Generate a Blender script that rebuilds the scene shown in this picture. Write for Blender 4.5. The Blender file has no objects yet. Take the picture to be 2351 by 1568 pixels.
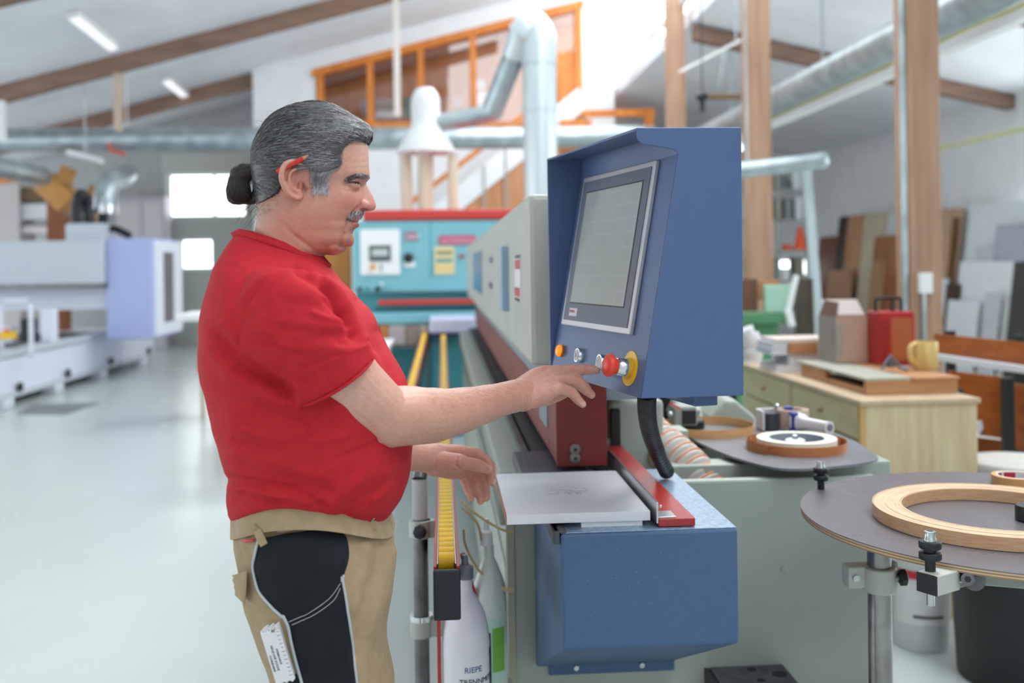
import bpy, bmesh, math, random
import numpy as np
from mathutils import Vector, Matrix
from mathutils.bvhtree import BVHTree
random.seed(7); np.random.seed(7)
SC = bpy.context.scene
COL = SC.collection

# ------------------------------------------------------------------ camera, world, exposure
F = 2286.0; PX = 1175.5; PY = 613.0
YAW = math.radians(4.0); ROLL = math.radians(0.8); H = 1.43
sa, ca = math.sin(YAW), math.cos(YAW); sr, cr = math.sin(ROLL), math.cos(ROLL)
cam_d = bpy.data.cameras.new('camera'); cam = bpy.data.objects.new('camera', cam_d); COL.objects.link(cam)
right = Vector((ca, -sa, 0)); fwd = Vector((sa, ca, 0)); up = Vector((0, 0, 1))
cx = right * cr - up * sr; cyv = right * sr + up * cr
M = Matrix((cx, cyv, -fwd)).transposed().to_4x4(); M.translation = (0, 0, H)
cam.matrix_world = M
cam_d.sensor_width = 36.0; cam_d.lens = 36.0 * F / 2351.0
cam_d.shift_y = -(784.0 - PY) / 2351.0
cam_d.clip_start = 0.05; cam_d.clip_end = 200
cam_d.dof.use_dof = True; cam_d.dof.focus_distance = 1.70; cam_d.dof.aperture_fstop = 2.8
SC.camera = cam
SC.cycles.max_bounces = 6; SC.cycles.diffuse_bounces = 4; SC.cycles.glossy_bounces = 3; SC.cycles.transmission_bounces = 4; SC.cycles.adaptive_threshold = .02

SC.view_settings.view_transform = 'Standard'
try: SC.view_settings.look = 'None'
except Exception: pass
SC.view_settings.exposure = 0.08; SC.view_settings.gamma = 1.0
SC.view_settings.use_curve_mapping = False

W = bpy.data.worlds.new('overcast_sky'); SC.world = W; W.use_nodes = True
_bg = W.node_tree.nodes['Background']
_bg.inputs[0].default_value = (0.90, 0.96, 1.0, 1); _bg.inputs[1].default_value = 4.8
_sun = bpy.data.lights.new('hazy_sun', 'SUN'); _sun.energy = 1.2; _sun.angle = math.radians(25); _sun.color = (1, .97, .93)
sun = bpy.data.objects.new('hazy_sun', _sun); COL.objects.link(sun)
sun.rotation_euler = Vector((-.48, -.34, -.81)).to_track_quat('-Z', 'Y').to_euler()

# ------------------------------------------------------------------ pixel <-> world helpers
def ray(px, py):
    dx, dy = px - PX, PY - py
    u = dx * cr + dy * sr; v = -dx * sr + dy * cr
    return Vector((ca * u + sa * F, -sa * u + ca * F, v))
def P(px, py, X=None, Y=None, Z=None, D=None):
    r = ray(px, py)
    if D is not None: t = D / F
    elif Y is not None: t = Y / r.y
    elif X is not None: t = X / r.x
    else: t = (Z - H) / r.z
    return Vector((r.x * t, r.y * t, H + r.z * t))
def Pn(px, py, p0, n):
    o = Vector((0, 0, H)); r = ray(px, py)
    return o + r * ((Vector(p0) - o).dot(n) / r.dot(n))
def proj_np(co):
    x, y, z = co[:, 0], co[:, 1], co[:, 2] - H
    d = sa * x + ca * y; u = (ca * x - sa * y) / d * F; v = z / d * F
    return np.stack([PX + u * cr - v * sr, PY - (u * sr + v * cr)], 1)

# ------------------------------------------------------------------ materials
def lin(c):
    c = c / 255.0
    return c / 12.92 if c <= 0.04045 else ((c + 0.055) / 1.055) ** 2.4
def L(rgb): return (lin(rgb[0]), lin(rgb[1]), lin(rgb[2]), 1.0)
MATS = {}
def mat(name, rgb, rough=0.5, metal=0.0, var=0.0, vscale=8.0, rgb2=None, bump=0.0, bscale=60.0, stretch=(1, 1, 1),
        alpha=None, emit=0.0, spec=0.5, trans=0.0, coat=0.0, rvar=0.0, detail=4.0):
    if name in MATS: return MATS[name]
    m = bpy.data.materials.new(name); m.use_nodes = True; nt = m.node_tree
    b = nt.nodes['Principled BSDF']
    b.inputs['Base Color'].default_value = L(rgb); b.inputs['Roughness'].default_value = rough
    b.inputs['Metallic'].default_value = metal; b.inputs['Specular IOR Level'].default_value = spec
    if coat: b.inputs['Coat Weight'].default_value = coat; b.inputs['Coat Roughness'].default_value = .1
    if trans: b.inputs['Transmission Weight'].default_value = trans
    if alpha is not None: b.inputs['Alpha'].default_value = alpha
    if emit:
        b.inputs['Emission Color'].default_value = L(rgb); b.inputs['Emission Strength'].default_value = emit
    if var or bump or rgb2 or rvar:
        tc = nt.nodes.new('ShaderNodeTexCoord'); mp = nt.nodes.new('ShaderNodeMapping')
        mp.inputs['Scale'].default_value = stretch
        nt.links.new(tc.outputs['Object'], mp.inputs[0])
    if var or rgb2 or rvar:
        n = nt.nodes.new('ShaderNodeTexNoise'); n.inputs['Scale'].default_value = vscale; n.inputs['Detail'].default_value = detail
        nt.links.new(mp.outputs[0], n.inputs['Vector'])
        r = nt.nodes.new('ShaderNodeValToRGB'); r.color_ramp.elements[0].position = .32; r.color_ramp.elements[1].position = .68
        c2 = rgb2 if rgb2 else tuple(max(0, min(255, v * (1 - var))) for v in rgb)
        c1 = rgb if rgb2 else tuple(max(0, min(255, v * (1 + var))) for v in rgb)
        r.color_ramp.elements[0].color = L(c1); r.color_ramp.elements[1].color = L(c2)
        nt.links.new(n.outputs[0], r.inputs[0])
        if var or rgb2: nt.links.new(r.outputs[0], b.inputs['Base Color'])
        if rvar:
            mr = nt.nodes.new('ShaderNodeMapRange'); mr.inputs[1].default_value = .3; mr.inputs[2].default_value = .7
            mr.inputs[3].default_value = rough - rvar; mr.inputs[4].default_value = rough + rvar
            nt.links.new(n.outputs[0], mr.inputs[0]); nt.links.new(mr.outputs[0], b.inputs['Roughness'])
    if bump:
        n2 = nt.nodes.new('ShaderNodeTexNoise'); n2.inputs['Scale'].default_value = bscale; n2.inputs['Detail'].default_value = 3
        nt.links.new(mp.outputs[0], n2.inputs['Vector'])
        bp = nt.nodes.new('ShaderNodeBump'); bp.inputs['Strength'].default_value = bump; bp.inputs['Distance'].default_value = .002
        nt.links.new(n2.outputs[0], bp.inputs['Height']); nt.links.new(bp.outputs[0], b.inputs['Normal'])
    MATS[name] = m
    return m
def attr_mat(name, rough=.5, bump=0, bscale=400, spec=.4, sss=0.0):
    m = bpy.data.materials.new(name); m.use_nodes = True; nt = m.node_tree; b = nt.nodes['Principled BSDF']
    a = nt.nodes.new('ShaderNodeAttribute'); a.attribute_name = 'Col'
    nt.links.new(a.outputs['Color'], b.inputs['Base Color']); b.inputs['Roughness'].default_value = rough
    b.inputs['Specular IOR Level'].default_value = spec
    if sss:
        b.inputs['Subsurface Weight'].default_value = sss; b.inputs['Subsurface Radius'].default_value = (1, .35, .2)
        b.inputs['Subsurface Scale'].default_value = .004
    if bump:
        tc = nt.nodes.new('ShaderNodeTexCoord'); n2 = nt.nodes.new('ShaderNodeTexNoise'); n2.inputs['Scale'].default_value = bscale
        n2.inputs['Detail'].default_value = 3
        nt.links.new(tc.outputs['Object'], n2.inputs['Vector'])
        bp = nt.nodes.new('ShaderNodeBump'); bp.inputs['Strength'].default_value = bump; bp.inputs['Distance'].default_value = .001
        nt.links.new(n2.outputs[0], bp.inputs['Height']); nt.links.new(bp.outputs[0], b.inputs['Normal'])
    MATS[name] = m
    return m
def wood(name, a, b, rough=.45, scale=6, stretch=(1, 1, 1), bump=.1):
    return mat(name, a, rough, rgb2=b, vscale=scale, stretch=stretch, bump=bump, bscale=scale * 4, detail=6)
def glass_mat():
    m = bpy.data.materials.new('window_glass'); m.use_nodes = True; nt = m.node_tree
    nt.nodes.remove(nt.nodes['Principled BSDF']); o = nt.nodes['Material Output']
    t = nt.nodes.new('ShaderNodeBsdfTransparent'); g = nt.nodes.new('ShaderNodeBsdfGlossy'); g.inputs[1].default_value = .02
    x = nt.nodes.new('ShaderNodeMixShader'); x.inputs[0].default_value = .07
    nt.links.new(t.outputs[0], x.inputs[1]); nt.links.new(g.outputs[0], x.inputs[2]); nt.links.new(x.outputs[0], o.inputs[0])
    MATS['window_glass'] = m; return m
GLASS = glass_mat()

# ------------------------------------------------------------------ object helpers
def setp(o, label=None, cat=None, group=None, kind=None):
    if label: o['label'] = label
    if cat: o['category'] = cat
    if group: o['group'] = group
    if kind: o['kind'] = kind
    return o
def thing(name, label, cat, loc=(0, 0, 0), group=None):
    o = bpy.data.objects.new(name, None); COL.objects.link(o); o.location = loc; o.empty_display_size = .1
    return setp(o, label, cat, group)
def link(o, parent=None):
    COL.objects.link(o)
    if parent is not None:
        o.parent = parent
        if parent.type == 'EMPTY': o.matrix_parent_inverse = Matrix.Translation(-Vector(parent.location))
    return o
def perp(d):
    d = Vector(d).normalized(); a = Vector((0, 0, 1)) if abs(d.z) < .9 else Vector((1, 0, 0))
    u = d.cross(a).normalized(); return u, d.cross(u).normalized()
class MB:
    def __init__(s): s.v = []; s.f = []
    def add(s, vs, fs):
        n = len(s.v); s.v += [tuple(v) for v in vs]; s.f += [tuple(i + n for i in f) for f in fs]; return s
    def box(s, x0, x1, y0, y1, z0, z1):
        return s.add([(x0, y0, z0), (x1, y0, z0), (x1, y1, z0), (x0, y1, z0), (x0, y0, z1), (x1, y0, z1), (x1, y1, z1), (x0, y1, z1)],
                     [(0, 3, 2, 1), (4, 5, 6, 7), (0, 1, 5, 4), (1, 2, 6, 5), (2, 3, 7, 6), (3, 0, 4, 7)])
    def obox(s, c, ax, ay, az, hx, hy, hz):
        c = Vector(c); ax, ay, az = Vector(ax) * hx, Vector(ay) * hy, Vector(az) * hz
        vs = [c + i * ax + j * ay + k * az for k in (-1, 1) for (i, j) in ((-1, -1), (1, -1), (1, 1), (-1, 1))]
        return s.add(vs, [(0, 3, 2, 1), (4, 5, 6, 7), (0, 1, 5, 4), (1, 2, 6, 5), (2, 3, 7, 6), (3, 0, 4, 7)])
    def bar(s, p0, p1, w, h, upv=(0, 0, 1)):
        p0, p1 = Vector(p0), Vector(p1); d = (p1 - p0).normalized(); r = d.cross(Vector(upv)).normalized(); u = r.cross(d)
        return s.obox((p0 + p1) / 2, r, d, u, w / 2, (p1 - p0).length / 2, h / 2)
    def cyl(s, p0, p1, r0, r1=None, seg=24, cap=True):
        r1 = r0 if r1 is None else r1; p0, p1 = Vector(p0), Vector(p1); u, w = perp(p1 - p0)
        vs = []
        for p, r in ((p0, r0), (p1, r1)):
            for i in range(seg):
                t = 2 * math.pi * i / seg; vs.append(p + u * math.cos(t) * r + w * math.sin(t) * r)
        fs = [(i, (i + 1) % seg, seg + (i + 1) % seg, seg + i) for i in range(seg)]
        if cap: fs += [tuple(range(seg - 1, -1, -1)), tuple(range(seg, 2 * seg))]
        return s.add(vs, fs)
    def rings(s, rs, cap=True, close=False):
        n = len(rs[0]); vs = [p for r in rs for p in r]; fs = []
        m = len(rs)
        for k in range(m if close else m - 1):
            a, b = k * n, ((k + 1) % m) * n
            fs += [(a + i, a + (i + 1) % n, b + (i + 1) % n, b + i) for i in range(n)]
        if cap and not close: fs += [tuple(range(n - 1, -1, -1)), tuple(range((m - 1) * n, m * n))]
        return s.add(vs, fs)
    def tube(s, pts, r, seg=10, cap=True, close=False):
        pts = [Vector(p) for p in pts]; n = len(pts); rs = []
        rad = r if isinstance(r, (list, tuple)) else [r] * n
        u = None
        for i, p in enumerate(pts):
            if close: d = pts[(i + 1) % n] - pts[i - 1]
            else: d = pts[min(i + 1, n - 1)] - pts[max(i - 1, 0)]
            if d.length < 1e-9: d = Vector((0, 0, 1))
            d.normalize()
            if u is None: u = perp(d)[0]
            u = (u - d * u.dot(d)); u = u.normalized() if u.length > 1e-6 else perp(d)[0]
            w = d.cross(u)
            rs.append([p + (u * math.cos(2 * math.pi * k / seg) + w * math.sin(2 * math.pi * k / seg)) * rad[i] for k in range(seg)])
        return s.rings(rs, cap, close)
    def lathe(s, prof, c, axis=(0, 0, 1), seg=32, cap=True):
        c = Vector(c); ax = Vector(axis).normalized(); u, w = perp(ax)
        rs = [[c + ax * h + (u * math.cos(2 * math.pi * k / seg) + w * math.sin(2 * math.pi * k / seg)) * max(r, 1e-5) for k in range(seg)] for r, h in prof]
        return s.rings(rs, cap)
    def ell(s, c, rx, ry, rz, seg=20, rows=12, rot=None):
        c = Vector(c); rs = []
        for j in range(rows + 1):
            t = math.pi * j / rows; q = max(math.sin(t), 1e-4)
            ring = []
            for k in range(seg):
                a = 2 * math.pi * k / seg; v = Vector((rx * q * math.cos(a), ry * q * math.sin(a), -rz * math.cos(t)))
                ring.append(c + (rot @ v if rot else v))
            rs.append(ring)
        return s.rings(rs)
    def prism(s, poly, d):
        n = len(poly); d = Vector(d); vs = [Vector(p) for p in poly] + [Vector(p) + d for p in poly]
        fs = [tuple(range(n - 1, -1, -1)), tuple(range(n, 2 * n))] + [(i, (i + 1) % n, n + (i + 1) % n, n + i) for i in range(n)]
        return s.add(vs, fs)
    def mesh(s, name='m'):
        me = bpy.data.meshes.new(name); me.from_pydata([tuple(v) for v in s.v], [], s.f); me.update()
        bm = bmesh.new(); bm.from_mesh(me); bmesh.ops.recalc_face_normals(bm, faces=bm.faces); bm.to_mesh(me); bm.free()
        return me
    def build(s, name, m, parent=None, smooth=False, bevel=0.0, seg=2, label=None, auto=True):
        me = s.mesh(name); me.materials.append(m if not isinstance(m, str) else MATS[m])
        o = bpy.data.objects.new(name, me); link(o, parent)
        if smooth:
            me.shade_smooth()
            if auto: smooth_by_angle(me)
        if bevel:
            b = o.modifiers.new('bevel', 'BEVEL'); b.width = bevel; b.segments = seg; b.limit_method = 'ANGLE'; b.angle_limit = math.radians(40)
        if label: o['label'] = label
        return o
def smooth_by_angle(me, deg=38):
    bm = bmesh.new(); bm.from_mesh(me); lim = math.radians(deg)
    for e in bm.edges:
        if len(e.link_faces) == 2:
            e.smooth = e.calc_face_angle(0) < lim
    bm.to_mesh(me); bm.free()
def B(x0, x1, y0, y1, z0, z1): return MB().box(x0, x1, y0, y1, z0, z1)
def inst(o, loc, parent, rot=None, name=None):
    c = o.copy(); COL.objects.link(c); c.parent = parent
    if parent is not None and parent.type == 'EMPTY': c.matrix_parent_inverse = Matrix.Translation(-Vector(parent.location))
    c.location = loc
    if rot: c.rotation_euler = rot
    return c
def struct(o): o['kind'] = 'structure'; return o
def text_mesh(txt, size, origin, xa, ya, name, m, parent, depth=.0004, align='LEFT', bold=0.0):
    cu = bpy.data.curves.new('t', 'FONT'); cu.body = txt; cu.size = size; cu.extrude = depth; cu.align_x = align; cu.offset = bold
    cu.resolution_u = 2
    t = bpy.data.objects.new('t', cu); COL.objects.link(t)
    dg = bpy.context.evaluated_depsgraph_get(); me = bpy.data.meshes.new_from_object(t.evaluated_get(dg))
    bpy.data.objects.remove(t); bpy.data.curves.remove(cu)
    xa, ya = Vector(xa).normalized(), Vector(ya).normalized(); za = xa.cross(ya)
    mm = Matrix((xa, ya, za)).transposed().to_4x4(); mm.translation = origin
    me.transform(mm); me.materials.clear(); me.materials.append(m)
    o = bpy.data.objects.new(name, me); link(o, parent); return o
def smoothpath(pts, n=8, close=False):
    pts = [Vector(p) for p in pts]; out = []; N = len(pts)
    for i in range(N if close else N - 1):
        if close: p0, p1, p2, p3 = pts[i - 1], pts[i], pts[(i + 1) % N], pts[(i + 2) % N]
        else: p0, p1, p2, p3 = pts[max(i - 1, 0)], pts[i], pts[i + 1], pts[min(i + 2, N - 1)]
        for k in range(n):
            t = k / n
            out.append(.5 * ((2 * p1) + (p2 - p0) * t + (2 * p0 - 5 * p1 + 4 * p2 - p3) * t * t + (-p0 + 3 * p1 - 3 * p2 + p3) * t ** 3))
    if not close: out.append(pts[-1])
    return out
def remesh(mb_or_list, voxel, smooth_it=4):
    """voxel union of overlapping closed shells into one continuous surface"""
    me = mb_or_list.mesh('u'); o = bpy.data.objects.new('u', me); COL.objects.link(o)
    r = o.modifiers.new('r', 'REMESH'); r.mode = 'VOXEL'; r.voxel_size = voxel
    if smooth_it:
        s = o.modifiers.new('s', 'SMOOTH'); s.factor = .5; s.iterations = smooth_it
    dg = bpy.context.evaluated_depsgraph_get(); out = bpy.data.meshes.new_from_object(o.evaluated_get(dg))
    bpy.data.objects.remove(o); return out
def mesh_np(me):
    co = np.empty(len(me.vertices) * 3); me.vertices.foreach_get('co', co)
    no = np.empty(len(me.vertices) * 3); me.vertices.foreach_get('normal', no)
    return co.reshape(-1, 3), no.reshape(-1, 3)
def set_co(me, co):
    me.vertices.foreach_set('co', co.reshape(-1)); me.update()
def set_col(me, col):
    a = me.color_attributes.new('Col', 'FLOAT_COLOR', 'POINT')
    c = np.ones((len(me.vertices), 4)); c[:, :3] = col; a.data.foreach_set('color', c.reshape(-1))
def link_mesh(name, me, m, parent, smooth=True):
    me.name = name; me.materials.clear(); me.materials.append(m)
    o = bpy.data.objects.new(name, me); link(o, parent)
    if smooth: me.shade_smooth()
    return o

# ------------------------------------------------------------------ palette
WHITE = mat('white_plaster', (238, 239, 241), .8, var=.015, vscale=3)
CEIL = mat('ceiling_white', (234, 237, 242), .85, var=.02, vscale=1.5)
GREYWALL = mat('grey_wall', (178, 181, 182), .8, var=.03)
FLOOR = mat('resin_floor', (190, 198, 195), .25, var=.02, vscale=1.2, rvar=.03, spec=.5)
BEAM = wood('rafter_wood', (150, 118, 100), (120, 92, 78), .6, 3, (.6, 6, 6))
POST = wood('post_wood', (182, 146, 120), (156, 118, 94), .55, 2.5, (7, 7, .5))
ORANGE = wood('orange_pine', (226, 140, 56), (204, 112, 36), .45, 3, (4, 4, .6))
PANEL = wood('panel_pine', (205, 140, 92), (178, 112, 66), .5, 2, (9, 9, .4))
GALV = mat('galvanised', (176, 188, 192), .38, metal=.75, var=.1, vscale=5)
WINFRAME = mat('window_frame_white', (236, 238, 238), .4)
BLUE = mat('machine_blue', (78, 100, 140), .42, var=.008, vscale=30, bump=.22, bscale=420)
BLUEF = mat('machine_blue_flat', (70, 97, 134), .5, var=.015, vscale=60, bump=.06, bscale=260)
GREEN_GREY = mat('machine_grey', (164, 172, 162), .42, var=.02, vscale=4)
HOODGREY = mat('hood_grey', (180, 182, 172), .5, var=.015, vscale=5)
REDP = mat('machine_red', (168, 44, 42), .3, var=.05, vscale=12)
REDD = mat('machine_dark_red', (118, 30, 22), .45, var=.06, vscale=14)
ALU = mat('aluminium', (196, 198, 200), .32, metal=.9)
CHROME = mat('chrome', (214, 216, 220), .15, metal=1.0)
STEEL = mat('dark_steel', (108, 108, 108), .35, metal=.85, var=.15, vscale=14)
BLACK = mat('black_plastic', (24, 26, 30), .45)
BLACKM = mat('black_rubber', (18, 19, 22), .6)
YEL = mat('yellow_plastic', (240, 190, 20), .4, var=.06, vscale=20)
ZINC = mat('zinc_bolt', (190, 195, 196), .28, metal=.9)
# ------------------------------------------------------------------ the setting
def wall_holes(name, x0, x1, z0, z1, y0, y1, holes, m, topfn=None):
    """wall in the XZ plane with rectangular openings; topfn(x) gives a sloping top"""
    xs = sorted({x0, x1, *[h[0] for h in holes], *[h[1] for h in holes]}); mb = MB()
    for a, b in zip(xs[:-1], xs[1:]):
        mid = (a + b) / 2; cur = z0
        for h in sorted([h for h in holes if h[0] < mid < h[1]], key=lambda q: q[2]):
            if h[2] > cur + 1e-6: mb.box(a, b, y0, y1, cur, h[2])
            cur = h[3]
        if topfn: za, zb = topfn(a), topfn(b)
        else: za = zb = z1
        if min(za, zb) > cur:
            mb.prism([(a, y0, cur), (b, y0, cur), (b, y0, zb), (a, y0, za)], (0, y1 - y0, 0))
    return struct(mb.build(name, m))
RX = 3.1
def zl(x): return 5.81 + .267 * x
def zr(x): return 4.52 - .214 * (x - 3.164)
struct(B(-11.5, 9, -4, 22, -.1, 0).build('floor', FLOOR))
YB = 20.0
SKX = .2     # left edge of an unseen roof opening, added to let sky light in
mb = MB().prism([(-11.5, -4, zl(-11.5)), (SKX, -4, zl(SKX)), (SKX, -4, zl(SKX) + .2), (-11.5, -4, zl(-11.5) + .2)], (0, 19.6, 0))
struct(mb.build('ceiling', CEIL)); mb = MB()
mb.prism([(SKX, -4, zl(SKX)), (1.7, -4, zl(1.7)), (1.7, -4, zl(1.7) + .2), (SKX, -4, zl(SKX) + .2)], (0, 9.5, 0))  # near strip shaped to narrow the added roof opening and dim the foreground
struct(mb.build('ceiling_ridge', CEIL)); mb = MB()
mb.prism([(-11.5, 15.6, zl(-11.5)), (RX, 15.6, zl(RX)), (RX, 15.6, zl(RX) + .2), (-11.5, 15.6, zl(-11.5) + .2)], (0, 4.9, 0))
struct(mb.build('ceiling_back', CEIL))
mb = MB().prism([(RX + .13, -4, zr(RX)), (7.6, -4, zr(7.6)), (7.6, -4, zr(7.6) + .2), (RX + .13, -4, zr(RX) + .2)], (0, 24.6, 0))
struct(mb.build('ceiling_right', CEIL))
struct(B(-11.7, 7.75, -4.2, -4, 0, 6.6).build('wall_front', WHITE))
# window rectangles on the back wall
def wr(a, b, c, d, Y=YB):
    p = P(a, d, Y=Y); q = P(b, c, Y=Y); return (p.x, q.x, p.z, q.z)
W1 = wr(386, 565, 396, 501); W2 = wr(413, 490, 546, 621); W3 = wr(1690, 1864, 314, 350); W4 = wr(1758, 1862, 592, 636)
W5 = wr(1770, 1850, 390, 440)
wall_holes('wall_back_left', -11.5, RX, 0, 0, YB, YB + .25, [W1, W2], GREYWALL, zl)
wall_holes('wall_back_right', RX, 7.5, 0, 0, YB, YB + .25, [W3, W4], WHITE, zr)
wr2 = MB().box(7.5, 7.75, 12.2, 20.2, 0, 3.62); wr2.box(7.5, 7.75, -4, 12.2, 0, .9); wr2.box(7.5, 7.75, -4, 12.2, 3.3, 3.62)  # near stretch left open as unseen windows, added to brighten the right half
wr2.box(7.5, 7.75, -4, 4.0, .9, 3.3)
for y in np.arange(4, 12, 2.7): wr2.box(7.5, 7.75, y, y + .25, .9, 3.3)
struct(wr2.build('wall_right', WHITE))
wl_ = MB().box(-11.7, -11.5, -3, 20.2, 0, .5)
for y in np.arange(-3, 20.5, 2.9): wl_.box(-11.7, -11.5, y, y + .2, .5, 2.7)
struct(wl_.build('wall_left', WHITE))
lw = struct(B(-11.66, -11.6, -3, 20.2, .5, .56).build('window_6', WINFRAME))  # unseen window band, added to light the deep end of the hall
for y in np.arange(-3, 18, 2.9): B(-11.62, -11.61, y + .2, y + 2.9, .56, 2.7).build('pane', GLASS, lw)
for i, w in enumerate((W1, W2, W3, W4)):
    fr = MB(); t = .05
    x0, x1, z0, z1 = w
    for a in ((x0, x1, z0, z0 + t), (x0, x1, z1 - t, z1), (x0, x0 + t, z0 + t, z1 - t), (x1 - t, x1, z0 + t, z1 - t)):
        fr.box(a[0], a[1], YB + .05, YB + .13, a[2], a[3])
    if i == 0: fr.box((x0 + x1) / 2 + .1, (x0 + x1) / 2 + .16, YB + .05, YB + .12, z0 + t, z1 - t); fr.box(x0 + t, x1 - t, YB + .06, YB + .1, z0 + .28, z0 + .32)
    o = struct(fr.build('window_%d' % (i + 1), WINFRAME))
    B(x0 + t, x1 - t, YB + .08, YB + .09, z0 + t, z1 - t).build('pane', GLASS, o)
# clerestory glazing between the two roofs
cl = MB()
for y in np.arange(8.6, 20.3, 1.9): cl.box(RX - .03, RX + .03, y - .03, y + .03, zr(RX) + .2, zl(RX))
cl.box(RX - .03, RX + .03, 8.6, 20.3, zr(RX) + .2, zr(RX) + .27)
o = struct(cl.build('window_5', WINFRAME))
for k, y in enumerate(np.arange(8.6, 18.5, 1.9)):
    B(RX - .005, RX + .005, y + .03, y + 1.87, zr(RX) + .27, zl(RX)).build('pane', GLASS, o)
# white partition with the gallery opening
YP = 17.6
GX0, GX1, GZ = -2.17, 2.52, 3.93
def gtop(x): return 4.89 + (x - GX0) * (6.13 - 4.89) / (GX1 - GX0)
mb = MB(); mb.box(-3.25, GX0, YP, YP + .2, 0, GZ); mb.box(GX0, GX1, YP, YP + .2, 0, GZ); mb.box(GX1, RX, YP, YP + .2, 0, GZ)
mb.prism([(-3.25, YP, GZ), (GX0, YP, GZ), (GX0, YP, zl(GX0)), (-3.25, YP, zl(-3.25))], (0, .2, 0))
mb.prism([(GX0, YP, gtop(GX0)), (GX1, YP, gtop(GX1)), (GX1, YP, zl(GX1)), (GX0, YP, zl(GX0))], (0, .2, 0))
mb.prism([(GX1, YP, GZ), (RX, YP, GZ), (RX, YP, zl(RX)), (GX1, YP, zl(GX1))], (0, .2, 0))
struct(mb.build('wall_partition', WHITE))
struct(B(-3.25, RX, YP + .2, YB, GZ - .25, GZ - .02).build('floor_gallery', PANEL))
# gallery interior: panelled back wall and sloped wooden ceiling, window frame timbers
mb = MB(); n = 24
struct(mb.prism([(-2.9, 19.6, GZ), (RX - .1, 19.6, GZ), (RX - .1, 19.6, zl(RX - .1) - .1), (-2.9, 19.6, zl(-2.9) - .1)], (0, .1, 0)).build('wall_gallery', PANEL))
gpan = MB()
struct(MB().prism([(-2.9, YP + .25, gtop(-2.9) + .05), (RX - .1, YP + .25, gtop(RX - .1) + .05), (RX - .1, YP + .25, gtop(RX - .1) + .1), (-2.9, YP + .25, gtop(-2.9) + .1)], (0, 1.7, 0)).build('ceiling_gallery', mat('gallery_ceiling', (166, 118, 92), .6)))
gf = thing('gallery_window', 'orange timber window band of the gallery office high in the white wall', 'window', (0, YP, GZ))
tp = MB().prism([(GX0 - .05, YP - .06, gtop(GX0) - .1), (GX1 + .05, YP - .06, gtop(GX1) - .1), (GX1 + .05, YP - .06, gtop(GX1) + .03), (GX0 - .05, YP - .06, gtop(GX0) + .03)], (0, .16, 0)).build('head_beam', ORANGE, gf)
B(GX0, GX1, YP - .06, YP + .1, GZ - .02, GZ + .07).build('sill', ORANGE, gf)
for px in (735, 850, 967, 1087, 1330):
    x = P(px, 200, Y=YP).x; w = .055
    MB().prism([(x - w, YP - .04, GZ), (x + w, YP - .04, GZ), (x + w, YP - .04, gtop(x + w) - .02), (x - w, YP - .04, gtop(x - w) - .02)], (0, .12, 0)).build('mullion', ORANGE, gf)
p0 = P(1283, 290, Y=YP).x; p1 = P(1332, 120, Y=YP)
B(p0, p1.x, YP + .02, YP + .06, GZ, p1.z).build('infill_board', ORANGE, gf)
MB().prism([(GX0, YP + .11, GZ), (GX1, YP + .11, GZ), (GX1, YP + .11, gtop(GX1)), (GX0, YP + .11, gtop(GX0))], (0, .006, 0)).build('pane', GLASS, gf)
# sectional door in the back wall (grey leaf around the small windows)
dx0, dx1 = P(378, 700, Y=YB).x, P(600, 700, Y=YB).x
zt = P(400, 352, Y=YB).z
do = struct(wall_holes('door_1', dx0, dx1, 0, zt, YB - .06, YB - .01, [W1, W2], mat('door_greygreen', (196, 200, 194), .6)))
for k in range(1, 5):
    z = zt * k / 5
    B(dx0, W1[0] - .02, YB - .065, YB - .055, z - .012, z + .012).build('panel_joint', GREYWALL, do)

# rafters and posts
names = ['brown rafter nearest the camera at the top left corner', 'long brown rafter crossing the left ceiling above the hanging pipe', 'far brown rafter ending at the white gallery wall']
for k, (y, xa, xb) in enumerate(((11.05, -11.4, SKX), (14.8, -11.4, SKX + 1.0), (17.95, -11.4, -3.3))):
    m_ = MB().prism([(xa, y - .09, zl(xa) - .24), (xb, y - .09, zl(xb) - .24), (xb, y - .09, zl(xb)), (xa, y - .09, zl(xa))], (0, .18, 0))
    setp(m_.build('rafter', BEAM), names[k], 'beam', 'rafters under the left roof')
for k, (y, lab) in enumerate(((9.5, 'short brown rafter end at the top right corner'), (12.6, 'brown rafter sloping down to the right behind the timber posts'))):
    xa, xb = RX + .16, 7.48
    m_ = MB().prism([(xa, y - .09, zr(xa) - .19), (xb, y - .09, zr(xb) - .19), (xb, y - .09, zr(xb) - .01), (xa, y - .09, zr(xa) - .01)], (0, .18, 0))
    setp(m_.build('rafter', BEAM), lab, 'beam', 'rafters under the right roof')
plab = ['tall thick timber post with grey conduit and switch box, nearest of the row', 'tall timber post just right of the blue console', 'far timber post above the blue console']
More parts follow.
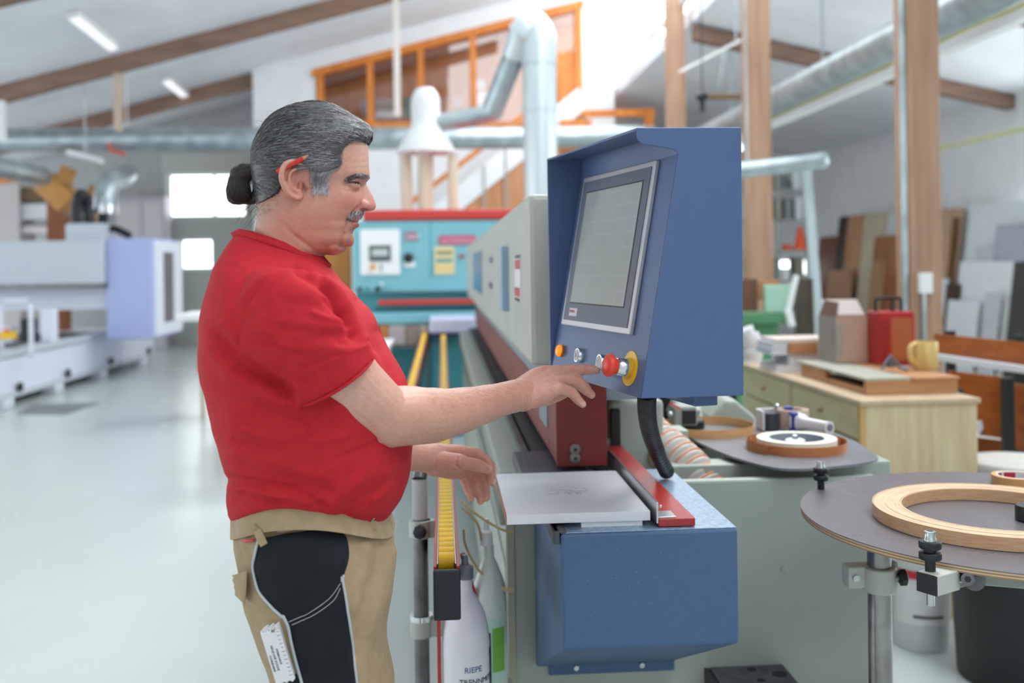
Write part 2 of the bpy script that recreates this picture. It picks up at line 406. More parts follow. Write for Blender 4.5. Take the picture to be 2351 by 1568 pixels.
for k, ((px, D, w)) in enumerate(((2110, 6.9, .235), (1742, 9.5, .225), (1556, 12.8, .23))):
    c = P(px, 600, D=D)
    t = thing('timber_post', plab[k], 'post', (c.x, c.y, 0), 'timber posts under the ridge')
    B(c.x - w / 2, c.x + w / 2, c.y - .1, c.y + .1, .02, zl(RX) - .25).build('shaft', POST, t, bevel=.012)
    B(c.x - w / 2 - .02, c.x + w / 2 + .02, c.y - .12, c.y + .12, 0, .02).build('foot_plate', STEEL, t)
    if k == 0:
        MB().cyl((c.x - w / 2 - .022, c.y - .08, .3), (c.x - w / 2 - .022, c.y - .08, 5.5), .02, seg=12).build('conduit', GALV, t, smooth=True)
        s = P(2123, 650, D=6.78)
        B(s.x - .045, s.x + .045, s.y - .03, s.y + .02, s.z - .07, s.z + .07).build('switch_box', WINFRAME, t, bevel=.008)
        MB().cyl((s.x - .01, s.y, .4), (s.x - .01, s.y, s.z), .016, seg=10).build('cable_duct', GALV, t)
# ------------------------------------------------------------------ edge banding machine
eb = thing('edge_banding_machine', 'long grey-green edge banding machine with grey hood, red pressure beam and blue infeed housing', 'machine', (.6, 2.4, 0))
EX0, EX1, EY = .155, 1.06, 2.38
mb = B(EX0, EX1, EY + .02, 8.0, .1, .80)
mb.build('base_frame', GREEN_GREY, eb, bevel=.01)
for x in (EX0 + .05, EX1 - .12):
    for y in (EY + .1, 5, 7.8): B(x, x + .08, y, y + .08, 0, .1).build('foot', BLACK, eb)
ep = B(EX0, EX1, EY, EY + .03, .05, .905).build('end_panel', GREEN_GREY, eb, bevel=.006)
q = P(1801, 1305, Y=EY)
MB().lathe([(.008, 0), (.008, -.003), (.004, -.004)], (q.x, q.y, q.z), (0, 1, 0), 16).build('plug', GREEN_GREY, ep, smooth=True)
# strip behind the recess, raised rear corner and dark recess floor
B(.56, EX1, EY + .12, EY + .2, .86, .918).build('recess_strip', GREEN_GREY, eb, bevel=.004)
B(EX1 - .17, EX1 + .1, EY + .14, EY + .75, .80, .912).build('corner_cover', GREEN_GREY, eb, bevel=.006)
B(.56, EX1 - .02, EY + .03, EY + .12, .80, .82).build('recess_floor', BLACK, eb)
mb = MB(); mb.prism([P(1575, 1108, Y=2.44), P(1615, 1112, Y=2.44), P(1640, 1118, Y=2.44), P(1580, 1120, Y=2.44)], (0, .01, 0))
mb.build('red_tab', mat('bright_red', (205, 50, 40), .4), eb)
# left flank: panels of the feed side
B(EX0 - .005, EX0, 2.55, 7.9, .12, .66).build('side_panel', GREEN_GREY, eb)
B(EX0 - .012, EX0 + .01, EY - .004, EY + .02, .05, .9).build('corner_strip', mat('beige_grey', (170, 166, 148), .5), eb, bevel=.004)
# feed track: long table with chain
B(.13, .40, 2.42, 8.0, .80, .93).build('feed_track', GREEN_GREY, eb, bevel=.006)
B(.20, .215, 2.42, 8.0, .93, .95).build('guide_rail', STEEL, eb)
B(.225, .385, 2.3, 8.0, .93, .948).build('track_chain', mat('chain_pad', (58, 60, 66), .5, var=.1, vscale=40), eb)
pa = P(1195, 1036, Z=.955); pb = P(1205, 1086, Z=.955)
B(pb.x - .01, .345, pb.y, pa.y, .925, .955).build('track_end_plate', mat('anthracite_plate', (84, 86, 94), .4), eb, bevel=.004)
for k in range(7):
    B(.33, .345, pb.y + .02 + k * .045, pb.y + .05 + k * .045, .955, .962).build('chain_link', BLACK, eb)
# pressure beam
p0 = P(1277, 1072, Y=2.30); p1 = P(1394, 1062, Y=2.30)
bz0 = p0.z; bx0, bx1 = p0.x, p1.x
B(bx0 + .002, bx1, 2.31, 8.0, bz0 + .005, 1.115).build('pressure_beam', REDD, eb, bevel=.003)
pc = B(bx0, bx1, 2.295, 2.31, bz0, 1.19).build('beam_end_cap', REDD, eb, bevel=.003)
for py in (1031, 1051):
    c = P(1320, py, Y=2.292)
    MB().lathe([(.0125, 0), (.0125, -.003), (.0085, -.0035), (.0085, -.008), (.003, -.009), (.003, -.005)], c, (0, 1, 0), 20).build('screw', mat('screw_grey', (120, 118, 114), .4, metal=.6), pc, smooth=True); MB().cyl(c - Vector((0, .0092, 0)), c - Vector((0, .008, 0)), .0042, seg=6).build('screw_socket', BLACK, pc)
c = P(1259, 1014, X=bx0)
MB().lathe([(.006, 0), (.006, -.002)], c, (1, 0, 0), 12).build('rivet', ZINC, eb)
B(bx0 + .005, .5, 2.315, 8.0, 1.115, 1.2).build('beam_carrier', mat('blue_grey_steel', (128, 138, 148), .4), eb)
c = P(1259, 938, X=bx0 + .003)
B(c.x - .004, c.x, c.y, c.y + .2, c.z - .05, c.z + .06).build('carrier_plate', mat('blue_grey_steel', (128, 138, 148)), eb)
# hood
HX = .2
hd = MB().prism([(HX, 2.3, 1.2), (.56, 2.3, 1.2), (.56, 2.3, 1.599), (HX, 2.3, 1.599)], (0, 5.75, 0)).build('hood', HOODGREY, eb, bevel=.014)
def on_hood(a, b, c, d, name, m, t=.004):
    p = P(a, (c + d) / 2, X=HX); q2 = P(b, (c + d) / 2, X=HX); z1 = P((a + b) / 2, c, X=HX).z; z0 = P((a + b) / 2, d, X=HX).z
    return B(HX - t, HX, min(p.y, q2.y), max(p.y, q2.y), z0, z1).build(name, m, hd)
on_hood(1087, 1106, 579, 668, 'blue_window', mat('tinted_blue', (52, 98, 150), .25))
hb = on_hood(1161, 1168, 566, 712, 'handle_bar', mat('pale_blue_bar', (150, 172, 196), .4), .02)
s1 = on_hood(1183, 1196.5, 586, 691, 'warning_sign', mat('sign_white', (226, 220, 220), .5), .002)
for (c, d, m_) in ((586, 593, BLACK), (684, 691, BLACK), (596, 618, mat('sign_red', (190, 70, 80), .5)), (660, 681, MATS['sign_red'])):
    p = P(1183.5, c, X=HX); q2 = P(1196, c, X=HX); B(HX - .003, HX - .002, min(p.y, q2.y) + .01, max(p.y, q2.y) - .01, P(1190, d, X=HX).z, P(1190, c, X=HX).z).build('sign_mark', m_, s1)
for py in (597, 655):
    c = P(1128, py, X=HX); B(HX - .01, HX, c.y - .1, c.y + .1, c.z - .012, c.z + .012).build('latch', mat('latch_grey', (150, 145, 160), .4), hd)
# blue infeed housing
IX0, IX1, IY, IZ = .211, .545, 1.83, .935
hs = MB().prism([(IX0, IY, .72), (IX0, IY, IZ), (IX0, EY, IZ), (IX0, EY, .47)], (IX1 - IX0, 0, 0)).build('infeed_housing', BLUEF, eb, bevel=.006)
B(IX0 + .002, IX1 - .002, IY + .004, EY, IZ, IZ + .0015).build('top_plate', mat('worn_blue_top', (150, 172, 196), .28, metal=.35, var=.1, vscale=120, bump=.1, bscale=500), hs)
B(IX0 + .03, IX1 - .0, EY - .012, EY - .002, .452, .478).build('flange', BLUEF, hs, bevel=.002)
for px, py in ((1323, 1533), (1474, 1527)):
    c = P(px, py, Y=EY - .014); MB().lathe([(.007, 0), (.006, -.004), (.002, -.004)], c, (0, 1, 0), 14).build('screw', ZINC, hs, smooth=True)
for px, py in ((1223, 1222), (1221, 1505)):
    c = P(px, py, X=IX0 - .001); MB().lathe([(.005, 0), (.004, -.003)], c, (1, 0, 0), 12).build('screw', ZINC, hs, smooth=True)
mb = MB().box(IX0 - .014, IX0 + .012, IY + .002, EY, IZ, IZ + .006); mb.box(IX0 - .014, IX0 - .001, IY + .002, EY, IZ - .02, IZ + .006)
mb.build('rubber_edge', mat('edge_rubber', (66, 70, 78), .45), hs, bevel=.003)
scuff = MB()
for k in range(45):
    x = random.gauss(.36, .05); z = random.gauss(.87, .035); l = random.uniform(.0008, .003)
    if not (IX0 + .02 < x < IX1 - .02 and .73 < z < .925): continue
    scuff.box(x - l / 2, x + l / 2, IY - .0004, IY, z - .0004, z + .0005)
scuff.build('scuff_marks', mat('scuff', (112, 134, 168), .6), hs)['kind'] = 'stuff'
B(.255, .372, 1.868, IY + .33, IZ + .0015, .9465).build('slide_strip', WINFRAME, hs)
# red infeed fence with aluminium angle
f0 = P(1513, 1205, Z=.942); f1 = P(1598, 1200, Z=.945)
fx0, fx1, fy = f0.x, f1.x, f0.y
B(fx0, fx1, fy, 2.62, .938, .953).build('infeed_fence', REDP, eb, bevel=.0015)
mb = MB().box(fx0 - .004, fx0, fy + .002, 2.55, .944, .984); mb.box(fx0, fx0 + .034, fy + .004, fy + .05, .953, .956)
mb.build('fence_angle', ALU, eb, bevel=.0008)
c = P(1516, 1162, Y=fy + .01); MB().ell(c, .003, .003, .003).build('fence_stop', ZINC, eb, smooth=True)
# lower mounting plate
b0 = P(1628, 1531, Y=EY); b1 = P(1797, 1523, Y=EY); bz = b0.z
bp = B(b0.x, b1.x, EY - .26, EY, bz - .03, bz).build('mounting_plate', mat('scuffed_black', (70, 72, 76), .5, var=.2, vscale=30), eb, bevel=.004)
for px, py, r in ((1725, 1537, .011), (1748, 1562, .01), (1790, 1548, .018)):
    c = P(px, py, Z=bz); MB().lathe([(r, 0), (r, .001)], c, (0, 0, 1), 16).build('hole', BLACKM, bp)
B(b0.x - .012, b0.x - .002, EY - .26, EY, bz - .05, bz - .002).build('plate_rail', BLACK, bp)
# gearbox behind the console: grey housing and motor
g0 = P(1397, 1062, Y=2.62); g1 = P(1524, 918, Y=2.62)
gb = B(g0.x, g1.x, 2.62, 2.9, .82, g1.z).build('gear_housing', GREEN_GREY, eb, bevel=.012)
s0 = P(1402, 1040, Y=2.615); s1_ = P(1424, 938, Y=2.615)
B(s0.x, s1_.x, 2.612, 2.63, s0.z, s1_.z).build('slot', BLACK, gb, bevel=.004)
# aggregate covers behind the tray
c0 = P(1620, 985, D=3.25); c1 = P(1735, 925, D=3.4)
mb = MB().prism([P(1625, 985, D=3.1), P(1735, 985, D=3.1), P(1735, 958, D=3.1), P(1690, 920, D=3.1), P(1668, 918, D=3.1), P(1630, 955, D=3.1)], (.02, .28, 0))
mb.build('grey_cover', GREEN_GREY, eb, bevel=.01)
mb = MB().bar(P(1550, 925, D=3.3), P(1660, 990, D=3.2), .1, .05); mb.build('aggregate_arm', GREEN_GREY, eb, bevel=.006)
B(.62, 1.0, 3.35, 7.9, .80, 1.05).build('aggregate_block', BLACK, eb)
sb = P(1575, 955, D=2.95)
sx = B(sb.x - .035, sb.x + .035, sb.y, sb.y + .08, sb.z - .03, sb.z + .028).build('sensor_box', mat('sensor_grey', (150, 156, 152), .5), eb, bevel=.006)
B(sb.x - .012, sb.x + .03, sb.y - .006, sb.y, sb.z - .024, sb.z + .018).build('sensor_window', BLACK, sx, bevel=.004)
MB().bar(P(1537, 925, D=2.93), P(1562, 938, D=2.93), .008, .006).build('red_lever', MATS['bright_red'], sx)
MB().ell(P(1539, 951, D=2.9), .008, .008, .008).build('knob', ZINC, sx, smooth=True)
c = P(1548, 990, D=2.75); B(c.x - .06, c.x + .04, c.y, c.y + .1, .85, c.z).build('sensor_stand', GREEN_GREY, sx)

# ------------------------------------------------------------------ suction hose and cable conduit
hose = thing('suction_hose', 'clear ribbed suction hose with copper-orange spiral behind the blue console', 'hose', tuple(P(1560, 1060, D=2.66)))
path = smoothpath([P(1452, 935, D=2.85), P(1466, 968, D=2.8), P(1500, 1010, D=2.72), P(1548, 1050, D=2.65), P(1590, 1090, D=2.6), P(1625, 1135, D=2.56)], 26)
rad = [.058 + .0045 * math.cos(i / 130 * 2 * math.pi * 15) for i in range(len(path))]
MB().tube(path, rad, 28).build('wall', mat('hose_clear', (206, 200, 192), .3, alpha=.88, var=.03), hose, smooth=True, auto=False)
hx = MB(); pts = []
nn = len(path); turns = 15
for k in range(turns * 18):
    s_ = k / (turns * 18) * (nn - 2); i = int(s_); f_ = s_ - i; c = path[i].lerp(path[i + 1], f_)
    d = (path[i + 1] - path[i]).normalized(); u, w = perp(d); t = k / 18 * 2 * math.pi
    pts.append(c + (u * math.cos(t) + w * math.sin(t)) * .0605)
MB().tube(pts, .0028, 6).build('copper_spiral', mat('copper_orange', (222, 140, 92), .4), hose, smooth=True, auto=False)
d = (path[4] - path[0]).normalized()
MB().cyl(path[0] - d * .02, path[0] + d * .03, .066, seg=32).build('clamp_ring', GALV, hose, smooth=True)
cond = thing('cable_conduit', 'black corrugated cable conduit curving down from the console underside', 'conduit', tuple(P(1525, 1082, Y=2.3)))
path = smoothpath([P(1486, 900, D=1.85), P(1485, 940, D=1.92), P(1491, 985, D=2.02), P(1506, 1030, D=2.14), P(1530, 1082, D=2.3)], 40)
rad = [.0165 + .0018 * math.copysign(1, math.sin(i * 1.57 + .7)) for i in range(len(path))]
MB().tube(path, rad, 20).build('corrugated_tube', BLACK, cond, smooth=True)

# ------------------------------------------------------------------ control console
A = P(1472, 915, D=1.70); PHI = math.radians(12.3)
e1 = Vector((-math.sin(PHI), math.cos(PHI), 0)); e2 = Vector((math.cos(PHI), math.sin(PHI), 0)); CW = .489
def S(px, py): return Pn(px, py, A, e1)
tip, n1, n2, n2b, n3, n4 = S(1462, 293), S(1463, 314), S(1466, 323), S(1475, 330), S(1547, 343), S(1558, 353)
bk, bkt, top4 = S(1708, 908), S(1702, 292), S(1558, 292)
con = thing('control_console', 'blue sheet metal control console with touch screen and push buttons', 'console', tuple(A))
MB().prism([p + e1 * .004 for p in (n4, A, bk, bkt, top4)], e1 * (CW - .004)).build('housing', BLUE, con)
MB().prism([p + e1 * .004 for p in (tip, top4 + e2 * .002, top4 + e2 * .002 - up * .005, tip - up * .005)], e1 * (CW - .004)).build('visor', BLUE, con, bevel=.0015)
MB().prism([tip, n1, n2, n2b, n3, n4, A, bk, bkt], e1 * .0041).build('side_panel', BLUE, con, bevel=.0015)
far = e1 * (CW - .004)
MB().prism([tip + far, A + far, n4 + far, top4 + far], e1 * .004).build('far_cheek', BLUE, con, bevel=.001)
q0, q1 = S(1640, 912), S(1700, 912)
MB().obox((q0 + q1) / 2 + e1 * .2 - up * .012, e2, e1, up, .024, .12, .014).build('mounting_foot', BLUE, con, bevel=.003)
fu = (n4 - A).normalized(); fn = fu.cross(e1).normalized()
if fn.dot(e2) > 0: fn = -fn
def FP(px, py): return Pn(px, py, A, fn)
def hw(px, py): d = FP(px, py) - A; return d.dot(e1), d.dot(fu)
def rect(tl, tr, br, bl):
    a, b, c, d = hw(*tl), hw(*tr), hw(*br), hw(*bl)
    return (b[0] + c[0]) / 2, (a[0] + d[0]) / 2, (c[1] + d[1]) / 2, (a[1] + b[1]) / 2
def fplate(h0, h1, w0, w1, d0, d1):
    c = A + e1 * (h0 + h1) / 2 + fu * (w0 + w1) / 2 + fn * (d0 + d1) / 2
    return MB().obox(c, e1, fu, fn, abs(h1 - h0) / 2, abs(w1 - w0) / 2, abs(d1 - d0) / 2)
R1 = rect((1346, 409), (1513, 373), (1457, 771), (1301, 746)); R2 = rect((1357, 444), (1485, 423), (1446, 707), (1323, 694))
scr = fplate(*R1, 0, .009).build('screen_frame', mat('frame_silver', (188, 186, 190), .35, metal=.5), con, bevel=.002)
i_ = .011
fplate(R1[0] + i_, R1[1] - i_, R1[2] + i_, R1[3] - i_, .009, .0105).build('bezel', mat('bezel_grey', (86, 96, 112), .45), scr, bevel=.001)
fplate(R2[0] - .003, R2[1] + .003, R2[2] - .003, R2[3] + .003, .0105, .011).build('screen_gap', BLACK, scr)
def screen_mat():
    m = bpy.data.materials.new('touch_screen'); m.use_nodes = True; nt = m.node_tree; b = nt.nodes['Principled BSDF']
    tc = nt.nodes.new('ShaderNodeTexCoord'); mp = nt.nodes.new('ShaderNodeMapping'); mp.inputs['Scale'].default_value = (1, 1, 1)
    nt.links.new(tc.outputs['UV'], mp.inputs[0])
    br = nt.nodes.new('ShaderNodeTexBrick'); br.offset = 0
    br.inputs['Color1'].default_value = L((146, 154, 150)); br.inputs['Color2'].default_value = L((143, 151, 147)); br.inputs['Mortar'].default_value = L((149, 157, 152))
    br.inputs['Scale'].default_value = 1; br.inputs['Brick Width'].default_value = .14; br.inputs['Row Height'].default_value = .12
    br.inputs['Mortar Size'].default_value = .012; br.inputs['Mortar Smooth'].default_value = 1
    nt.links.new(mp.outputs[0], br.inputs['Vector']); nt.links.new(br.outputs[0], b.inputs['Base Color'])
    nt.links.new(br.outputs[0], b.inputs['Emission Color']); b.inputs['Emission Strength'].default_value = .12
    b.inputs['Roughness'].default_value = .16
    MATS['touch_screen'] = m; return m
screen_mat()
so = fplate(*R2, .0108, .0115).build('touch_panel', MATS['touch_screen'], scr)
uv = so.data.uv_layers.new(name='UV')
for lp in so.data.loops:
    d = so.data.vertices[lp.vertex_index].co - A
    uv.data[lp.index].uv = ((R2[1] - d.dot(e1)) / (R2[1] - R2[0]), (d.dot(fu) - R2[2]) / (R2[3] - R2[2]))
a_, b_ = hw(1317, 726), hw(1337, 710)
fplate(a_[0], b_[0], a_[1], b_[1], .0105, .0112).build('logo_sticker', mat('sticker_white', (205, 200, 206), .5), scr)
text_mesh('HOMAG', .0085, A + e1 * (a_[0] - .002) + fu * (a_[1] + .007) + fn * .0113, -e1, fu, 'logo_text', mat('logo_red', (205, 90, 100), .5), scr)
def disc(px, py, r, d0, d1, name, m, parent, r2=None, seg=32, prof=None):
    c = FP(px, py)
    return MB().lathe(prof or [(r, d0), (r2 or r, d1)], c, fn, seg).build(name, m, parent, smooth=True)
lamp = disc(1292, 806, .0125, 0, .006, 'indicator_lamp', mat('amber_base', (190, 110, 20), .4), con)
disc(1292, 806, 0, 0, 0, 'lens', mat('amber_lens', (255, 150, 20), .25, emit=.55), lamp, prof=[(.0125, .006), (.0125, .009), (.010, .013), (.004, .0155), (.0005, .016)])
for px, py, ch in ((1336, 817, '0'), (1387, 832, 'I')):
    rg = disc(px, py, 0, 0, 0, 'push_button', CHROME, con, prof=[(.0145, 0), (.0145, .0105), (.0135, .012), (.0118, .012)])
    disc(px, py, 0, 0, 0, 'button_cap', mat('button_silver', (186, 186, 182), .5), rg, prof=[(.0118, .008), (.0118, .0122), (.011, .0130), (.0005, .0132)])
    c = FP(px, py) + fn * .0132
    text_mesh(ch, .011, c + fu * -.0040 + e1 * (.0033 if ch == '0' else .0014), -e1, fu, 'button_mark', mat('mark_grey', (120, 122, 124), .4), rg)
es = disc(1447, 846, .031, 0, .002, 'emergency_plate', YEL, con, seg=48)
disc(1447, 846, 0, 0, 0, 'collar', CHROME, es, prof=[(.0175, .002), (.0175, .006), (.0155, .007), (.0155, .02), (.0148, .022), (.0148, .027)])
disc(1447, 846, 0, 0, 0, 'collar_ring', mat('clear_yellow', (205, 165, 60), .3), es, prof=[(.0185, .002), (.0185, .008), (.017, .009)])
disc(1447, 846, 0, 0, 0, 'mushroom_button', mat('estop_red', (228, 66, 44), .42), es, prof=[(.0135, .025), (.0145, .034), (.0195, .036), (.0205, .040), (.0195, .045), (.016, .048), (.008, .0495), (.0005, .050)])

# ------------------------------------------------------------------ workpiece on the infeed
wp = thing('shelf_board', 'white laminated shelf board lying on the infeed against the red fence', 'board', (.25, 2.05, .947))
BX0, BX1, BY0, BY1 = .112, .386, 1.862, 2.238
B(BX0 + .0015, BX1, BY0, BY1, .947, .965).build('panel', mat('white_laminate', (226, 228, 232), .35, var=.008), wp, bevel=.0006)
B(BX0, BX0 + .0015, BY0 + .001, BY1 - .001, .9475, .9645).build('raw_edge', mat('chipboard', (150, 112, 92), .8, var=.2, vscale=300), wp)
wr_ = MB(); rng = random.Random(3)
for (xa, xb, py) in ((1318, 1354, 1121), (1258, 1352, 1125), (1312, 1352, 1127.5), (1300, 1352, 1130), (1290, 1350, 1132), (1278, 1300, 1130), (1260, 1286, 1134), (1300, 1336, 1134)):
    x = xa
    while x < xb:
        l = rng.uniform(2, 7); p = P(x, py + rng.uniform(-.5, .5), Z=.9652); q2 = P(min(x + l, xb), py, Z=.9652)
        if rng.random() < .75: wr_.box(p.x, q2.x, p.y - .0009, p.y + .0009, .965, .9652)
        x += l + rng.uniform(.5, 2.5)
wr_.build('printed_lines', mat('grey_ink', (120, 120, 128), .6), wp)

# ------------------------------------------------------------------ roller rails with yellow wheels
def roller_rail(x, y0, y1, z, pitch, label, cap):
    t = thing('roller_rail', label, 'roller rail', (x, y0, z - .1), 'roller rails beside the machine')
    mb = MB().box(x - .025, x - .019, y0, y1, z - .10, z - .008); mb.box(x + .019, x + .025, y0, y1, z - .10, z - .008); mb.box(x - .025, x + .025, y0, y1, z - .105, z - .07)
    mb.build('channel', REDP, t, bevel=.001)
    mb = MB().box(x - .0185, x - .0165, y0 + .03, y1, z - .06, z - .012); mb.box(x + .0165, x + .0185, y0 + .03, y1, z - .06, z - .012); mb.box(x - .0185, x + .0185, y0 + .03, y0 + .032, z - .06, z - .03)
    mb.build('inner_profile', ALU, t)
    if cap: B(x - .026, x + .026, y0 - .012, y0, z - .108, z - .012).build('end_cap', BLACK, t, bevel=.004)
    me = MB().cyl((-.0155, 0, 0), (.0155, 0, 0), .0185, seg=14).mesh('roller'); me.materials.append(YEL); me.shade_smooth(); smooth_by_angle(me)
    n = int((y1 - y0 - .08) / pitch)
    for k in range(min(n, 290)):
        o = bpy.data.objects.new('roller', me); link(o, t); o.location = (x, y0 + .07 + k * pitch, z - .0195)
    return t
roller_rail(.0, 1.90, 8.5, .87, .037, 'red roller rail with yellow wheels and black end cap beside the machine', True)
roller_rail(-.16, 4.3, 9.9, .87, .05, 'second yellow roller rail behind the man, left of the longer one', True)
# support pole clamped beside the rail
pl = thing('support_pole', 'dark steel support pole with two grey clamps left of the roller rail', 'pole', tuple(P(966, 1465, D=2.3)))
c = P(966, 1300, D=2.3); cxp, cyp = c.x, c.y
zA, zB, zC = P(966, 1462, D=2.3).z, P(966, 1190, D=2.3).z, P(966, 1100, D=2.3).z
MB().cyl((cxp, cyp, zA - .5), (cxp, cyp, zB + .02), .0175, seg=20).build('steel_tube', STEEL, pl, smooth=True)
MB().cyl((cxp, cyp, zB), (cxp, cyp, zC), .0178, seg=20).build('grey_sleeve', mat('sleeve_grey', (170, 168, 168), .45), pl, smooth=True)
MB().cyl((cxp, cyp, zC), (cxp + .015, cyp + .06, zC + .1), .0165, seg=20).build('upper_tube', STEEL, pl, smooth=True)
for py, kn in ((1213, True), (1440, False)):
    z = P(966, py, D=2.3).z
    cm = MB().cyl((cxp, cyp, z - .02), (cxp, cyp, z + .02), .026, seg=20); cm.box(cxp, cxp + .055, cyp - .012, cyp + .012, z - .02, z + .02)
    cl_ = cm.build('clamp', mat('clamp_grey', (176, 178, 172), .45, metal=.3), pl, smooth=True, bevel=.002)
    if kn: MB().lathe([(.012, 0), (.016, .006), (.016, .014), (.006, .018)], (cxp, cyp - .024, z), (0, -1, 0), 8).build('star_knob', BLACK, cl_)
    else: MB().lathe([(.0265, 0), (.0265, .012)], (cxp, cyp, z + .018), (0, 0, 1), 24).build('steel_ring', CHROME, cl_, smooth=True)
B(cxp - .05, cxp + .05, cyp - .05, cyp + .05, 0, .02).build('floor_plate', STEEL, pl)
MB().cyl((cxp, cyp, .02), (cxp, cyp, zA - .48), .0175, seg=16).build('lower_tube', STEEL, pl, smooth=True)

# ------------------------------------------------------------------ bottles of release agent
b1 = P(1070, 1480, D=2.15)
bt = thing('spray_bottle', 'white release agent bottle with printed label below the black rail cap', 'bottle', (b1.x, b1.y, .40))
bx, by = b1.x, b1.y; BR = .051
MB().lathe([(.045, .0), (BR, .006), (BR, .22), (.049, .25), (.042, .285), (.028, .315), (.017, .33), (.015, .34), (.015, .36)], (bx, by, .40), seg=36).build('bottle_body', mat('milky_plastic', (226, 224, 232), .35), bt, smooth=True)
MB().lathe([(.018, 0), (.018, .025), (.008, .03), (.006, .05)], (bx, by, .76), seg=20).build('cap', mat('cap_grey', (120, 120, 130), .4), bt, smooth=True)
def arc_sheet(cx_, cy_, r, a0, a1, z0, z1, n=24):
    mb = MB(); vs = []; fs = []
    for k in range(n + 1):
        a = a0 + (a1 - a0) * k / n; vs += [(cx_ + r * math.cos(a), cy_ + r * math.sin(a), z0), (cx_ + r * math.cos(a), cy_ + r * math.sin(a), z1)]
    fs = [(2 * k, 2 * k + 2, 2 * k + 3, 2 * k + 1) for k in range(n)]
    return mb.add(vs, fs)
R_ = math.radians
lb = arc_sheet(bx, by, BR + .0006, R_(-122), R_(10), .40, .60).build('label', mat('label_white', (226, 228, 232), .5), bt)
def wrap_text(txt, size, z, m, a_start, parent, name, r):
    o = text_mesh(txt, size, (0, 0, 0), (1, 0, 0), (0, 1, 0), name, m, parent)
    me = o.data
    for v in me.vertices:
        a = a_start + v.co.x / r; rr = r + v.co.z
        v.co = Vector((bx + rr * math.cos(a), by + rr * math.sin(a), z + v.co.y))
    return o
wrap_text('RIEPE', .017, .575, mat('label_blue', (60, 90, 150), .5), R_(-96), lb, 'brand_text', BR + .0012)
wrap_text('TRENNMITTEL', .016, .55, mat('label_black', (40, 40, 46), .5), R_(-108), lb, 'product_text', BR + .0012)
for k in range(5):
    arc_sheet(bx, by, BR + .0012, R_(-55), R_(-20 - (k % 3) * 8), .53 - k * .012, .532 - k * .012, 8).build('text_line', mat('label_grey_ink', (150, 150, 156), .5), lb)
arc_sheet(bx, by, BR + .0015, R_(-106), R_(-88), .40, .55, 8).build('black_stripe', BLACK, lb)
hl = MB(); hl.box(bx - .062, bx - .054, by - .01, by + .01, .36, .80); hl.box(bx - .06, bx + .06, by - .01, by + .05, .385, .398)
hl.bar(P(1062, 1272, D=2.25), P(1098, 1400, D=2.28), .012, .012, (0, 1, 0))
hl.build('red_holder', REDP, bt)
arc_sheet(bx, by, BR + .003, R_(-20), R_(40), .43, .61, 8).build('holder_band', BLACK, bt)
b2 = P(1124, 1390, D=2.3)
bt2 = thing('cleaner_bottle', 'translucent bottle with green label hanging behind the release agent bottle', 'bottle', (b2.x, b2.y, .5))
MB().lathe([(.035, 0), (.04, .01), (.04, .2), (.036, .24), (.018, .29), (.012, .30), (.012, .33)], (b2.x, b2.y, .46), seg=28).build('bottle_body', mat('pale_plastic', (212, 220, 212), .35), bt2, smooth=True)
MB().lathe([(.015, 0), (.013, .03), (.006, .035), (.006, .06)], (b2.x - .005, b2.y, .79), seg=16).build('cap', WINFRAME, bt2, smooth=True)
o = arc_sheet(b2.x, b2.y, .0406, R_(-150), R_(-40), .49, .63, 12).build('label', mat('label_mint', (190, 220, 205), .5), bt2)
arc_sheet(b2.x, b2.y, .0412, R_(-85), R_(-40), .51, .61, 8).build('green_field', mat('label_green', (120, 180, 60), .5), o)
arc_sheet(b2.x, b2.y, .0412, R_(-110), R_(-90), .49, .60, 8).build('black_field', BLACK, o)
MB().box(b2.x - .05, b2.x - .042, b2.y, b2.y + .02, .41, .61).box(b2.x - .05, b2.x + .05, b2.y, b2.y + .05, .44, .458).build('holder', GREEN_GREY, bt2)
th = thing('thin_hoses', 'tan plastic hoses looping between the bottles and the machine', 'hose', tuple(P(1080, 1340, D=2.25)))
TAN = mat('tan_hose', (196, 170, 120), .4)
for pts in (((1060, 1150), (1100, 1185), (1150, 1215), (1180, 1222)), ((1060, 1165), (1095, 1200), (1105, 1240)), ((1065, 1215), (1070, 1255), (1100, 1310), (1150, 1348), (1180, 1352)), ((1085, 1352), (1130, 1352), (1180, 1358))):
    pp = smoothpath([P(a, b, D=2.28) for a, b in pts], 8); MB().tube(pp, .0028, 8).build('hose', TAN, th, smooth=True)
# ------------------------------------------------------------------ tape turntable in the right foreground
DC = Vector((1.12, 1.88, .93)); DR = .41
PHENOL = mat('phenolic_ply', (108, 102, 106), .3, var=.04, vscale=5, rvar=.05)
PLY1 = mat('ply_light', (206, 176, 140), .6); PLY2 = mat('ply_dark', (150, 118, 88), .6)
dk = thing('tape_turntable', 'large round dark plywood turntable for edge tape at the right', 'turntable', (DC.x, DC.y, 0))
MB().lathe([(DR, -.002), (DR, 0)], DC, seg=128).build('top_film', PHENOL, dk, smooth=True)
for k in range(4):
    MB().lathe([(DR, -.002 - .0025 * (k + 1)), (DR, -.002 - .0025 * k)], DC, seg=128).build('ply_layer', PLY1 if k % 2 == 0 else PLY2, dk, smooth=True)
c = P(2020, 1400, D=2.02)
MB().cyl((c.x, c.y, .0), (c.x, c.y, .918), .0235, seg=28).build('steel_column', mat('bright_steel', (150, 148, 146), .28, metal=.9, var=.12, vscale=20), dk, smooth=True)
MB().cyl((c.x, c.y, 0), (c.x, c.y, .012), .08, seg=28).build('column_foot', STEEL, dk)
z = P(2020, 1327, D=2.02).z
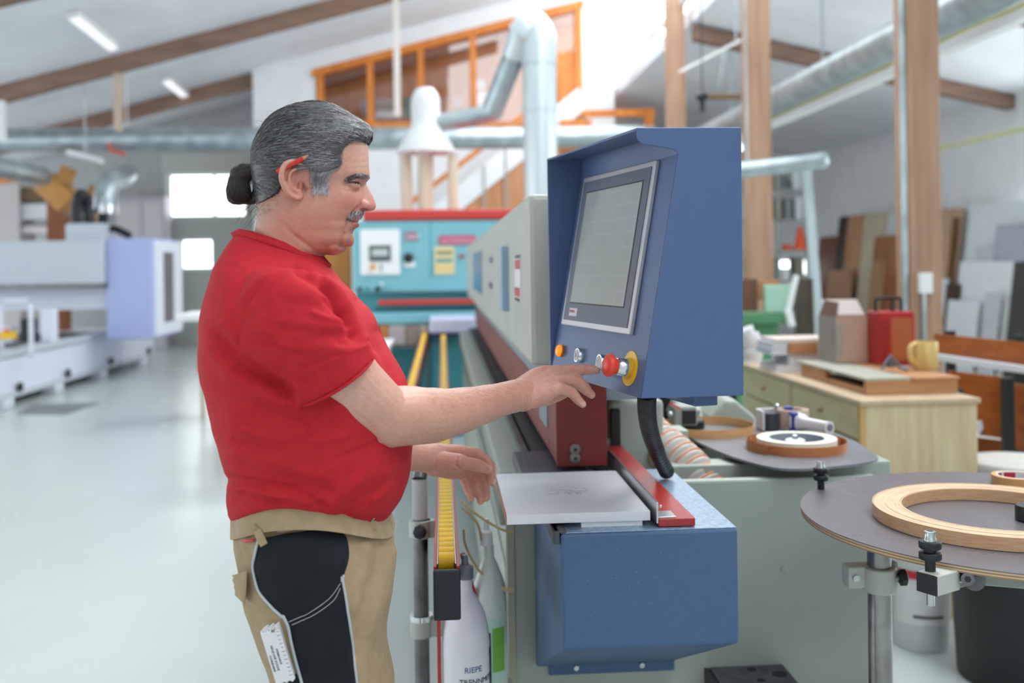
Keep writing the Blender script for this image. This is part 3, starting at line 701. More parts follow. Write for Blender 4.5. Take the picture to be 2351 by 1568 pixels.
mb = MB().cyl((c.x, c.y, z - .026), (c.x, c.y, z + .024), .034, seg=28); mb.box(c.x - .067, c.x - .01, c.y - .006, c.y + .03, z - .018, z + .026); mb.box(c.x + .01, c.x + .04, c.y + .0, c.y + .02, z - .02, z + .03)
cl2 = mb.build('clamp', mat('cast_grey', (188, 190, 182), .5, metal=.1), dk, smooth=True, bevel=.003)
MB().lathe([(.007, 0), (.007, -.006), (.003, -.006)], (c.x - .052, c.y - .006, z + .004), (0, 1, 0), 12).build('clamp_bolt', ZINC, cl2, smooth=True)
k0 = P(2063, 1326, D=2.0)
MB().cyl(P(2046, 1325, D=2.0), k0, .006, seg=12).build('knob_stem', STEEL, cl2)
MB().lathe([(.010, 0), (.017, .004), (.017, .013), (.008, .018)], k0, (1, -.1, 0), 8).build('star_knob', BLACK, cl2)
# support arm with end block, running outwards under the disc
ad = Vector((math.sin(R_(62)), math.cos(R_(62)), 0)); an = Vector((ad.y, -ad.x, 0)); q0 = P(2129, 1340, D=1.625)
zt_ = P(2129, 1314, D=1.625).z
MB().obox(q0 + ad * .03, ad, an, up, .03, .019, .0165).build('end_block', mat('cast_grey', (188, 190, 182)), dk, bevel=.002)
MB().obox(q0 - ad * .001, ad, an, up, .002, .0185, .016).build('block_plug', BLACK, dk, bevel=.001)
pp_ = [q0 + ad * .05 + up * .016, q0 + ad * .55 + up * .016, q0 + ad * .55 - up * .12, q0 + ad * .10 - up * .016, q0 + ad * .05 - up * .016]
MB().prism([p - an * .015 for p in pp_], an * .03).build('support_arm', mat('arm_grey', (146, 156, 146), .45), dk, bevel=.002)
def guide(px, pyb, D, s=1.0, lower=True):
    c = P(px, pyb, D=D); x, y, z = c
    st = MB().cyl((x, y, z - .012), (x, y, z + .02 * s), .0085 * s, seg=14).build('guide_roller', BLACK, dk)
    for h in (.016, .034): MB().lathe([(.0165 * s, h * s), (.018 * s, (h + .002) * s), (.018 * s, (h + .010) * s), (.0165 * s, (h + .012) * s)], (x, y, z), seg=24).build('washer', BLACK, st, smooth=True)
    MB().cyl((x, y, z + .026 * s), (x, y, z + .036 * s), .010 * s, seg=14).build('spacer', BLACK, st)
    MB().lathe([(.0105 * s, .046 * s), (.0105 * s, .05 * s), (.009 * s, .052 * s), (.009 * s, .062 * s), (.005 * s, .0625 * s), (.005 * s, .058 * s)], (x, y, z), seg=16).build('hex_bolt', ZINC, st, smooth=True)
    if lower: MB().cyl((x, y, z - .012), (x, y, z - .06), .0065, seg=10).build('stud', ZINC, st)
guide(2136, 1306, 1.64, 1.0)
guide(1885, 1117, 2.2, .9, False)
bl = MB().cyl(P(2166, 1327, D=1.63), P(2225, 1332, D=1.66), .006, seg=12); bl.build('bolt_shaft', ZINC, dk, smooth=True)
bh = MB().cyl(P(2222, 1330, D=1.625), P(2222, 1330, D=1.65), .0105, seg=18).build('bolt_head', STEEL, dk, smooth=True)
MB().cyl(P(2222, 1330, D=1.6245), P(2222, 1330, D=1.63), .0055, seg=6).build('hex_socket', BLACK, bh)
MB().cyl(P(2236, 1331, D=1.655), P(2236, 1331, D=1.665), .018, seg=24).build('bolt_washer', STEEL, dk, smooth=True)
hub = MB().lathe([(.026, 0), (.03, .002), (.03, .026), (.028, .029), (.006, .029)], (1.122, 1.836, .93), seg=36).build('centre_hub', BLACK, dk, smooth=True)
# beech edge tape coil
OAK = wood('beech_tape', (214, 174, 134), (196, 150, 110), .5, 30, (1, 1, 14))
cc = Vector((1.05, 1.843, .931))
coil = thing('edge_tape_coil', 'wide light beech edge tape coil lying on the round turntable', 'tape coil', tuple(cc))
nl = 17
for k in range(nl):
    r1 = .22 - k * .055 / nl; r0 = r1 - .055 / nl + .0005; h = .0235 + random.uniform(-.0006, .0006)
    mb = MB(); ring = []
    prof = [(r0, 0), (r1, 0), (r1, h), (r0, h)]
    rs = [[cc + Vector((r * math.cos(a), r * math.sin(a), z)) for r, z in prof] for a in np.linspace(0, 2 * math.pi, 97)[:-1]]
    mb.rings(rs, cap=False, close=True)
    mb.build('tape_layer', OAK if k in (0, nl - 1) else mat('tape_edge', (226, 192, 156), .6, var=.04, vscale=20), coil, smooth=True)
# roll of adhesive tape
tc_ = P(2338, 1117, Z=.931)
tt = thing('adhesive_tape_roll', 'small roll of brown adhesive tape with red and white core at the turntable back', 'tape roll', tuple(tc_))
x, y = tc_.x + .012, tc_.y + .03
MB().lathe([(.04, 0), (.05, 0), (.05, .019), (.04, .019), (.04, 0)], (x, y, .931), seg=40, cap=False).build('tape_winding', mat('tape_tan', (214, 160, 104), .4), tt, smooth=True)
MB().lathe([(.037, 0), (.0405, 0), (.0405, .0195), (.037, .0195), (.037, 0)], (x, y, .931), seg=40, cap=False).build('core', mat('core_white', (230, 226, 224), .5), tt, smooth=True)
for k, (a, b) in enumerate(((60, 100), (110, 140))):
    arc_sheet(x, y, .0366, R_(a), R_(b), .934, .948, 8).build('core_print', mat('print_red', (196, 40, 60), .5), tt)

# ------------------------------------------------------------------ rear tape tray
tz = .935
outl = smoothpath([P(a, b, Z=tz) for a, b in ((1585, 1003), (1650, 1036), (1735, 1064), (1810, 1076), (1900, 1072), (1985, 1062), (2010, 1055), (2012, 1046), (1965, 1014), (1890, 986), (1790, 966), (1700, 958), (1620, 962), (1585, 980))], 5, close=True)
tr = thing('tape_tray', 'dark rounded tray plate on the machine behind the turntable', 'tray', tuple(P(1800, 1030, Z=.9)))
MB().prism([p - Vector((0, 0, .006)) for p in outl], (0, 0, .006)).build('plate', mat('tray_grey', (120, 120, 126), .3, var=.06, vscale=12), tr)
MB().cyl((.95, 2.62, .80), (.95, 2.62, tz - .006), .05, seg=20).build('pedestal', BLACK, tr)
RUST = wood('cherry_tape', (196, 124, 76), (176, 104, 58), .45, 30, (1, 1, 20))
c2 = Vector((.938, 2.598, tz))
cb = thing('cherry_tape_coil', 'loose cherry brown edge tape coil with cream inner roll on the rear tray', 'tape coil', tuple(c2))
def spiral(c, r0, r1, turns, h, n=90, th=.0008):
    mb = MB(); vs = []
    N = int(n * turns)
    rs = []
    for k in range(N + 1):
        a = k / n * 2 * math.pi; r = r0 + (r1 - r0) * k / N
        d = Vector((math.cos(a), math.sin(a), 0))
        rs.append([c + d * r, c + d * (r + th), c + d * (r + th) + Vector((0, 0, h)), c + d * r + Vector((0, 0, h))])
    return mb.rings(rs)
spiral(c2, .118, .133, 1.6, .024).build('outer_winding', RUST, cb, smooth=True)
c3 = Vector((.936, 2.597, tz))
MB().lathe([(.072, 0), (.104, 0), (.104, .03), (.072, .03), (.072, 0)], c3, seg=64, cap=False).build('cream_winding', mat('cream_tape', (236, 230, 208), .5), cb, smooth=True)
MB().lathe([(.071, 0), (.0735, 0), (.0735, .0295), (.071, .0295), (.071, 0)], c3, seg=64, cap=False).build('core_ring', mat('core_grey', (150, 158, 166), .4), cb, smooth=True)
MB().lathe([(.026, 0), (.026, .022), (.022, .024)], c3 + Vector((0, .01, 0)), seg=32).build('white_hub', WINFRAME, cb, smooth=True)
MB().lathe([(.008, .024), (.008, .034), (.004, .036)], c3 + Vector((0, .01, 0)), seg=14).build('hub_bolt', ZINC, cb, smooth=True)
c4 = P(1600, 990, Z=tz)
cb2 = thing('tan_tape_coil', 'tan edge tape coil around a black hub at the rear tray left end', 'tape coil', (c4.x + .03, c4.y + .02, tz))
c4 = Vector((c4.x + .03, c4.y - .0, tz))
spiral(c4, .13, .137, 1.2, .024).build('outer_winding', wood('tan_tape', (222, 172, 118), (206, 150, 96), .5, 20, (1, 1, 10)), cb2, smooth=True)
hb_ = Vector((c4.x - .03, c4.y + .06, tz))
MB().lathe([(.038, 0), (.038, .022), (.034, .026)], hb_, seg=28).build('black_hub', BLACK, cb2, smooth=True)
MB().lathe([(.008, .026), (.008, .04), (.003, .042)], hb_, seg=12).build('hub_bolt', ZINC, cb2, smooth=True)
for s_ in (-1, 1): MB().ell(hb_ + Vector((s_ * .016, 0, .048)), .012, .004, .012).build('wing_nut', ZINC, cb2, smooth=True)
# packing tape dispenser
d0 = P(1790, 985, Z=tz); ds = thing('tape_dispenser', 'packing tape dispenser with white grip and clear tape roll lying on the rear tray', 'dispenser', tuple(d0))
q = P(1770, 985, Z=tz + .002)
MB().lathe([(.026, 0), (.026, .05)], (q.x, q.y, tz + .001), seg=28).build('dark_roller', mat('dark_roll', (60, 64, 72), .3), ds, smooth=True)
B(q.x - .035, q.x - .027, q.y - .03, q.y + .03, tz + .001, tz + .06).build('side_plate', mat('dispenser_grey', (210, 208, 212), .4), ds, bevel=.003)
B(q.x - .035, q.x + .02, q.y + .03, q.y + .037, tz + .001, tz + .06).build('back_plate', MATS['dispenser_grey'], ds, bevel=.003)
q2 = P(1818, 965, D=2.98)
MB().lathe([(.03, 0), (.05, 0), (.05, .05), (.03, .05), (.03, 0)], (q2.x, q2.y, tz + .008), seg=36, cap=False).build('tape_roll', mat('clear_tape', (205, 176, 158), .2), ds, smooth=True)
MB().lathe([(.014, .05), (.014, .058), (.006, .06)], (q2.x - .01, q2.y, tz + .008), seg=16).build('blue_cap', mat('dispenser_blue', (50, 60, 150), .4), ds, smooth=True)
MB().lathe([(.005, .05), (.008, .064), (.003, .068)], (q2.x - .045, q2.y, tz + .008), seg=12).build('screw', CHROME, ds, smooth=True)
g0 = P(1832, 968, D=2.9); g1 = P(1905, 982, D=2.78)
dd = (g1 - g0).normalized()
B(g0.x - .022, g0.x - .004, g0.y - .02, g0.y + .02, tz + .001, tz + .062).build('blue_band', MATS['dispenser_blue'], ds, bevel=.004)
mb = MB(); u_, w_ = perp(dd); rs = []
for p, a, b in ((g0 - dd * .01, .024, .026), (g0 + dd * .015, .023, .024), (g0 + dd * .03, .015, .016), (g1 - dd * .02, .0145, .0155), (g1, .0155, .0165)):
    rs.append([p + u_ * a * math.copysign(abs(math.cos(t)) ** .6, math.cos(t)) + w_ * b * math.copysign(abs(math.sin(t)) ** .6, math.sin(t)) for t in np.linspace(0, 2 * math.pi, 25)[:-1]])
mb.rings(rs).build('grip', mat('grip_white', (222, 220, 224), .4), ds, smooth=True)
MB().lathe([(.0105, 0), (.0105, .0015)], g1, dd, 20).build('grip_hole', mat('hole_grey', (130, 126, 126), .6), ds)

# ------------------------------------------------------------------ drawer cabinet
BIRCH = wood('birch_ply', (226, 206, 166), (208, 184, 140), .5, 5, (6, 6, .7))
BIRCH2 = wood('birch_front', (206, 194, 156), (192, 178, 138), .5, 5, (1, .7, 5))
cbx = thing('drawer_cabinet', 'pale birch drawer cabinet behind the machine', 'cabinet', (1.9, 4.6, 0))
CX0, CX1, CY0, CY1, CZ = 1.65, 2.13, 3.85, 5.45, .88
B(CX0 + .02, CX1, CY0, CY1, .0, CZ - .02).build('carcass', BIRCH, cbx, bevel=.003)
B(CX0 - .005, CX1 + .01, CY0 - .01, CY1, CZ - .02, CZ).build('top_board', wood('birch_top', (214, 190, 158), (200, 172, 140), .4, 4, (5, .6, 1)), cbx, bevel=.002)
B(CX0, CX0 + .02, CY0, CY0 + .03, 0, CZ - .02).build('edge_strip', wood('edge_pine', (222, 180, 118), (208, 162, 100), .5, 5, (6, 6, .7)), cbx)
for j, (za, zb) in enumerate(((.72, .855), (.46, .71), (.2, .45))):
    for i in range(2):
        ya = CY0 + .035 + i * .77; dr = B(CX0 - .001, CX0 + .02, ya, ya + .75, za, zb).build('drawer_front', BIRCH2, cbx, bevel=.002)
        MB().ell((CX0 - .012, ya + .375, (za + zb) / 2), .012, .012, .012, 12, 8).build('knob', mat('knob_brown', (170, 140, 95), .5), dr, smooth=True)
# stuff on the cabinet
TZ = .95
st = thing('veneer_box', 'flat plywood box with a slot lying on the birch cabinet', 'box', (1.93, 4.3, CZ))
OAKB = wood('oak_box', (196, 144, 102), (176, 122, 80), .5, 4, (.8, 4, 6))
B(1.74, 2.13, 4.0, 4.03, CZ, TZ - .012).build('front_board', OAKB, st, bevel=.002)
mb = MB().box(1.74, 1.77, 4.03, 4.75, CZ, CZ + .025); mb.box(1.74, 1.77, 4.45, 4.75, CZ + .025, TZ - .012); mb.build('side_board', OAKB, st)
B(2.10, 2.13, 4.03, 4.75, CZ, TZ - .012).build('side_board', OAKB, st)
B(1.79, 2.08, 4.06, 4.7, CZ, CZ + .01).build('dark_bottom', BLACK, st)
B(1.735, 1.93, 4.0, 4.8, TZ - .012, TZ).build('grey_lid', mat('lid_grey', (178, 176, 160), .5), st, bevel=.002)
B(1.935, 2.135, 3.99, 4.8, TZ - .012, TZ).build('oak_lid', OAKB, st, bevel=.002)
def stand(px, D, ztop_px, z0): pass
q0 = P(1922, 833, D=4.72); q1 = P(2033, 690, D=4.72)
cdb = thing('cardboard_box', 'open brown cardboard box standing on the birch cabinet', 'box', (q0.x, q0.y, TZ))
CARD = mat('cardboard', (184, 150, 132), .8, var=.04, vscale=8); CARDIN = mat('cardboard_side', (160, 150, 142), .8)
xm = P(1950, 800, D=4.72).x; zt_ = P(1980, 728, D=4.72).z; y_ = q0.y
B(q0.x, q1.x, y_, y_ + .004, TZ, zt_).build('front_wall', CARD, cdb)
B(q0.x, q1.x, y_ + .22, y_ + .224, TZ, zt_).build('back_wall', CARD, cdb)
B(q0.x - .004, q0.x, y_, y_ + .224, TZ, zt_).build('side_wall', CARDIN, cdb)
B(q1.x, q1.x + .004, y_, y_ + .224, TZ, zt_).build('side_wall', CARD, cdb)
B(q0.x, q1.x, y_, y_ + .22, TZ, TZ + .004).build('bottom', CARD, cdb)
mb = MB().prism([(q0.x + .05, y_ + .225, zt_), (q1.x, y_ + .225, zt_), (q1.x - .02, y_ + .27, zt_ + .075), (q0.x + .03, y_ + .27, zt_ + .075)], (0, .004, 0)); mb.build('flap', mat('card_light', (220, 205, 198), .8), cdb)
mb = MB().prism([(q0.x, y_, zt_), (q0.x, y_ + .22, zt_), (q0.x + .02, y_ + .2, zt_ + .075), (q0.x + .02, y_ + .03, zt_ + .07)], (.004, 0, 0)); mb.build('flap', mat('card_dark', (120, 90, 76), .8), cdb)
B(q0.x - .001, q0.x + .03, y_ - .001, y_, TZ + .03, zt_ - .03).build('tape_strip', CARDIN, cdb)
q0 = P(2020, 832, D=4.6); q1 = P(2104, 715, D=4.6); y_ = q0.y
rc = thing('red_tool_case', 'red plastic tool case with black handle beside the cardboard box', 'case', (q0.x, y_, TZ))
REDC = mat('case_red', (178, 36, 38), .35)
B(q0.x, q1.x, y_, y_ + .14, TZ, q1.z).build('shell', REDC, rc, bevel=.01)
B(q0.x + .055, q1.x - .018, y_ - .004, y_, TZ + .02, q1.z - .03).build('front_label', mat('case_orange', (176, 92, 50), .4), rc, bevel=.004)
for k in range(9): B(q0.x + .005, q0.x + .045, y_ - .003, y_, TZ + .02 + k * .022, TZ + .03 + k * .022).build('rib', mat('case_red_dark', (140, 24, 30), .4), rc)
xa, xb = P(2026, 700, D=4.6).x, P(2086, 700, D=4.6).x
MB().tube(smoothpath([(xa, y_ + .07, q1.z - .005), (xa, y_ + .07, q1.z + .05), (xa + .015, y_ + .07, q1.z + .06), (xb - .015, y_ + .07, q1.z + .06), (xb, y_ + .07, q1.z + .05), (xb, y_ + .07, q1.z - .005)], 5), .008, 10).build('handle', BLACK, rc, smooth=True)
MB().cyl(((xa + xb) / 2 + .02, y_ + .07, q1.z), ((xa + xb) / 2 + .02, y_ + .07, q1.z + .055), .007, seg=10).build('handle_post', BLACK, rc)
m0 = P(2125, 843, D=4.42); mg = thing('wooden_mug', 'pale yellow wooden mug shaped block in front of the red tool case', 'mug', (m0.x, m0.y, TZ))
MUG = wood('mug_wood', (232, 200, 130), (214, 178, 106), .5, 6, (6, 6, 1))
MB().lathe([(.05, 0), (.053, .004), (.053, .118), (.05, .124), (.045, .124), (.043, .05)], (m0.x, m0.y, TZ), seg=32).build('body', MUG, mg, smooth=True)
MB().tube(smoothpath([(m0.x - .045, m0.y - .01, TZ + .115), (m0.x - .075, m0.y - .015, TZ + .1), (m0.x - .075, m0.y - .015, TZ + .05), (m0.x - .045, m0.y - .01, TZ + .02)], 6), .012, 10).build('handle', MUG, mg, smooth=True)
k0 = P(2055, 838, D=4.35); cpz = thing('metal_clamp', 'small grey metal clamp lying in front of the red case', 'clamp', (k0.x, k0.y, TZ))
MB().tube([(k0.x - .06, k0.y, TZ + .012), (k0.x - .02, k0.y, TZ + .07), (k0.x + .02, k0.y, TZ + .02), (k0.x + .05, k0.y - .02, TZ + .008)], .008, 8).build('jaw', mat('clamp_blue_grey', (120, 125, 138), .4, metal=.5), cpz, smooth=True)
MB().cyl((k0.x - .02, k0.y, TZ + .02), (k0.x - .02, k0.y, TZ + .05), .018, seg=14).build('screw_nut', STEEL, cpz)
# catalogues and samples on the far half of the cabinet
zz = CZ; yc = 5.05
specs = [(1770, 1915, .035, (206, 206, 208), 'grey plastic tray under the white catalogues on the cabinet', 'plastic_tray', 'tray'),
         (1800, 1905, .05, (228, 230, 230), 'white folded cloth bundle on the cabinet below the brown book', 'cloth_bundle', 'bundle'),
         (1760, 1885, .032, (196, 200, 216), 'bluish white catalogue lowest in the stack on the cabinet', 'catalogue', 'book'),
         (1764, 1880, .03, (214, 216, 226), 'white catalogue in the middle of the stack on the cabinet', 'catalogue', 'book'),
         (1772, 1910, .018, (222, 204, 194), 'pinkish topmost catalogue of the stack on the cabinet', 'catalogue', 'book')]
for a, b, h, rgb, lab, nm, cat_ in specs:
    pa, pb = P(a, 800, D=5.1), P(b, 800, D=5.1)
    t = thing(nm, lab, cat_, (pa.x, yc, zz)); m_ = mat('paper_%d_%d' % (a, b), rgb, .7)
    B(pa.x, pb.x, yc - .12, yc + .14, zz, zz + .003).build('cover', m_, t)
    B(pa.x + .004, pb.x - .003, yc - .117, yc + .137, zz + .003, zz + h - .003).build('pages', mat('paper_white', (226, 226, 230), .8), t, bevel=.002)
    B(pa.x, pb.x, yc - .12, yc + .14, zz + h - .003, zz + h).build('cover', m_, t)
    zz += h
pa, pb = P(1815, 800, D=5.0), P(1880, 800, D=5.0)
t = thing('sample_block', 'brown wooden sample block leaning on the catalogues', 'block', (pa.x, yc - .15, CZ + .085))
B(pa.x, pb.x, yc - .145, yc - .122, CZ + .09, CZ + .15).build('block', OAKB, t, bevel=.003); B(pb.x, pb.x + .07, yc - .145, yc - .122, CZ + .09, CZ + .16).build('pale_end', mat('pale_sample', (226, 208, 194), .6), t, bevel=.003)
pa = P(1728, 830, D=5.6)
t = thing('white_duct', 'white flexible duct standing behind the blue console', 'duct', (pa.x, pa.y, 0))
path = [(pa.x, pa.y, z) for z in np.linspace(0, 1.0, 80)] + [(pa.x - .02 - k * .01, pa.y + .0, 1.0 + .02 * k) for k in range(4)]
MB().tube(path, [.055 + .004 * math.cos(i * 1.2) for i in range(len(path))], 20).build('ribbed_wall', mat('duct_white', (214, 214, 216), .4), t, smooth=True, auto=False)
MB().lathe([(.065, 0), (.065, .03)], (pa.x, pa.y, 0.0), seg=20).build('floor_collar', STEEL, t)

# ------------------------------------------------------------------ brown wood clamping trolley
TEAK = wood('reddish_ply', (168, 92, 36), (148, 74, 24), .4, 4, (.8, 3, 6))
tv = thing('clamping_trolley', 'reddish brown wooden clamping trolley with black posts at the right edge', 'trolley', tuple(P(2300, 1100, D=4.6).xy) + (0,))
def bd(pl, pr, pt0, pt1, pb0, pb1, D0, D1, name, m_, th=.02):
    a, b, c_, d_ = P(pl, pt0, D=D0), P(pr, pt1, D=D1), P(pr, pb1, D=D1), P(pl, pb0, D=D0)
    return MB().prism([a, b, c_, d_], (0, th, 0)).build(name, m_, tv, bevel=.003)
bd(2150, 2440, 766, 795, 822, 865, 5.4, 4.9, 'upper_board', TEAK, .03)
bd(2182, 2320, 852, 868, 990, 1010, 4.7, 4.5, 'lower_board', TEAK, .03)
bd(2325, 2440, 880, 890, 1030, 1050, 4.6, 4.3, 'side_board', TEAK, .03)
bd(2195, 2450, 820, 855, 835, 872, 5.1, 4.7, 'shelf_edge', mat('shelf_white', (216, 220, 226), .5), .3)
bd(2210, 2310, 1000, 1012, 1060, 1075, 4.75, 4.6, 'inner_board', mat('reddish_dark', (130, 66, 26), .5), .02)
for px, pt, D in ((2186, 760, 5.35), (2318, 868, 4.45), (2344, 770, 5.2)):
    p = P(px, pt, D=D); B(p.x - .022, p.x + .022, p.y, p.y + .04, 0.04, p.z).build('post', BLACK, tv, bevel=.003)
    MB().cyl((p.x, p.y + .02, 0), (p.x, p.y + .02, .04), .03, seg=14).build('foot', BLACK, tv)
p = P(2196, 906, D=4.3); MB().lathe([(.02, 0), (.034, .008), (.034, .024), (.015, .03)], p, (-.3, -1, 0), 8).build('star_knob', BLACK, tv)
MB().cyl(p, p + Vector((.03, .12, 0)), .008, seg=10).build('knob_stem', STEEL, tv)
p = P(2235, 960, D=4.65)
mb = MB().prism([P(2212, 1000, D=4.55), P(2262, 958, D=4.6), P(2270, 962, D=4.6), P(2215, 1050, D=4.55)], (0, .02, 0)); mb.build('white_wedge', MATS['shelf_white'], tv)
# buckets and bin
def bucket(px, D, r, h, lab, m_, z0=0.0, lid=None, nm='bucket'):
    c = P(px, 1000, D=D); t = thing(nm, lab, 'bucket', (c.x, c.y, z0))
    MB().lathe([(r * .86, 0), (r * .9, .01), (r, h - .02), (r * 1.03, h - .02), (r * 1.03, h), (r * .97, h), (r * .9, h * .6), (.01, h * .6)], (c.x, c.y, z0), seg=40, cap=True).build('body', m_, t, smooth=True)
    return t, c
bw, c = bucket(2108, 3.72, .105, .36, 'white plastic bucket with red and white label under the turntable', mat('bucket_white', (206, 208, 210), .4))
mb = arc_sheet(c.x, c.y, .1055, R_(-170), R_(-20), .10, .30, 24)
for v in range(len(mb.v)):
    x, y, z = mb.v[v]; k = 1 - .06 * (.36 - z) / .36 + .004; mb.v[v] = (c.x + (x - c.x) * k, c.y + (y - c.y) * k, z)
lb2 = mb.build('label', mat('bucket_label', (226, 222, 222), .5), bw)
arc_sheet(c.x, c.y, .1075, R_(-165), R_(-60), .27, .30, 18).build('red_band', mat('print_red', (196, 40, 60)), lb2)
arc_sheet(c.x, c.y, .1068, R_(-130), R_(-70), .13, .138, 18).build('text_line', BLACK, lb2)
bucket(2320, 3.42, .2, .48, 'tall black waste bin under the turntable', mat('bin_black', (20, 21, 25), .45), nm='waste_bin')[0]['category'] = 'bin'
t, c = bucket(2335, 4.05, .185, .6, 'white drum with lid behind the turntable and black bin', mat('bucket_white', (206, 208, 210)), nm='plastic_drum')
t['category'] = 'drum'
MB().lathe([(.192, .585), (.195, .6), (.19, .615), (.02, .617)], (c.x, c.y, 0), seg=40).build('lid', mat('tub_lid', (214, 212, 204), .5, var=.03), t, smooth=True)

# ------------------------------------------------------------------ sheets leaning against the right wall
def lean(pl, pr, pt, rgb, lab, off=0.0, nm='board', cat_='board', th=.022, woody=True):
    xw = 7.44 - off; pm = (pl + pr) / 2
    ya, yb_ = P(pr, 600, X=xw).y, P(pl, 600, X=xw).y; zt_ = P(pm, pt, X=xw).z
    m_ = wood('sheet_%d_%d' % (pl, pt), rgb, tuple(v * .9 for v in rgb), .6, 2, (2, 3, .5)) if woody else mat('sheet_%d_%d' % (pl, pt), rgb, .5, var=.01)
    ln = .12 * zt_
    o = MB().prism([(xw - ln - th, ya, 0), (xw - ln, ya, 0), (xw, ya, zt_), (xw - th, ya, zt_)], (0, yb_ - ya, 0)).build(nm, m_, None, bevel=.002)
    return setp(o, lab, cat_, 'sheets leaning on the right wall')
lean(1885, 1937, 543, (132, 74, 52), 'short red-brown board at the far end of the leaning sheets', .0)
lean(1931, 1951, 497, (66, 48, 40), 'narrow dark wenge board among the leaning sheets', .04)
lean(1952, 1992, 494, (206, 152, 110), 'tan board right of the narrow dark board', .08)
lean(1905, 1960, 620, (190, 144, 112), 'low tan offcut in front of the red-brown board', .36)
lean(1990, 2042, 490, (216, 204, 176), 'cream plywood sheet left of the white leaning panel', .12)
lean(2036, 2078, 488, (222, 226, 230), 'white panel between cream sheet and thick timber post', .1, woody=False)
lean(2012, 2078, 541, (176, 118, 76), 'square brown panel in front of the cream sheet', .28)
lean(2008, 2036, 600, (196, 150, 106), 'narrow upright batten before the square brown panel', .36)
lean(2040, 2085, 632, (170, 100, 62), 'low orange-brown offcut beside the thick post', .4)
lean(2100, 2176, 482, (204, 172, 152), 'pinkish beige sheet directly right of the thick post', .12)
lean(2176, 2216, 478, (196, 160, 130), 'beige sheet with dark edge right of the pinkish one', .2)
lean(2192, 2203, 500, (116, 78, 40), 'thin dark brown strip on the beige sheet', .26)
lean(2150, 2180, 640, (226, 226, 232), 'narrow white strip low beside the thick post', .42, woody=False)
lean(2176, 2206, 652, (74, 54, 46), 'dark brown offcut between two white panels', .44)
lean(2216, 2420, 462, (224, 230, 232), 'tallest white sheet at the right edge of the picture', .1, woody=False)
lean(2292, 2420, 512, (176, 180, 192), 'grey panel in front of the tallest white sheet', .24, woody=False)
lean(2245, 2288, 566, (196, 198, 208), 'small light grey panel left of the grey one', .3, woody=False)
lean(2208, 2345, 600, (232, 236, 238), 'wide bright white panel low before the grey panels', .36, woody=False)
lean(2180, 2250, 690, (236, 238, 240), 'white offcut at the left foot of the wide white panel', .5, woody=False)
lean(2265, 2300, 672, (206, 206, 212), 'pale grey strip before the wide white panel', .52, woody=False)
lean(2310, 2330, 676, (200, 202, 200), 'thin grey-green strip right of the pale grey strip', .54, woody=False)
lean(2332, 2420, 600, (70, 68, 66), 'dark slatted panel at the right picture edge', .6)

# ------------------------------------------------------------------ ducts and pipes on the right
dp = P(1912, 165, D=9.5)
du = thing('ceiling_duct', 'thick galvanised duct running under the right ceiling', 'duct', (dp.x, 6, dp.z))
MB().cyl((dp.x, 5.2, dp.z), (dp.x, 18.5, dp.z), .15, seg=32).build('duct_tube', GALV, du, smooth=True)
for y in np.arange(6, 18, 1.5): MB().cyl((dp.x, y, dp.z), (dp.x, y + .05, dp.z), .156, seg=32).build('joint_band', GALV, du, smooth=True)
for y in (9.5, 12.6, 15.7): B(dp.x - .01, dp.x + .01, y, y + .02, dp.z + .14, zr(dp.x) - .0).build('hanger', GALV, du)
lt = thing('strip_light', 'long white strip light below the thick duct', 'lamp', (dp.x + .12, 6, dp.z - .2))
B(dp.x + .06, dp.x + .16, 6, 17, dp.z - .24, dp.z - .17).build('housing', WINFRAME, lt)
gp = P(2250, 48, D=7.6)
g_ = thing('yellow_pipe', 'thin yellow-green pipe beside the thick ceiling duct', 'pipe', (gp.x, 6, gp.z))
MB().cyl((gp.x, 5.5, gp.z), (gp.x, 16, gp.z), .035, seg=14).build('pipe_run', mat('pipe_olive', (176, 170, 92), .5), g_, smooth=True)
for y in (7, 12.6): B(gp.x - .006, gp.x + .006, y, y + .02, gp.z, zr(gp.x)).build('hanger', CEIL, g_)
p0, p1 = P(2150, 342, D=12), P(2420, 280, D=9.4)
g_ = thing('green_pipe', 'thin pale green pipe along the right wall', 'pipe', tuple(p0)); MB().cyl(p0, p1, .03, seg=12).build('pipe_run', mat('pipe_pale', (190, 196, 150), .5), g_, smooth=True)
for k in (.0,): q = p0.lerp(p1, k); B(q.x - .01, q.x + .01, q.y - .01, q.y + .01, q.z, zr(q.x)).build('hanger', WINFRAME, g_)
p0, p1 = P(1640, 398, D=8.6), P(1893, 368, D=8.6)
g_ = thing('short_duct', 'short silver duct with closed end right of the console', 'duct', tuple(p1)); d_ = (p1 - p0).normalized()
MB().cyl(p0, p1, .07, seg=24).build('duct_tube', GALV, g_, smooth=True); MB().lathe([(.075, -.05), (.075, 0), (.06, .02), (.01, .03)], p1, d_, 24).build('end_cap', GALV, g_, smooth=True)
q = p0.lerp(p1, .3); MB().cyl(q, (q.x, q.y, zr(3.4)), .01, seg=8).build('hanger', GALV, g_)
p0, p1 = P(1852, 385, D=8.8), P(1880, 760, D=8.4)
g_ = thing('steel_prop', 'pale blue-grey steel prop leaning below the short duct', 'prop', tuple(p1)); p2 = p1 + (p1 - p0) * ((p1.z) / (p0.z - p1.z))
MB().bar(p2, p0, .075, .05, (0, 1, 0)).build('tube', mat('prop_grey', (176, 190, 192), .45), g_, bevel=.008)
MB().box(p2.x - .06, p2.x + .06, p2.y - .06, p2.y + .06, 0, .015).build('foot_plate', STEEL, g_)
q = P(1612, 222, D=10.5)
g_ = thing('hoist_tool', 'black pneumatic tool hanging from the ceiling between the far posts', 'tool', tuple(q))
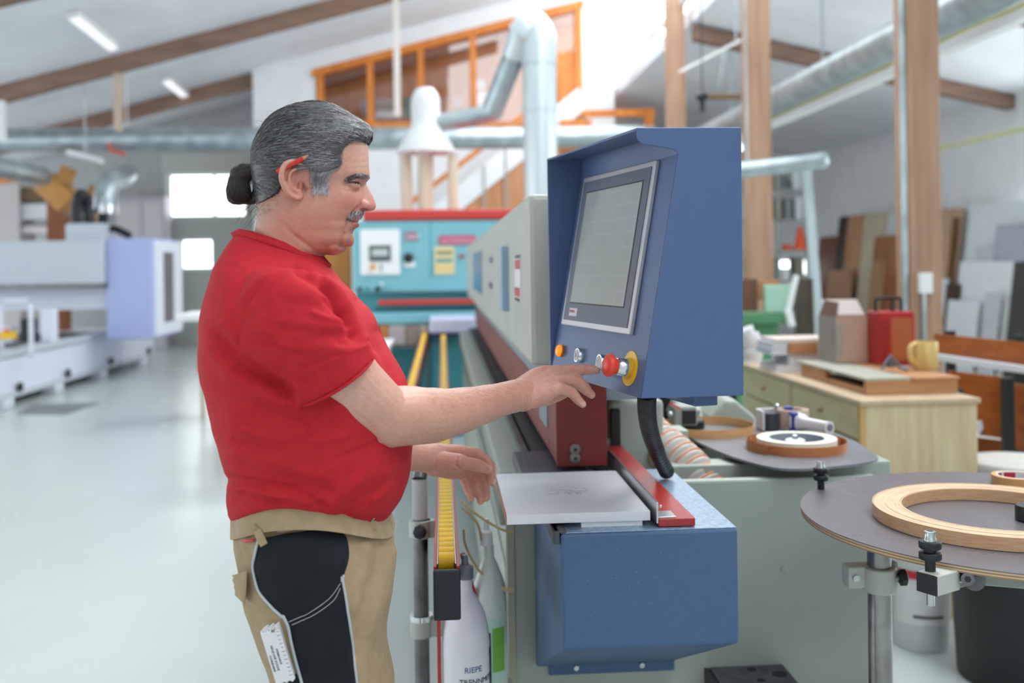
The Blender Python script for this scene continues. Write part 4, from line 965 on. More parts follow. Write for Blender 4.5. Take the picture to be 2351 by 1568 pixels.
MB().ell(q, .07, .07, .05).build('body', BLACK, g_, smooth=True); MB().cyl(q, q + Vector((.0, 0, -.17)), .035, .02, 14).build('grip', BLACK, g_, smooth=True)
MB().cyl(q + Vector((.05, 0, 0)), q + Vector((.5, 0, .0)), .03, .022, 12).build('arm', mat('arm_brown', (120, 90, 50), .5), g_, smooth=True); MB().cyl(q, (q.x, q.y, zr(3.3) if q.x > 3 else zl(q.x)), .006, seg=6).build('cable', BLACK, g_)
g_ = thing('swing_arm', 'slim white swing arm with cable below the right rafter', 'arm', tuple(P(1600, 160, D=11)))
MB().bar(P(1560, 165, D=11), P(1705, 90, D=11), .04, .03).build('boom', WINFRAME, g_); MB().cyl(P(1665, 112, D=11), P(1650, 200, D=11), .012, seg=8).build('cable', GALV, g_)
MB().cyl(P(1690, 98, D=11), (P(1690, 98, D=11).x, P(1690, 98, D=11).y, zr(3.6)), .01, seg=8).build('hanger', GALV, g_)
# green spindle machine and shelf rack far right of console
g_ = thing('green_moulder', 'mint green woodworking machine with white arm behind the console', 'machine', tuple(P(1770, 760, D=7.6).xy) + (0,))
MINT = mat('mint_green', (164, 206, 184), .45); DKG = mat('machine_green', (84, 140, 98), .45)
a, b = P(1690, 745, D=7.6), P(1812, 720, D=7.6)
B(a.x, b.x, a.y, a.y + .5, a.z, b.z).build('table', DKG, g_, bevel=.01)
B(a.x + .03, b.x - .05, a.y + .08, a.y + .4, 0, a.z).build('stand', DKG, g_)
a, b = P(1757, 718, D=7.65), P(1818, 654, D=7.65); B(a.x, b.x, a.y, a.y + .06, a.z, b.z).build('guard', MINT, g_, bevel=.008)
MB().bar(P(1818, 750, D=7.5), P(1808, 710, D=7.5), .05, .05, (0, 1, 0)).build('arm_base', WINFRAME, g_, bevel=.01); MB().bar(P(1810, 715, D=7.5), P(1828, 632, D=7.5), .04, .04, (0, 1, 0)).build('white_arm', WINFRAME, g_, bevel=.01)
a, b = P(1700, 715, D=7.7), P(1740, 640, D=7.7); B(a.x, b.x, a.y, a.y + .1, a.z, b.z).build('fence_board', wood('dark_board', (120, 80, 60), (96, 62, 44), .6, 3), g_)
a, b = P(1738, 690, D=7.72), P(1800, 648, D=7.72); B(a.x, b.x, a.y + .08, a.y + .12, a.z, b.z + .02).build('brown_fence', OAKB, g_)
a = P(1825, 640, D=8.2); b = P(1872, 640, D=8.2)
o = MB().prism([(a.x, a.y, 0), (b.x, b.y, 0), (b.x - .02, b.y, a.z), (a.x + .02, a.y, a.z)], (0, .05, 0)).build('dark_slab', wood('walnut', (84, 72, 62), (62, 52, 44), .6, 3, (3, 3, .5)))
setp(o, 'dark walnut slab standing between the mint machine and the steel prop', 'slab')
rk = thing('steel_shelf_rack', 'grey shelf rack crowded with small parts behind the second timber post', 'rack', tuple(P(1790, 600, D=15).xy) + (0,))
a, b = P(1712, 600, D=15), P(1862, 600, D=15); RK = mat('rack_grey', (150, 156, 152), .5)
for x in (a.x, b.x - .04, (a.x + b.x) / 2): B(x, x + .04, a.y, a.y + .04, 0, 2.9).build('upright', RK, rk)
for k in range(6): B(a.x, b.x, a.y, a.y + .4, .22 + k * .46, .25 + k * .46).build('shelf', RK, rk)
rng = random.Random(5)
cols = [(190, 196, 196), (120, 112, 98), (92, 96, 96), (214, 216, 214), (164, 140, 112), (110, 120, 118)]
cn_ = ['pale grey', 'brown', 'dark grey', 'white', 'tan', 'slate']; lv = ['lowest', 'second lowest', 'third', 'fourth', 'second highest', 'top']
for k in range(1, 6):
    ids = list(range(6)); rng.shuffle(ids); x = a.x + .06
    for cidx in ids[:5]:
        w = rng.uniform(.1, .16); h = rng.uniform(.14, .36); z = .25 + k * .46
        if x + w > b.x - .05: break
        if not (k == 3 and x + w > a.x + .38):
            t = thing('storage_bin', '%s storage bin on the %s level of the shelf rack' % (cn_[cidx], lv[k]), 'bin', (x, a.y + .06, z), 'bins on the shelf rack'); mm_ = mat('bin_col_%d' % cidx, cols[cidx], .5)
            B(x, x + w, a.y + .06, a.y + .32, z, z + h).build('tub', mm_, t, bevel=.01); B(x - .006, x + w + .006, a.y + .054, a.y + .326, z + h - .02, z + h).build('rim', mm_, t)
        x += w + rng.uniform(.03, .08)
a = P(1838, 570, D=15.15); a.z = 1.66; o = thing('traffic_cone', 'bright orange cone on the grey shelf rack', 'cone', (a.x, a.y, a.z))
ORS = mat('signal_orange', (226, 84, 40), .45); MB().cyl(a, a + Vector((0, 0, .32)), .1, .03, 20).build('cone_body', ORS, o, smooth=True); B(a.x - .12, a.x + .12, a.y - .1, a.y + .1, 1.63, 1.66).build('cone_base', ORS, o)
for zz_, lab in ((2.09, 'orange tin on the upper rack level'), (1.63, 'orange tin on the rack level beside the cone')):
    a = P(1806, 560, D=15.2); a.z = zz_; o = MB().lathe([(.07, 0), (.075, .01), (.075, .07), (.06, .09)], a, seg=20).build('orange_tin', ORS, None, smooth=True); setp(o, lab, 'tin', 'orange tins on the rack')
# ------------------------------------------------------------------ wide belt sander
TQ = mat('turquoise_paint', (124, 184, 196), .45, var=.02, vscale=3); TQD = mat('turquoise_dark', (70, 150, 160), .5); RB = mat('sander_red', (196, 58, 52), .45)
sd = thing('wide_belt_sander', 'turquoise wide belt sander with red top and white control panel', 'machine', (0, 9.2, 0))
SY = 9.05
def sp(px, py): return P(px, py, Y=SY)
l_, r_ = sp(808, 500).x, 1.35
zt_ = sp(1000, 481).z; zb_ = sp(1000, 505).z; z1 = sp(900, 672).z; z2 = sp(900, 742).z
B(l_, r_, SY, SY + 1.4, z1, zb_).build('upper_housing', TQ, sd, bevel=.02)
B(l_ + .1, r_, SY - .02, SY + 1.4, zb_, zt_).build('red_top', RB, sd, bevel=.02)
B(l_ + .02, r_, SY + .08, SY + 1.3, z2 - .02, z1).build('mouth', TQD, sd)
a, b = sp(868, 701), sp(1200, 684); B(a.x, b.x, SY - .05, SY + .04, a.z, b.z).build('red_bar', RB, sd, bevel=.01)
a, b = sp(850, 744), sp(1200, 712); B(a.x, b.x, SY - .1, SY + .05, a.z, b.z).build('front_lip', TQ, sd, bevel=.015)
B(l_ + .05, r_, SY + .1, SY + 1.3, .05, z2 - .02).build('lower_body', TQD, sd, bevel=.02)
for x in (l_ + .1, r_ - .2): B(x, x + .12, SY + .2, SY + .4, 0, .05).build('foot', BLACK, sd)
a, b = sp(828, 632), sp(918, 526); cp = B(a.x, b.x, SY - .02, SY, a.z, b.z).build('control_panel', WINFRAME, sd, bevel=.006)
def onp(x0, x1, y0, y1, nm, m_, par, d=.03):
    a, b = P(x0, y1, Y=SY - d), P(x1, y0, Y=SY - d); return B(a.x, b.x, SY - d, SY - d + .012, a.z, b.z).build(nm, m_, par)
onp(848, 897, 563, 600, 'display', mat('lcd_dark', (90, 100, 100), .3), cp); onp(854, 890, 572, 588, 'display_text', mat('lcd_light', (190, 200, 196), .4), cp, .034)
c = P(856, 613, Y=SY - .03); MB().lathe([(.025, 0), (.025, .02)], c, (0, -1, 0), 16).build('orange_button', mat('amber_btn', (230, 160, 30), .4), cp)
onp(874, 876, 606, 624, 'symbol', BLACK, cp, .025)
onp(930, 958, 532, 552, 'type_plate', mat('plate_red', (160, 100, 120), .5), sd, .01)
text_mesh('SWT', .06, P(934, 549, Y=SY - .012), (1, 0, 0), (0, 0, 1), 'plate_text', WINFRAME, sd)
c = P(938, 592, Y=SY); MB().lathe([(.045, 0), (.045, .03), (.02, .05)], c, (0, -1, 0), 14).build('rotary_switch', BLACK, sd); onp(927, 953, 600, 613, 'switch_plate', WINFRAME, sd, .008)
bpn = onp(1008, 1092, 540, 561, 'brand_plate', mat('brand_pink', (196, 84, 110), .5), sd, .012)
text_mesh('BÜTFERING', .058, P(1014, 558, Y=SY - .016), (1, 0, 0), (0, 0, 1), 'brand_text', mat('brand_text_pink', (230, 190, 210), .5), bpn)
np_ = onp(998, 1043, 566, 630, 'notice_sheet', mat('notice_yellow', (226, 206, 156), .6), sd, .012)
for k in range(3): onp(1002, 1039, 575 + k * 18, 585 + k * 18, 'notice_field', mat('notice_green_%d' % k, ((150, 150, 120), (110, 160, 150), (226, 196, 130))[k], .6), np_, .014)
for px, py, r, rgb in ((826, 664, .02, (20, 40, 44)), (844, 664, .018, (60, 130, 130)), (867, 664, .025, (20, 36, 40)), (876, 652, .016, (220, 230, 230)), (886, 664, .018, (90, 170, 180)), (1060, 588, .022, (170, 60, 70))):
    c = P(px, py, Y=SY); MB().lathe([(r, 0), (r, .02)], c, (0, -1, 0), 14).build('button', mat('btn_%d_%d' % (px, py), rgb, .4), sd)
B(P(989, 590, Y=SY).x - .006, P(989, 590, Y=SY).x + .006, SY - .004, SY, P(989, 640, Y=SY).z, P(989, 510, Y=SY).z).build('door_gap', TQD, sd)
a, b = P(986, 772, D=8.4), P(1095, 730, D=8.4)
ct = thing('conveyor_table', 'pale lilac conveyor table in front of the turquoise sander', 'conveyor', (a.x, a.y, 0))
B(a.x, b.x, a.y, a.y + .55, a.z + .02, b.z).build('belt', mat('lilac_white', (206, 210, 236), .4), ct, bevel=.02); B(a.x, b.x, a.y - .01, a.y + .5, a.z, a.z + .02).build('edge_rail', mat('navy_rail', (50, 60, 110), .5), ct)
B(a.x + .03, b.x - .02, a.y + .03, a.y + .45, .0, a.z).build('stand', TQD, ct); B(b.x - .06, b.x + .06, a.y - .06, a.y, a.z - .06, a.z + .03).build('motor', BLACK, ct)
ss = P(925, 860, D=7.6); a, b = P(895, 882, D=7.2), P(962, 772, D=8.2)
o = thing('sheet_stack', 'white sheet lying on a low table left of the roller rails', 'table', (-.9, 7.6, 0))
B(-1.3, -.42, 6.6, 8.6, .80, .83).build('sheet', WINFRAME, o)
for x in (-1.25, -.5):
    for y in (6.7, 8.5): B(x, x + .05, y, y + .05, 0, .80).build('leg', WINFRAME, o)
for k, (x0, x1, rgb) in enumerate(((872, 890, (190, 120, 60)), (892, 930, (180, 170, 172)), (932, 960, (150, 130, 120)), (962, 985, (170, 160, 150)))):
    a, b = P(x0, 766, D=8.8), P(x1, 748, D=8.8); o = B(a.x, b.x, a.y, a.y + .15, a.z - .1, b.z).build('offcut_block', mat('offcut_%d' % k, rgb, .6), None, bevel=.005)
    setp(o, ['orange offcut', 'pale grey offcut', 'brown-grey offcut', 'beige offcut'][k] + ' lying under the sander lip', 'offcut', 'offcuts before the sander')
    o2 = B(a.x - .005, b.x + .005, a.y - .02, a.y + .16, a.z - .13, a.z - .1)
    if k == 0:
        sh = thing('infeed_shelf', 'narrow shelf carrying offcuts before the sander', 'shelf', (a.x, a.y, 0)); e = P(985, 766, D=8.8)
        B(a.x - .02, e.x + .02, a.y - .03, a.y + .17, a.z - .13, a.z - .1).build('board', STEEL, sh)
        for x in (a.x, e.x - .03): B(x, x + .03, a.y + .05, a.y + .08, 0, a.z - .13).build('leg', STEEL, sh)
a, b = P(735, 690, D=9.8), P(806, 555, D=9.8)
o = B(a.x - .4, b.x, a.y, a.y + .04, 0, b.z).build('plywood_sheet', wood('sheet_orange', (196, 132, 62), (176, 112, 46), .5, 2, (4, 4, .5))); setp(o, 'orange-brown plywood sheet standing left of the sander', 'board')
# extraction hood above the sander
hd2 = thing('extraction_hood', 'white extraction hood with dome and three cream hoses above the sander', 'hood', (0, 9.6, 1.97))
HD = 9.6; c = P(978, 350, D=HD)
wz = P(978, 352, D=HD).z; cz = P(978, 292, D=HD).z; dz = P(978, 245, D=HD).z; tzp = P(978, 200, D=HD).z
MB().lathe([(.285, wz - c.z), (.28, wz - c.z + .03), (.15, cz - c.z), (.14, cz - c.z + .02), (.14, dz - c.z), (.138, dz - c.z + .06), (.12, dz - c.z + .12), (.08, tzp - c.z - .015), (.01, tzp - c.z)], (c.x, c.y, c.z), seg=36).build('dome', mat('hood_white', (222, 224, 226), .35), hd2, smooth=True)
CREAM = mat('cream_hose', (216, 208, 186), .5)
for px, w in ((930, 14), (977, 18), (1040, 12)):
    a = P(px, 352, D=HD); b = P(px + (5 if px < 950 else 0), 490, D=HD); r = w * HD / F
    pth = [a.lerp(b, k / 40) for k in range(41)]; MB().tube(pth, [r * (1 + .05 * math.cos(k * 1.6)) for k in range(41)], 16).build('cream_hose', CREAM, hd2, smooth=True, auto=False)
    MB().cyl(a + Vector((0, 0, -.02)), a + Vector((0, 0, .03)), r * 1.15, seg=16).build('spigot', MATS['hood_white'], hd2, smooth=True)
pd = thing('extraction_pipe', 'large silver extraction pipe with elbow rising behind the grey hood', 'pipe', tuple(P(1236, 480, D=9.3)))
SIL = mat('silver_pipe', (206, 216, 220), .32, metal=.35)
vb, vt = P(1236, 640, D=9.3), P(1238, 150, D=9.3)
MB().cyl((vt.x, vt.y, 1.98), vt, .158, seg=32).build('riser', SIL, pd, smooth=True)
q1 = P(1237, 90, D=9.3); q2 = P(1222, 62, D=9.3); q3 = P(1200, 80, D=9.3); q4 = P(1180, 130, D=9.4); q5 = P(1128, 258, D=9.6)
MB().tube(smoothpath([vt, q1, q2, q3, q4], 6), [.165] * 7 + [.158] * 6 + [.15] * 6 + [.12] * 6, 28).build('elbow', SIL, pd, smooth=True)
MB().cyl(q4, q5, .105, seg=28).build('slanted_run', GALV, pd, smooth=True)
MB().tube(smoothpath([q5 + Vector((.02, 0, .05)), q5, P(1060, 274, D=9.6), P(985, 286, D=9.6)], 5), .09, 24).build('branch', GALV, pd, smooth=True)
for z in (.25, .75): q = vt.lerp(Vector((vt.x, vt.y, 1.6)), z); MB().cyl(q, q + Vector((0, 0, .05)), .165, seg=32).build('joint_band', SIL, pd, smooth=True)
# long pipe crossing the hall
hp = thing('crossing_pipe', 'long grey pipe crossing the hall below the rafters', 'pipe', (0, 15.5, 3.3))
a, b = P(-60, 322, Y=15.5), P(1500, 312, Y=15.5); r = 26 * 15.4 / F; b.z = a.z
MB().cyl(a, b, r, seg=28).build('pipe_run', GALV, hp, smooth=True)
for px in (132, 292, 460, 640, 1080): q = P(px, 320, Y=15.5); MB().cyl((q.x, q.y, a.z), (q.x + .05, q.y, a.z), r * 1.05, seg=28).build('joint_band', GALV, hp, smooth=True)
q = P(292, 300, Y=15.5); B(q.x - .008, q.x + .008, q.y - .008, q.y + .008, a.z + r, zl(q.x)).build('hanger', WINFRAME, hp)
q = P(270, 160, Y=14.8); q2 = P(271, 292, Y=14.8); o = B(q.x - .05, q.x + .05, 14.75, 14.85, q2.z - .05, zl(q.x) - .245).build('hanging_batten', wood('pale_batten', (206, 184, 166), (190, 166, 148), .6, 4)); setp(o, 'pale batten hanging from the long rafter to the pipe', 'batten')
q = P(912, -10, Y=14.8); q2 = P(914, 272, Y=14.8); o = B(q2.x - .045, q2.x + .045, 14.58, 14.68, q2.z, zl(q2.x) - .01).build('thin_strut', mat('strut_white', (214, 206, 200), .6)); setp(o, 'thin pale strut hanging before the gallery windows', 'strut')
q = P(6, 230, Y=14.8); q2 = P(6, 295, Y=14.8); o = B(q.x - .06, q.x + .06, 14.7, 14.8, q2.z - .2, zl(q.x) - .22).build('white_hanger', WINFRAME); setp(o, 'short white hanger under the long rafter at the left edge', 'hanger')
# lamps fixed under the left ceiling
def pceil(px, py):
    o = Vector((0, 0, H)); r = ray(px, py); t = (zl(0) - H) / (r.z - .267 * r.x); return o + r * t
for (a, b, lab) in (((165, 22), (256, 96), 'white fluorescent lamp nearest on the left ceiling'), ((378, 172), (432, 218), 'smaller far fluorescent lamp on the left ceiling')):
    p, q = pceil(*a), pceil(*b); d_ = (q - p).normalized(); nrm = Vector((.258, 0, -.966))
    t = thing('ceiling_lamp', lab, 'lamp', tuple((p + q) / 2), 'fluorescent lamps on the left ceiling')
    MB().bar(p + nrm * .06, q + nrm * .06, .17, .1, nrm).build('body', WINFRAME, t, bevel=.02)
    MB().bar(p + nrm * .112, q + nrm * .112, .12, .012, nrm).build('diffuser', mat('lamp_diffuser', (246, 248, 250), .4, emit=.6), t)
# stairs and gallery furnishing
sr_ = thing('gallery_stairs', 'white stair flight with orange handrail rising to the gallery', 'stairs', (0, 17, 0))
YS = 16.9
a, b = P(935, 472, Y=YS), P(1206, 262, Y=YS)
MB().bar(a, b, .08, .13, (0, 1, 0)).build('handrail', ORANGE, sr_)
mb = MB().prism([P(1060, 480, Y=YS), P(1345, 250, Y=YS), P(1345, 700, Y=YS), P(1060, 700, Y=YS)], (0, .05, 0)); mb.build('pine_cladding', wood('stair_pine', (208, 150, 104), (190, 130, 84), .5, 2, (8, 8, .4)), sr_)
mb = MB().prism([P(985, 480, Y=YS - .04), P(1330, 200, Y=YS - .04), P(1345, 250, Y=YS - .04), P(1062, 480, Y=YS - .04)], (0, .05, 0)); mb.build('white_stringer', WHITE, sr_)
for px, py in ((1112, 340), (1162, 300)):
    q = P(px, 480, Y=YS - .06); q2 = P(px, py + 40, Y=YS - .06); B(q.x - .02, q.x + .02, q.y, q.y + .03, q.z - .4, q2.z).build('stair_post', mat('stair_grey', (176, 170, 166), .5), sr_)
for k in range(12):
    q = P(1010, 700, Y=YS); f_ = k / 12; x = a.x + (b.x - a.x) * f_; z = .15 + 3.6 * f_
    B(x, x + .32, YS + .05, YS + .68, z, z + .04).build('step', BEAM, sr_)
rl = thing('landing_railing', 'orange landing railing at the stair head right of the gallery', 'railing', tuple(P(1420, 268, Y=YS)))
YL = YS - .14; a, b = P(1338, 262, Y=YL), P(1503, 258, Y=YL); MB().bar(a, b, .09, .12).build('top_rail', ORANGE, rl)
a, b = P(1480, 290, Y=YL), P(1500, 258, Y=YL); B(a.x, b.x, YL - .05, YL + .05, 2.2, b.z).build('newel', ORANGE, rl)
a, b = P(1285, 294, Y=YL), P(1345, 275, Y=YL); B(a.x, b.x + .1, YL - .02, YL + .02, 3.4, b.z).build('landing_board', ORANGE, rl)
B(a.x, P(1490, 290, Y=YS).x, YS + .06, YS + .65, 3.3, 3.4).build('landing', WHITE, rl)
q = P(1102, 194, Y=19.45); ck = thing('wall_clock', 'round white wall clock in the gallery office', 'clock', tuple(q)); MB().cyl(q, q + Vector((0, .06, 0)), .1, seg=28).build('case', mat('clock_rim', (170, 168, 170), .4), ck, smooth=True); MB().cyl(q + Vector((0, -.01, 0)), q, .085, seg=28).build('dial', WINFRAME, ck); B(q.x - .006, q.x + .006, q.y - .016, q.y - .01, q.z, q.z + .06).build('hand', BLACK, ck)
labs = ['dark green binder row on the gallery shelf', 'white paper stack on the gallery shelf', 'grey printer by the gallery window', 'light document box beside the clock', 'white notice pinned by the slanted pipe', 'blue folder on the gallery sill']
for k, (x0, x1, y0, y1, rgb) in enumerate(((926, 948, 225, 268, (110, 140, 134)), (862, 905, 252, 270, (226, 228, 238)), (862, 910, 228, 250, (176, 170, 168)), (1040, 1062, 220, 245, (190, 150, 140)), (1092, 1122, 210, 255, (222, 218, 222)), (830, 846, 228, 265, (150, 150, 170)))):
    a, b = P(x0, y1, Y=18.6), P(x1, y0, Y=18.6); o = B(a.x, b.x, 18.6, 18.75, max(a.z, GZ), b.z).build(['binder', 'paper_stack', 'printer', 'document_box', 'notice', 'folder'][k], mat('office_%d' % k, rgb, .6), None, bevel=.006); setp(o, labs[k], ['binder', 'paper', 'printer', 'box', 'notice', 'folder'][k])
a, b = P(760, 285, Y=18.7), P(1190, 275, Y=18.7); dk_ = thing('office_desk', 'long white desk along the gallery windows', 'desk', (a.x, 18.6, GZ)); B(a.x, b.x, 18.5, 18.9, GZ - .03, GZ - .0).build('desk_top', WINFRAME, dk_)
# ------------------------------------------------------------------ CNC machining centre on the left
CN = mat('cnc_grey', (196, 202, 210), .45); LAV = mat('cnc_lavender', (172, 182, 226), .45); CW_ = mat('cnc_white', (224, 228, 240), .45)
cn = thing('cnc_machining_centre', 'pale grey CNC machining centre with lavender gantry head on the left', 'machine', (-5.5, 13, 0))
q0, q1 = P(245, 780, Y=13.3), P(350, 546, Y=13.3); hx0, hx1, hz0, hz1 = q0.x, q1.x, q0.z, q1.z
hh = B(hx0, hx1, 13.3, 14.75, hz0, hz1).build('gantry_head', LAV, cn, bevel=.03)
B(hx1, hx1 + .012, 13.36, 14.72, hz0 + .03, hz1 - .03).build('head_door', CW_, hh, bevel=.005)
a, b = P(378, 740, X=hx1 + .015), P(397, 580, X=hx1 + .015); B(hx1 + .012, hx1 + .02, a.y, b.y, a.z, b.z).build('door_window', mat('smoked_glass', (66, 46, 58), .2), hh)
a, b = P(-80, 656, Y=13.2), P(245, 551, Y=13.2); B(a.x - 1, hx0, 13.2, 14.3, a.z, b.z).build('gantry_beam', CN, cn, bevel=.02)
B(a.x - 1, hx0, 13.22, 14.2, a.z - .05, a.z).build('beam_lip', STEEL, cn); B(a.x - 1, hx0, 13.5, 14.2, a.z - .34, a.z - .05).build('beam_back', CW_, cn)
bx1 = -4.65
B(-6.9, bx1, 10.6, 16.4, .1, .55).build('bed', CW_, cn, bevel=.03); B(bx1 - .1, bx1 + .04, 10.7, 16.3, .55, .62).build('linear_rail', CN, cn); B(bx1, bx1 + .03, 10.6, 16.4, .1, .16).build('base_strip', CN, cn)
for y in (10.8, 12.2, 13.8, 15.6): B(bx1 - .15, bx1 + .05, y, y + .25, 0, .1).build('foot', mat('foot_white', (214, 220, 230), .5), cn, bevel=.02); MB().cyl((bx1 + .03, y + .4, .2), (bx1 + .06, y + .4, .2), .05, seg=12).build('bolt_cover', BLACK, cn)
for k in range(9):
    x = -6.7 + k * .24; B(x, x + .14, 12.2, 12.4, .6, .8 + .1 * (k % 3)).build('suction_pod', BLACK if k % 2 else CW_, cn, bevel=.02)
for k in range(4): B(-6.8, bx1, 11.2 + k * .9, 11.34 + k * .9, .55, .62).build('console_rail', STEEL, cn)
a = P(70, 780, Y=11.2)
mb = MB(); 
for x in (P(0, 700, Y=11.2).x, a.x): mb.box(x - .02, x + .02, 11.2, 11.24, .5, P(30, 690, Y=11.2).z)
mb.box(P(-40, 700, Y=11.2).x, a.x + .02, 11.2, 11.24, P(30, 694, Y=11.2).z, P(30, 686, Y=11.2).z); mb.build('operator_frame', CW_, cn)
q = P(14, 768, Y=11.1); B(q.x - .07, q.x + .07, 11.1, 11.2, q.z - .05, q.z + .03).build('stop_box', YEL, cn); MB().lathe([(.03, 0), (.035, .03)], (q.x, 11.12, q.z + .03), seg=14).build('stop_button', ORS, cn)
a, b = P(150, 550, Y=13.6), P(236, 512, Y=13.6); B(a.x, b.x, 13.6, 14.2, a.z - .05, b.z).build('top_box', CN, cn, bevel=.02)
pth = smoothpath([P(176, 512, Y=13.7), P(176, 470, Y=13.7), P(188, 446, Y=13.7), P(201, 470, Y=13.8), P(206, 515, Y=13.8)], 10); MB().tube(pth, [.075 + .006 * math.cos(i * 1.7) for i in range(len(pth))], 16).build('black_loop_hose', BLACK, cn, smooth=True, auto=False)
pth = smoothpath([P(232, 545, Y=14), P(236, 500, Y=14), P(242, 478, Y=14)], 8); MB().tube(pth, .07, 14).build('black_riser', BLACK, cn, smooth=True); MB().tube(smoothpath([P(228, 535, Y=13.9), P(260, 525, Y=13.9), P(300, 542, Y=13.9)], 8), .05, 12).build('cable_bundle', BLACK, cn, smooth=True)
el = thing('silver_elbow_duct', 'silver elbow duct rising from the CNC gantry', 'duct', tuple(P(242, 480, Y=14)))
pth = smoothpath([P(242, 485, Y=14), P(243, 440, Y=14), P(250, 415, Y=14.2), P(275, 410, Y=14.8), P(290, 400, Y=15.4)], 8); MB().tube(pth, .15, 24).build('bend', GALV, el, smooth=True); MB().cyl(P(242, 490, Y=14), P(242, 470, Y=14), .16, seg=24).build('joint_band', CHROME, el, smooth=True)
tb = thing('brown_machine_column', 'brown column with tilted tan chute beyond the CNC', 'column', tuple(P(127, 545, Y=15.6).xy) + (0,))
a, b = P(108, 545, Y=15.6), P(144, 470, Y=15.6); B(a.x, b.x, 15.6, 15.9, 0, b.z + .1).build('column', wood('col_brown', (150, 86, 44), (130, 70, 34), .5, 3), tb)
MB().bar(P(105, 415, Y=15.5), P(165, 470, Y=15.5), .35, .42, (0, 1, 0)).build('chute', wood('tan_chute', (206, 150, 82), (190, 132, 66), .5, 3), tb, bevel=.03); MB().bar(P(146, 420, Y=15.4), P(160, 385, Y=15.4), .2, .2, (0, 1, 0)).build('chute_neck', MATS['tan_chute'], tb, bevel=.02)
a, b = P(205, 500, Y=15.8), P(218, 425, Y=15.8); B(a.x, b.x, 15.8, 16, a.z, b.z).build('tan_post', MATS['tan_chute'], tb); B(P(120, 480, Y=15.8).x, b.x, 15.85, 15.95, a.z - .06, a.z).build('cross_rail', MATS['tan_chute'], tb)
a, b = P(-40, 418, Y=16), P(104, 404, Y=16); o = MB().bar(a, b, .15, .1).build('orange_beam', ORANGE); setp(o, 'orange beam at the left edge beyond the CNC', 'beam')
a, b = P(-60, 372, Y=12.5), P(92, 404, Y=15.0); o = thing('dark_duct', 'dark grey duct slanting at the left edge below the long pipe', 'duct', tuple(b)); MB().cyl(a, b, .14, seg=20).build('duct_tube', GALV, o, smooth=True); MB().cyl(b, b + (b - a).normalized() * .06, .15, seg=20).build('end_band', GALV, o, smooth=True)
a, b = P(158, 350, Y=15), P(234, 370, Y=15); t = thing('hanging_lamp', 'white reflector lamp hanging below the long pipe', 'lamp', tuple((a + b) / 2)); MB().bar(a, b, .25, .08).build('reflector', WINFRAME, t, bevel=.02); q = (a + b) / 2; MB().cyl(q, (q.x, q.y, zl(q.x)), .01, seg=6).build('cable', GALV, t)
t = thing('orange_hook', 'orange cable hooks under the long pipe', 'hook', tuple(P(265, 345, Y=15.4))); MB().tube(smoothpath([P(250, 330, Y=15.3), P(256, 345, Y=15.3), P(275, 350, Y=15.3), P(288, 355, Y=15.3)], 5), .025, 8).build('hook', ORS, t, smooth=True)
# shelving behind the CNC
wl = thing('wall_cupboard', 'white cupboard with papers on the back wall beyond the CNC', 'cupboard', tuple(P(320, 530, Y=19.6).xy) + (0,)); a, b = P(265, 545, Y=19.4), P(378, 452, Y=19.4); B(a.x, b.x, 19.4, 19.9, 0, b.z).build('carcass', mat('cupboard_grey', (196, 196, 204), .5), wl); B(a.x + .04, b.x - .45, 19.38, 19.4, a.z, b.z - .1).build('door', mat('cupboard_light', (216, 214, 216), .5), wl); B(b.x - .4, b.x - .04, 19.38, 19.4, a.z, b.z - .1).build('door', MATS['cupboard_light'], wl)
wl = thing('sheet_rack', 'grey sheet rack at the left edge beyond the CNC', 'rack', tuple(P(40, 500, Y=17.5).xy) + (0,)); a, b = P(-60, 545, Y=17.5), P(42, 420, Y=17.5); B(a.x, b.x, 17.5, 18.2, 0, b.z).build('side_panel', mat('rack_beige', (196, 190, 188), .6), wl)
for k, (y0, y1, rgb) in enumerate(((430, 462, (112, 88, 62)), (468, 505, (214, 216, 220)), (512, 520, (150, 140, 136)), (520, 535, (226, 214, 218)))):
    a2, b2_ = P(44, y1, Y=17.6), P(108, y0, Y=17.6); B(a2.x, b2_.x, 17.6, 18.1, a2.z, b2_.z).build('stored_sheet', mat('stored_%d' % k, rgb, .6), wl)
# trolley behind the man's back and floor grate
q0, q1 = P(420, 735, Y=10), P(560, 716, Y=10)
t = thing('white_trolley', 'white topped trolley partly hidden behind the man', 'trolley', (q0.x, 10, 0)); B(q0.x, q1.x, 9.7, 10.4, q0.z, q1.z).build('top', WINFRAME, t, bevel=.01)
for x in (P(458, 800, Y=9.8).x, q1.x - .05):
    for y in (9.8, 10.3): B(x, x + .035, y, y + .035, 0, q0.z).build('leg', mat('leg_beige', (196, 186, 160), .5), t)
zz = P(460, 855, Y=9.8).z; B(P(452, 855, Y=9.8).x, q1.x, 9.8, 10.3, zz, zz + .08).build('shelf', OAKB, t)
a, b, c, d = P(40, 950, Z=.006), P(150, 951, Z=.006), P(228, 925, Z=.006), P(75, 928, Z=.006)
o = MB().prism([v - Vector((0, 0, .006)) for v in (a, b, c, d)], (0, 0, .006)).build('floor_mat', mat('mat_grey', (120, 126, 130), .7)); setp(o, 'dark grey floor mat before the CNC bed', 'mat')
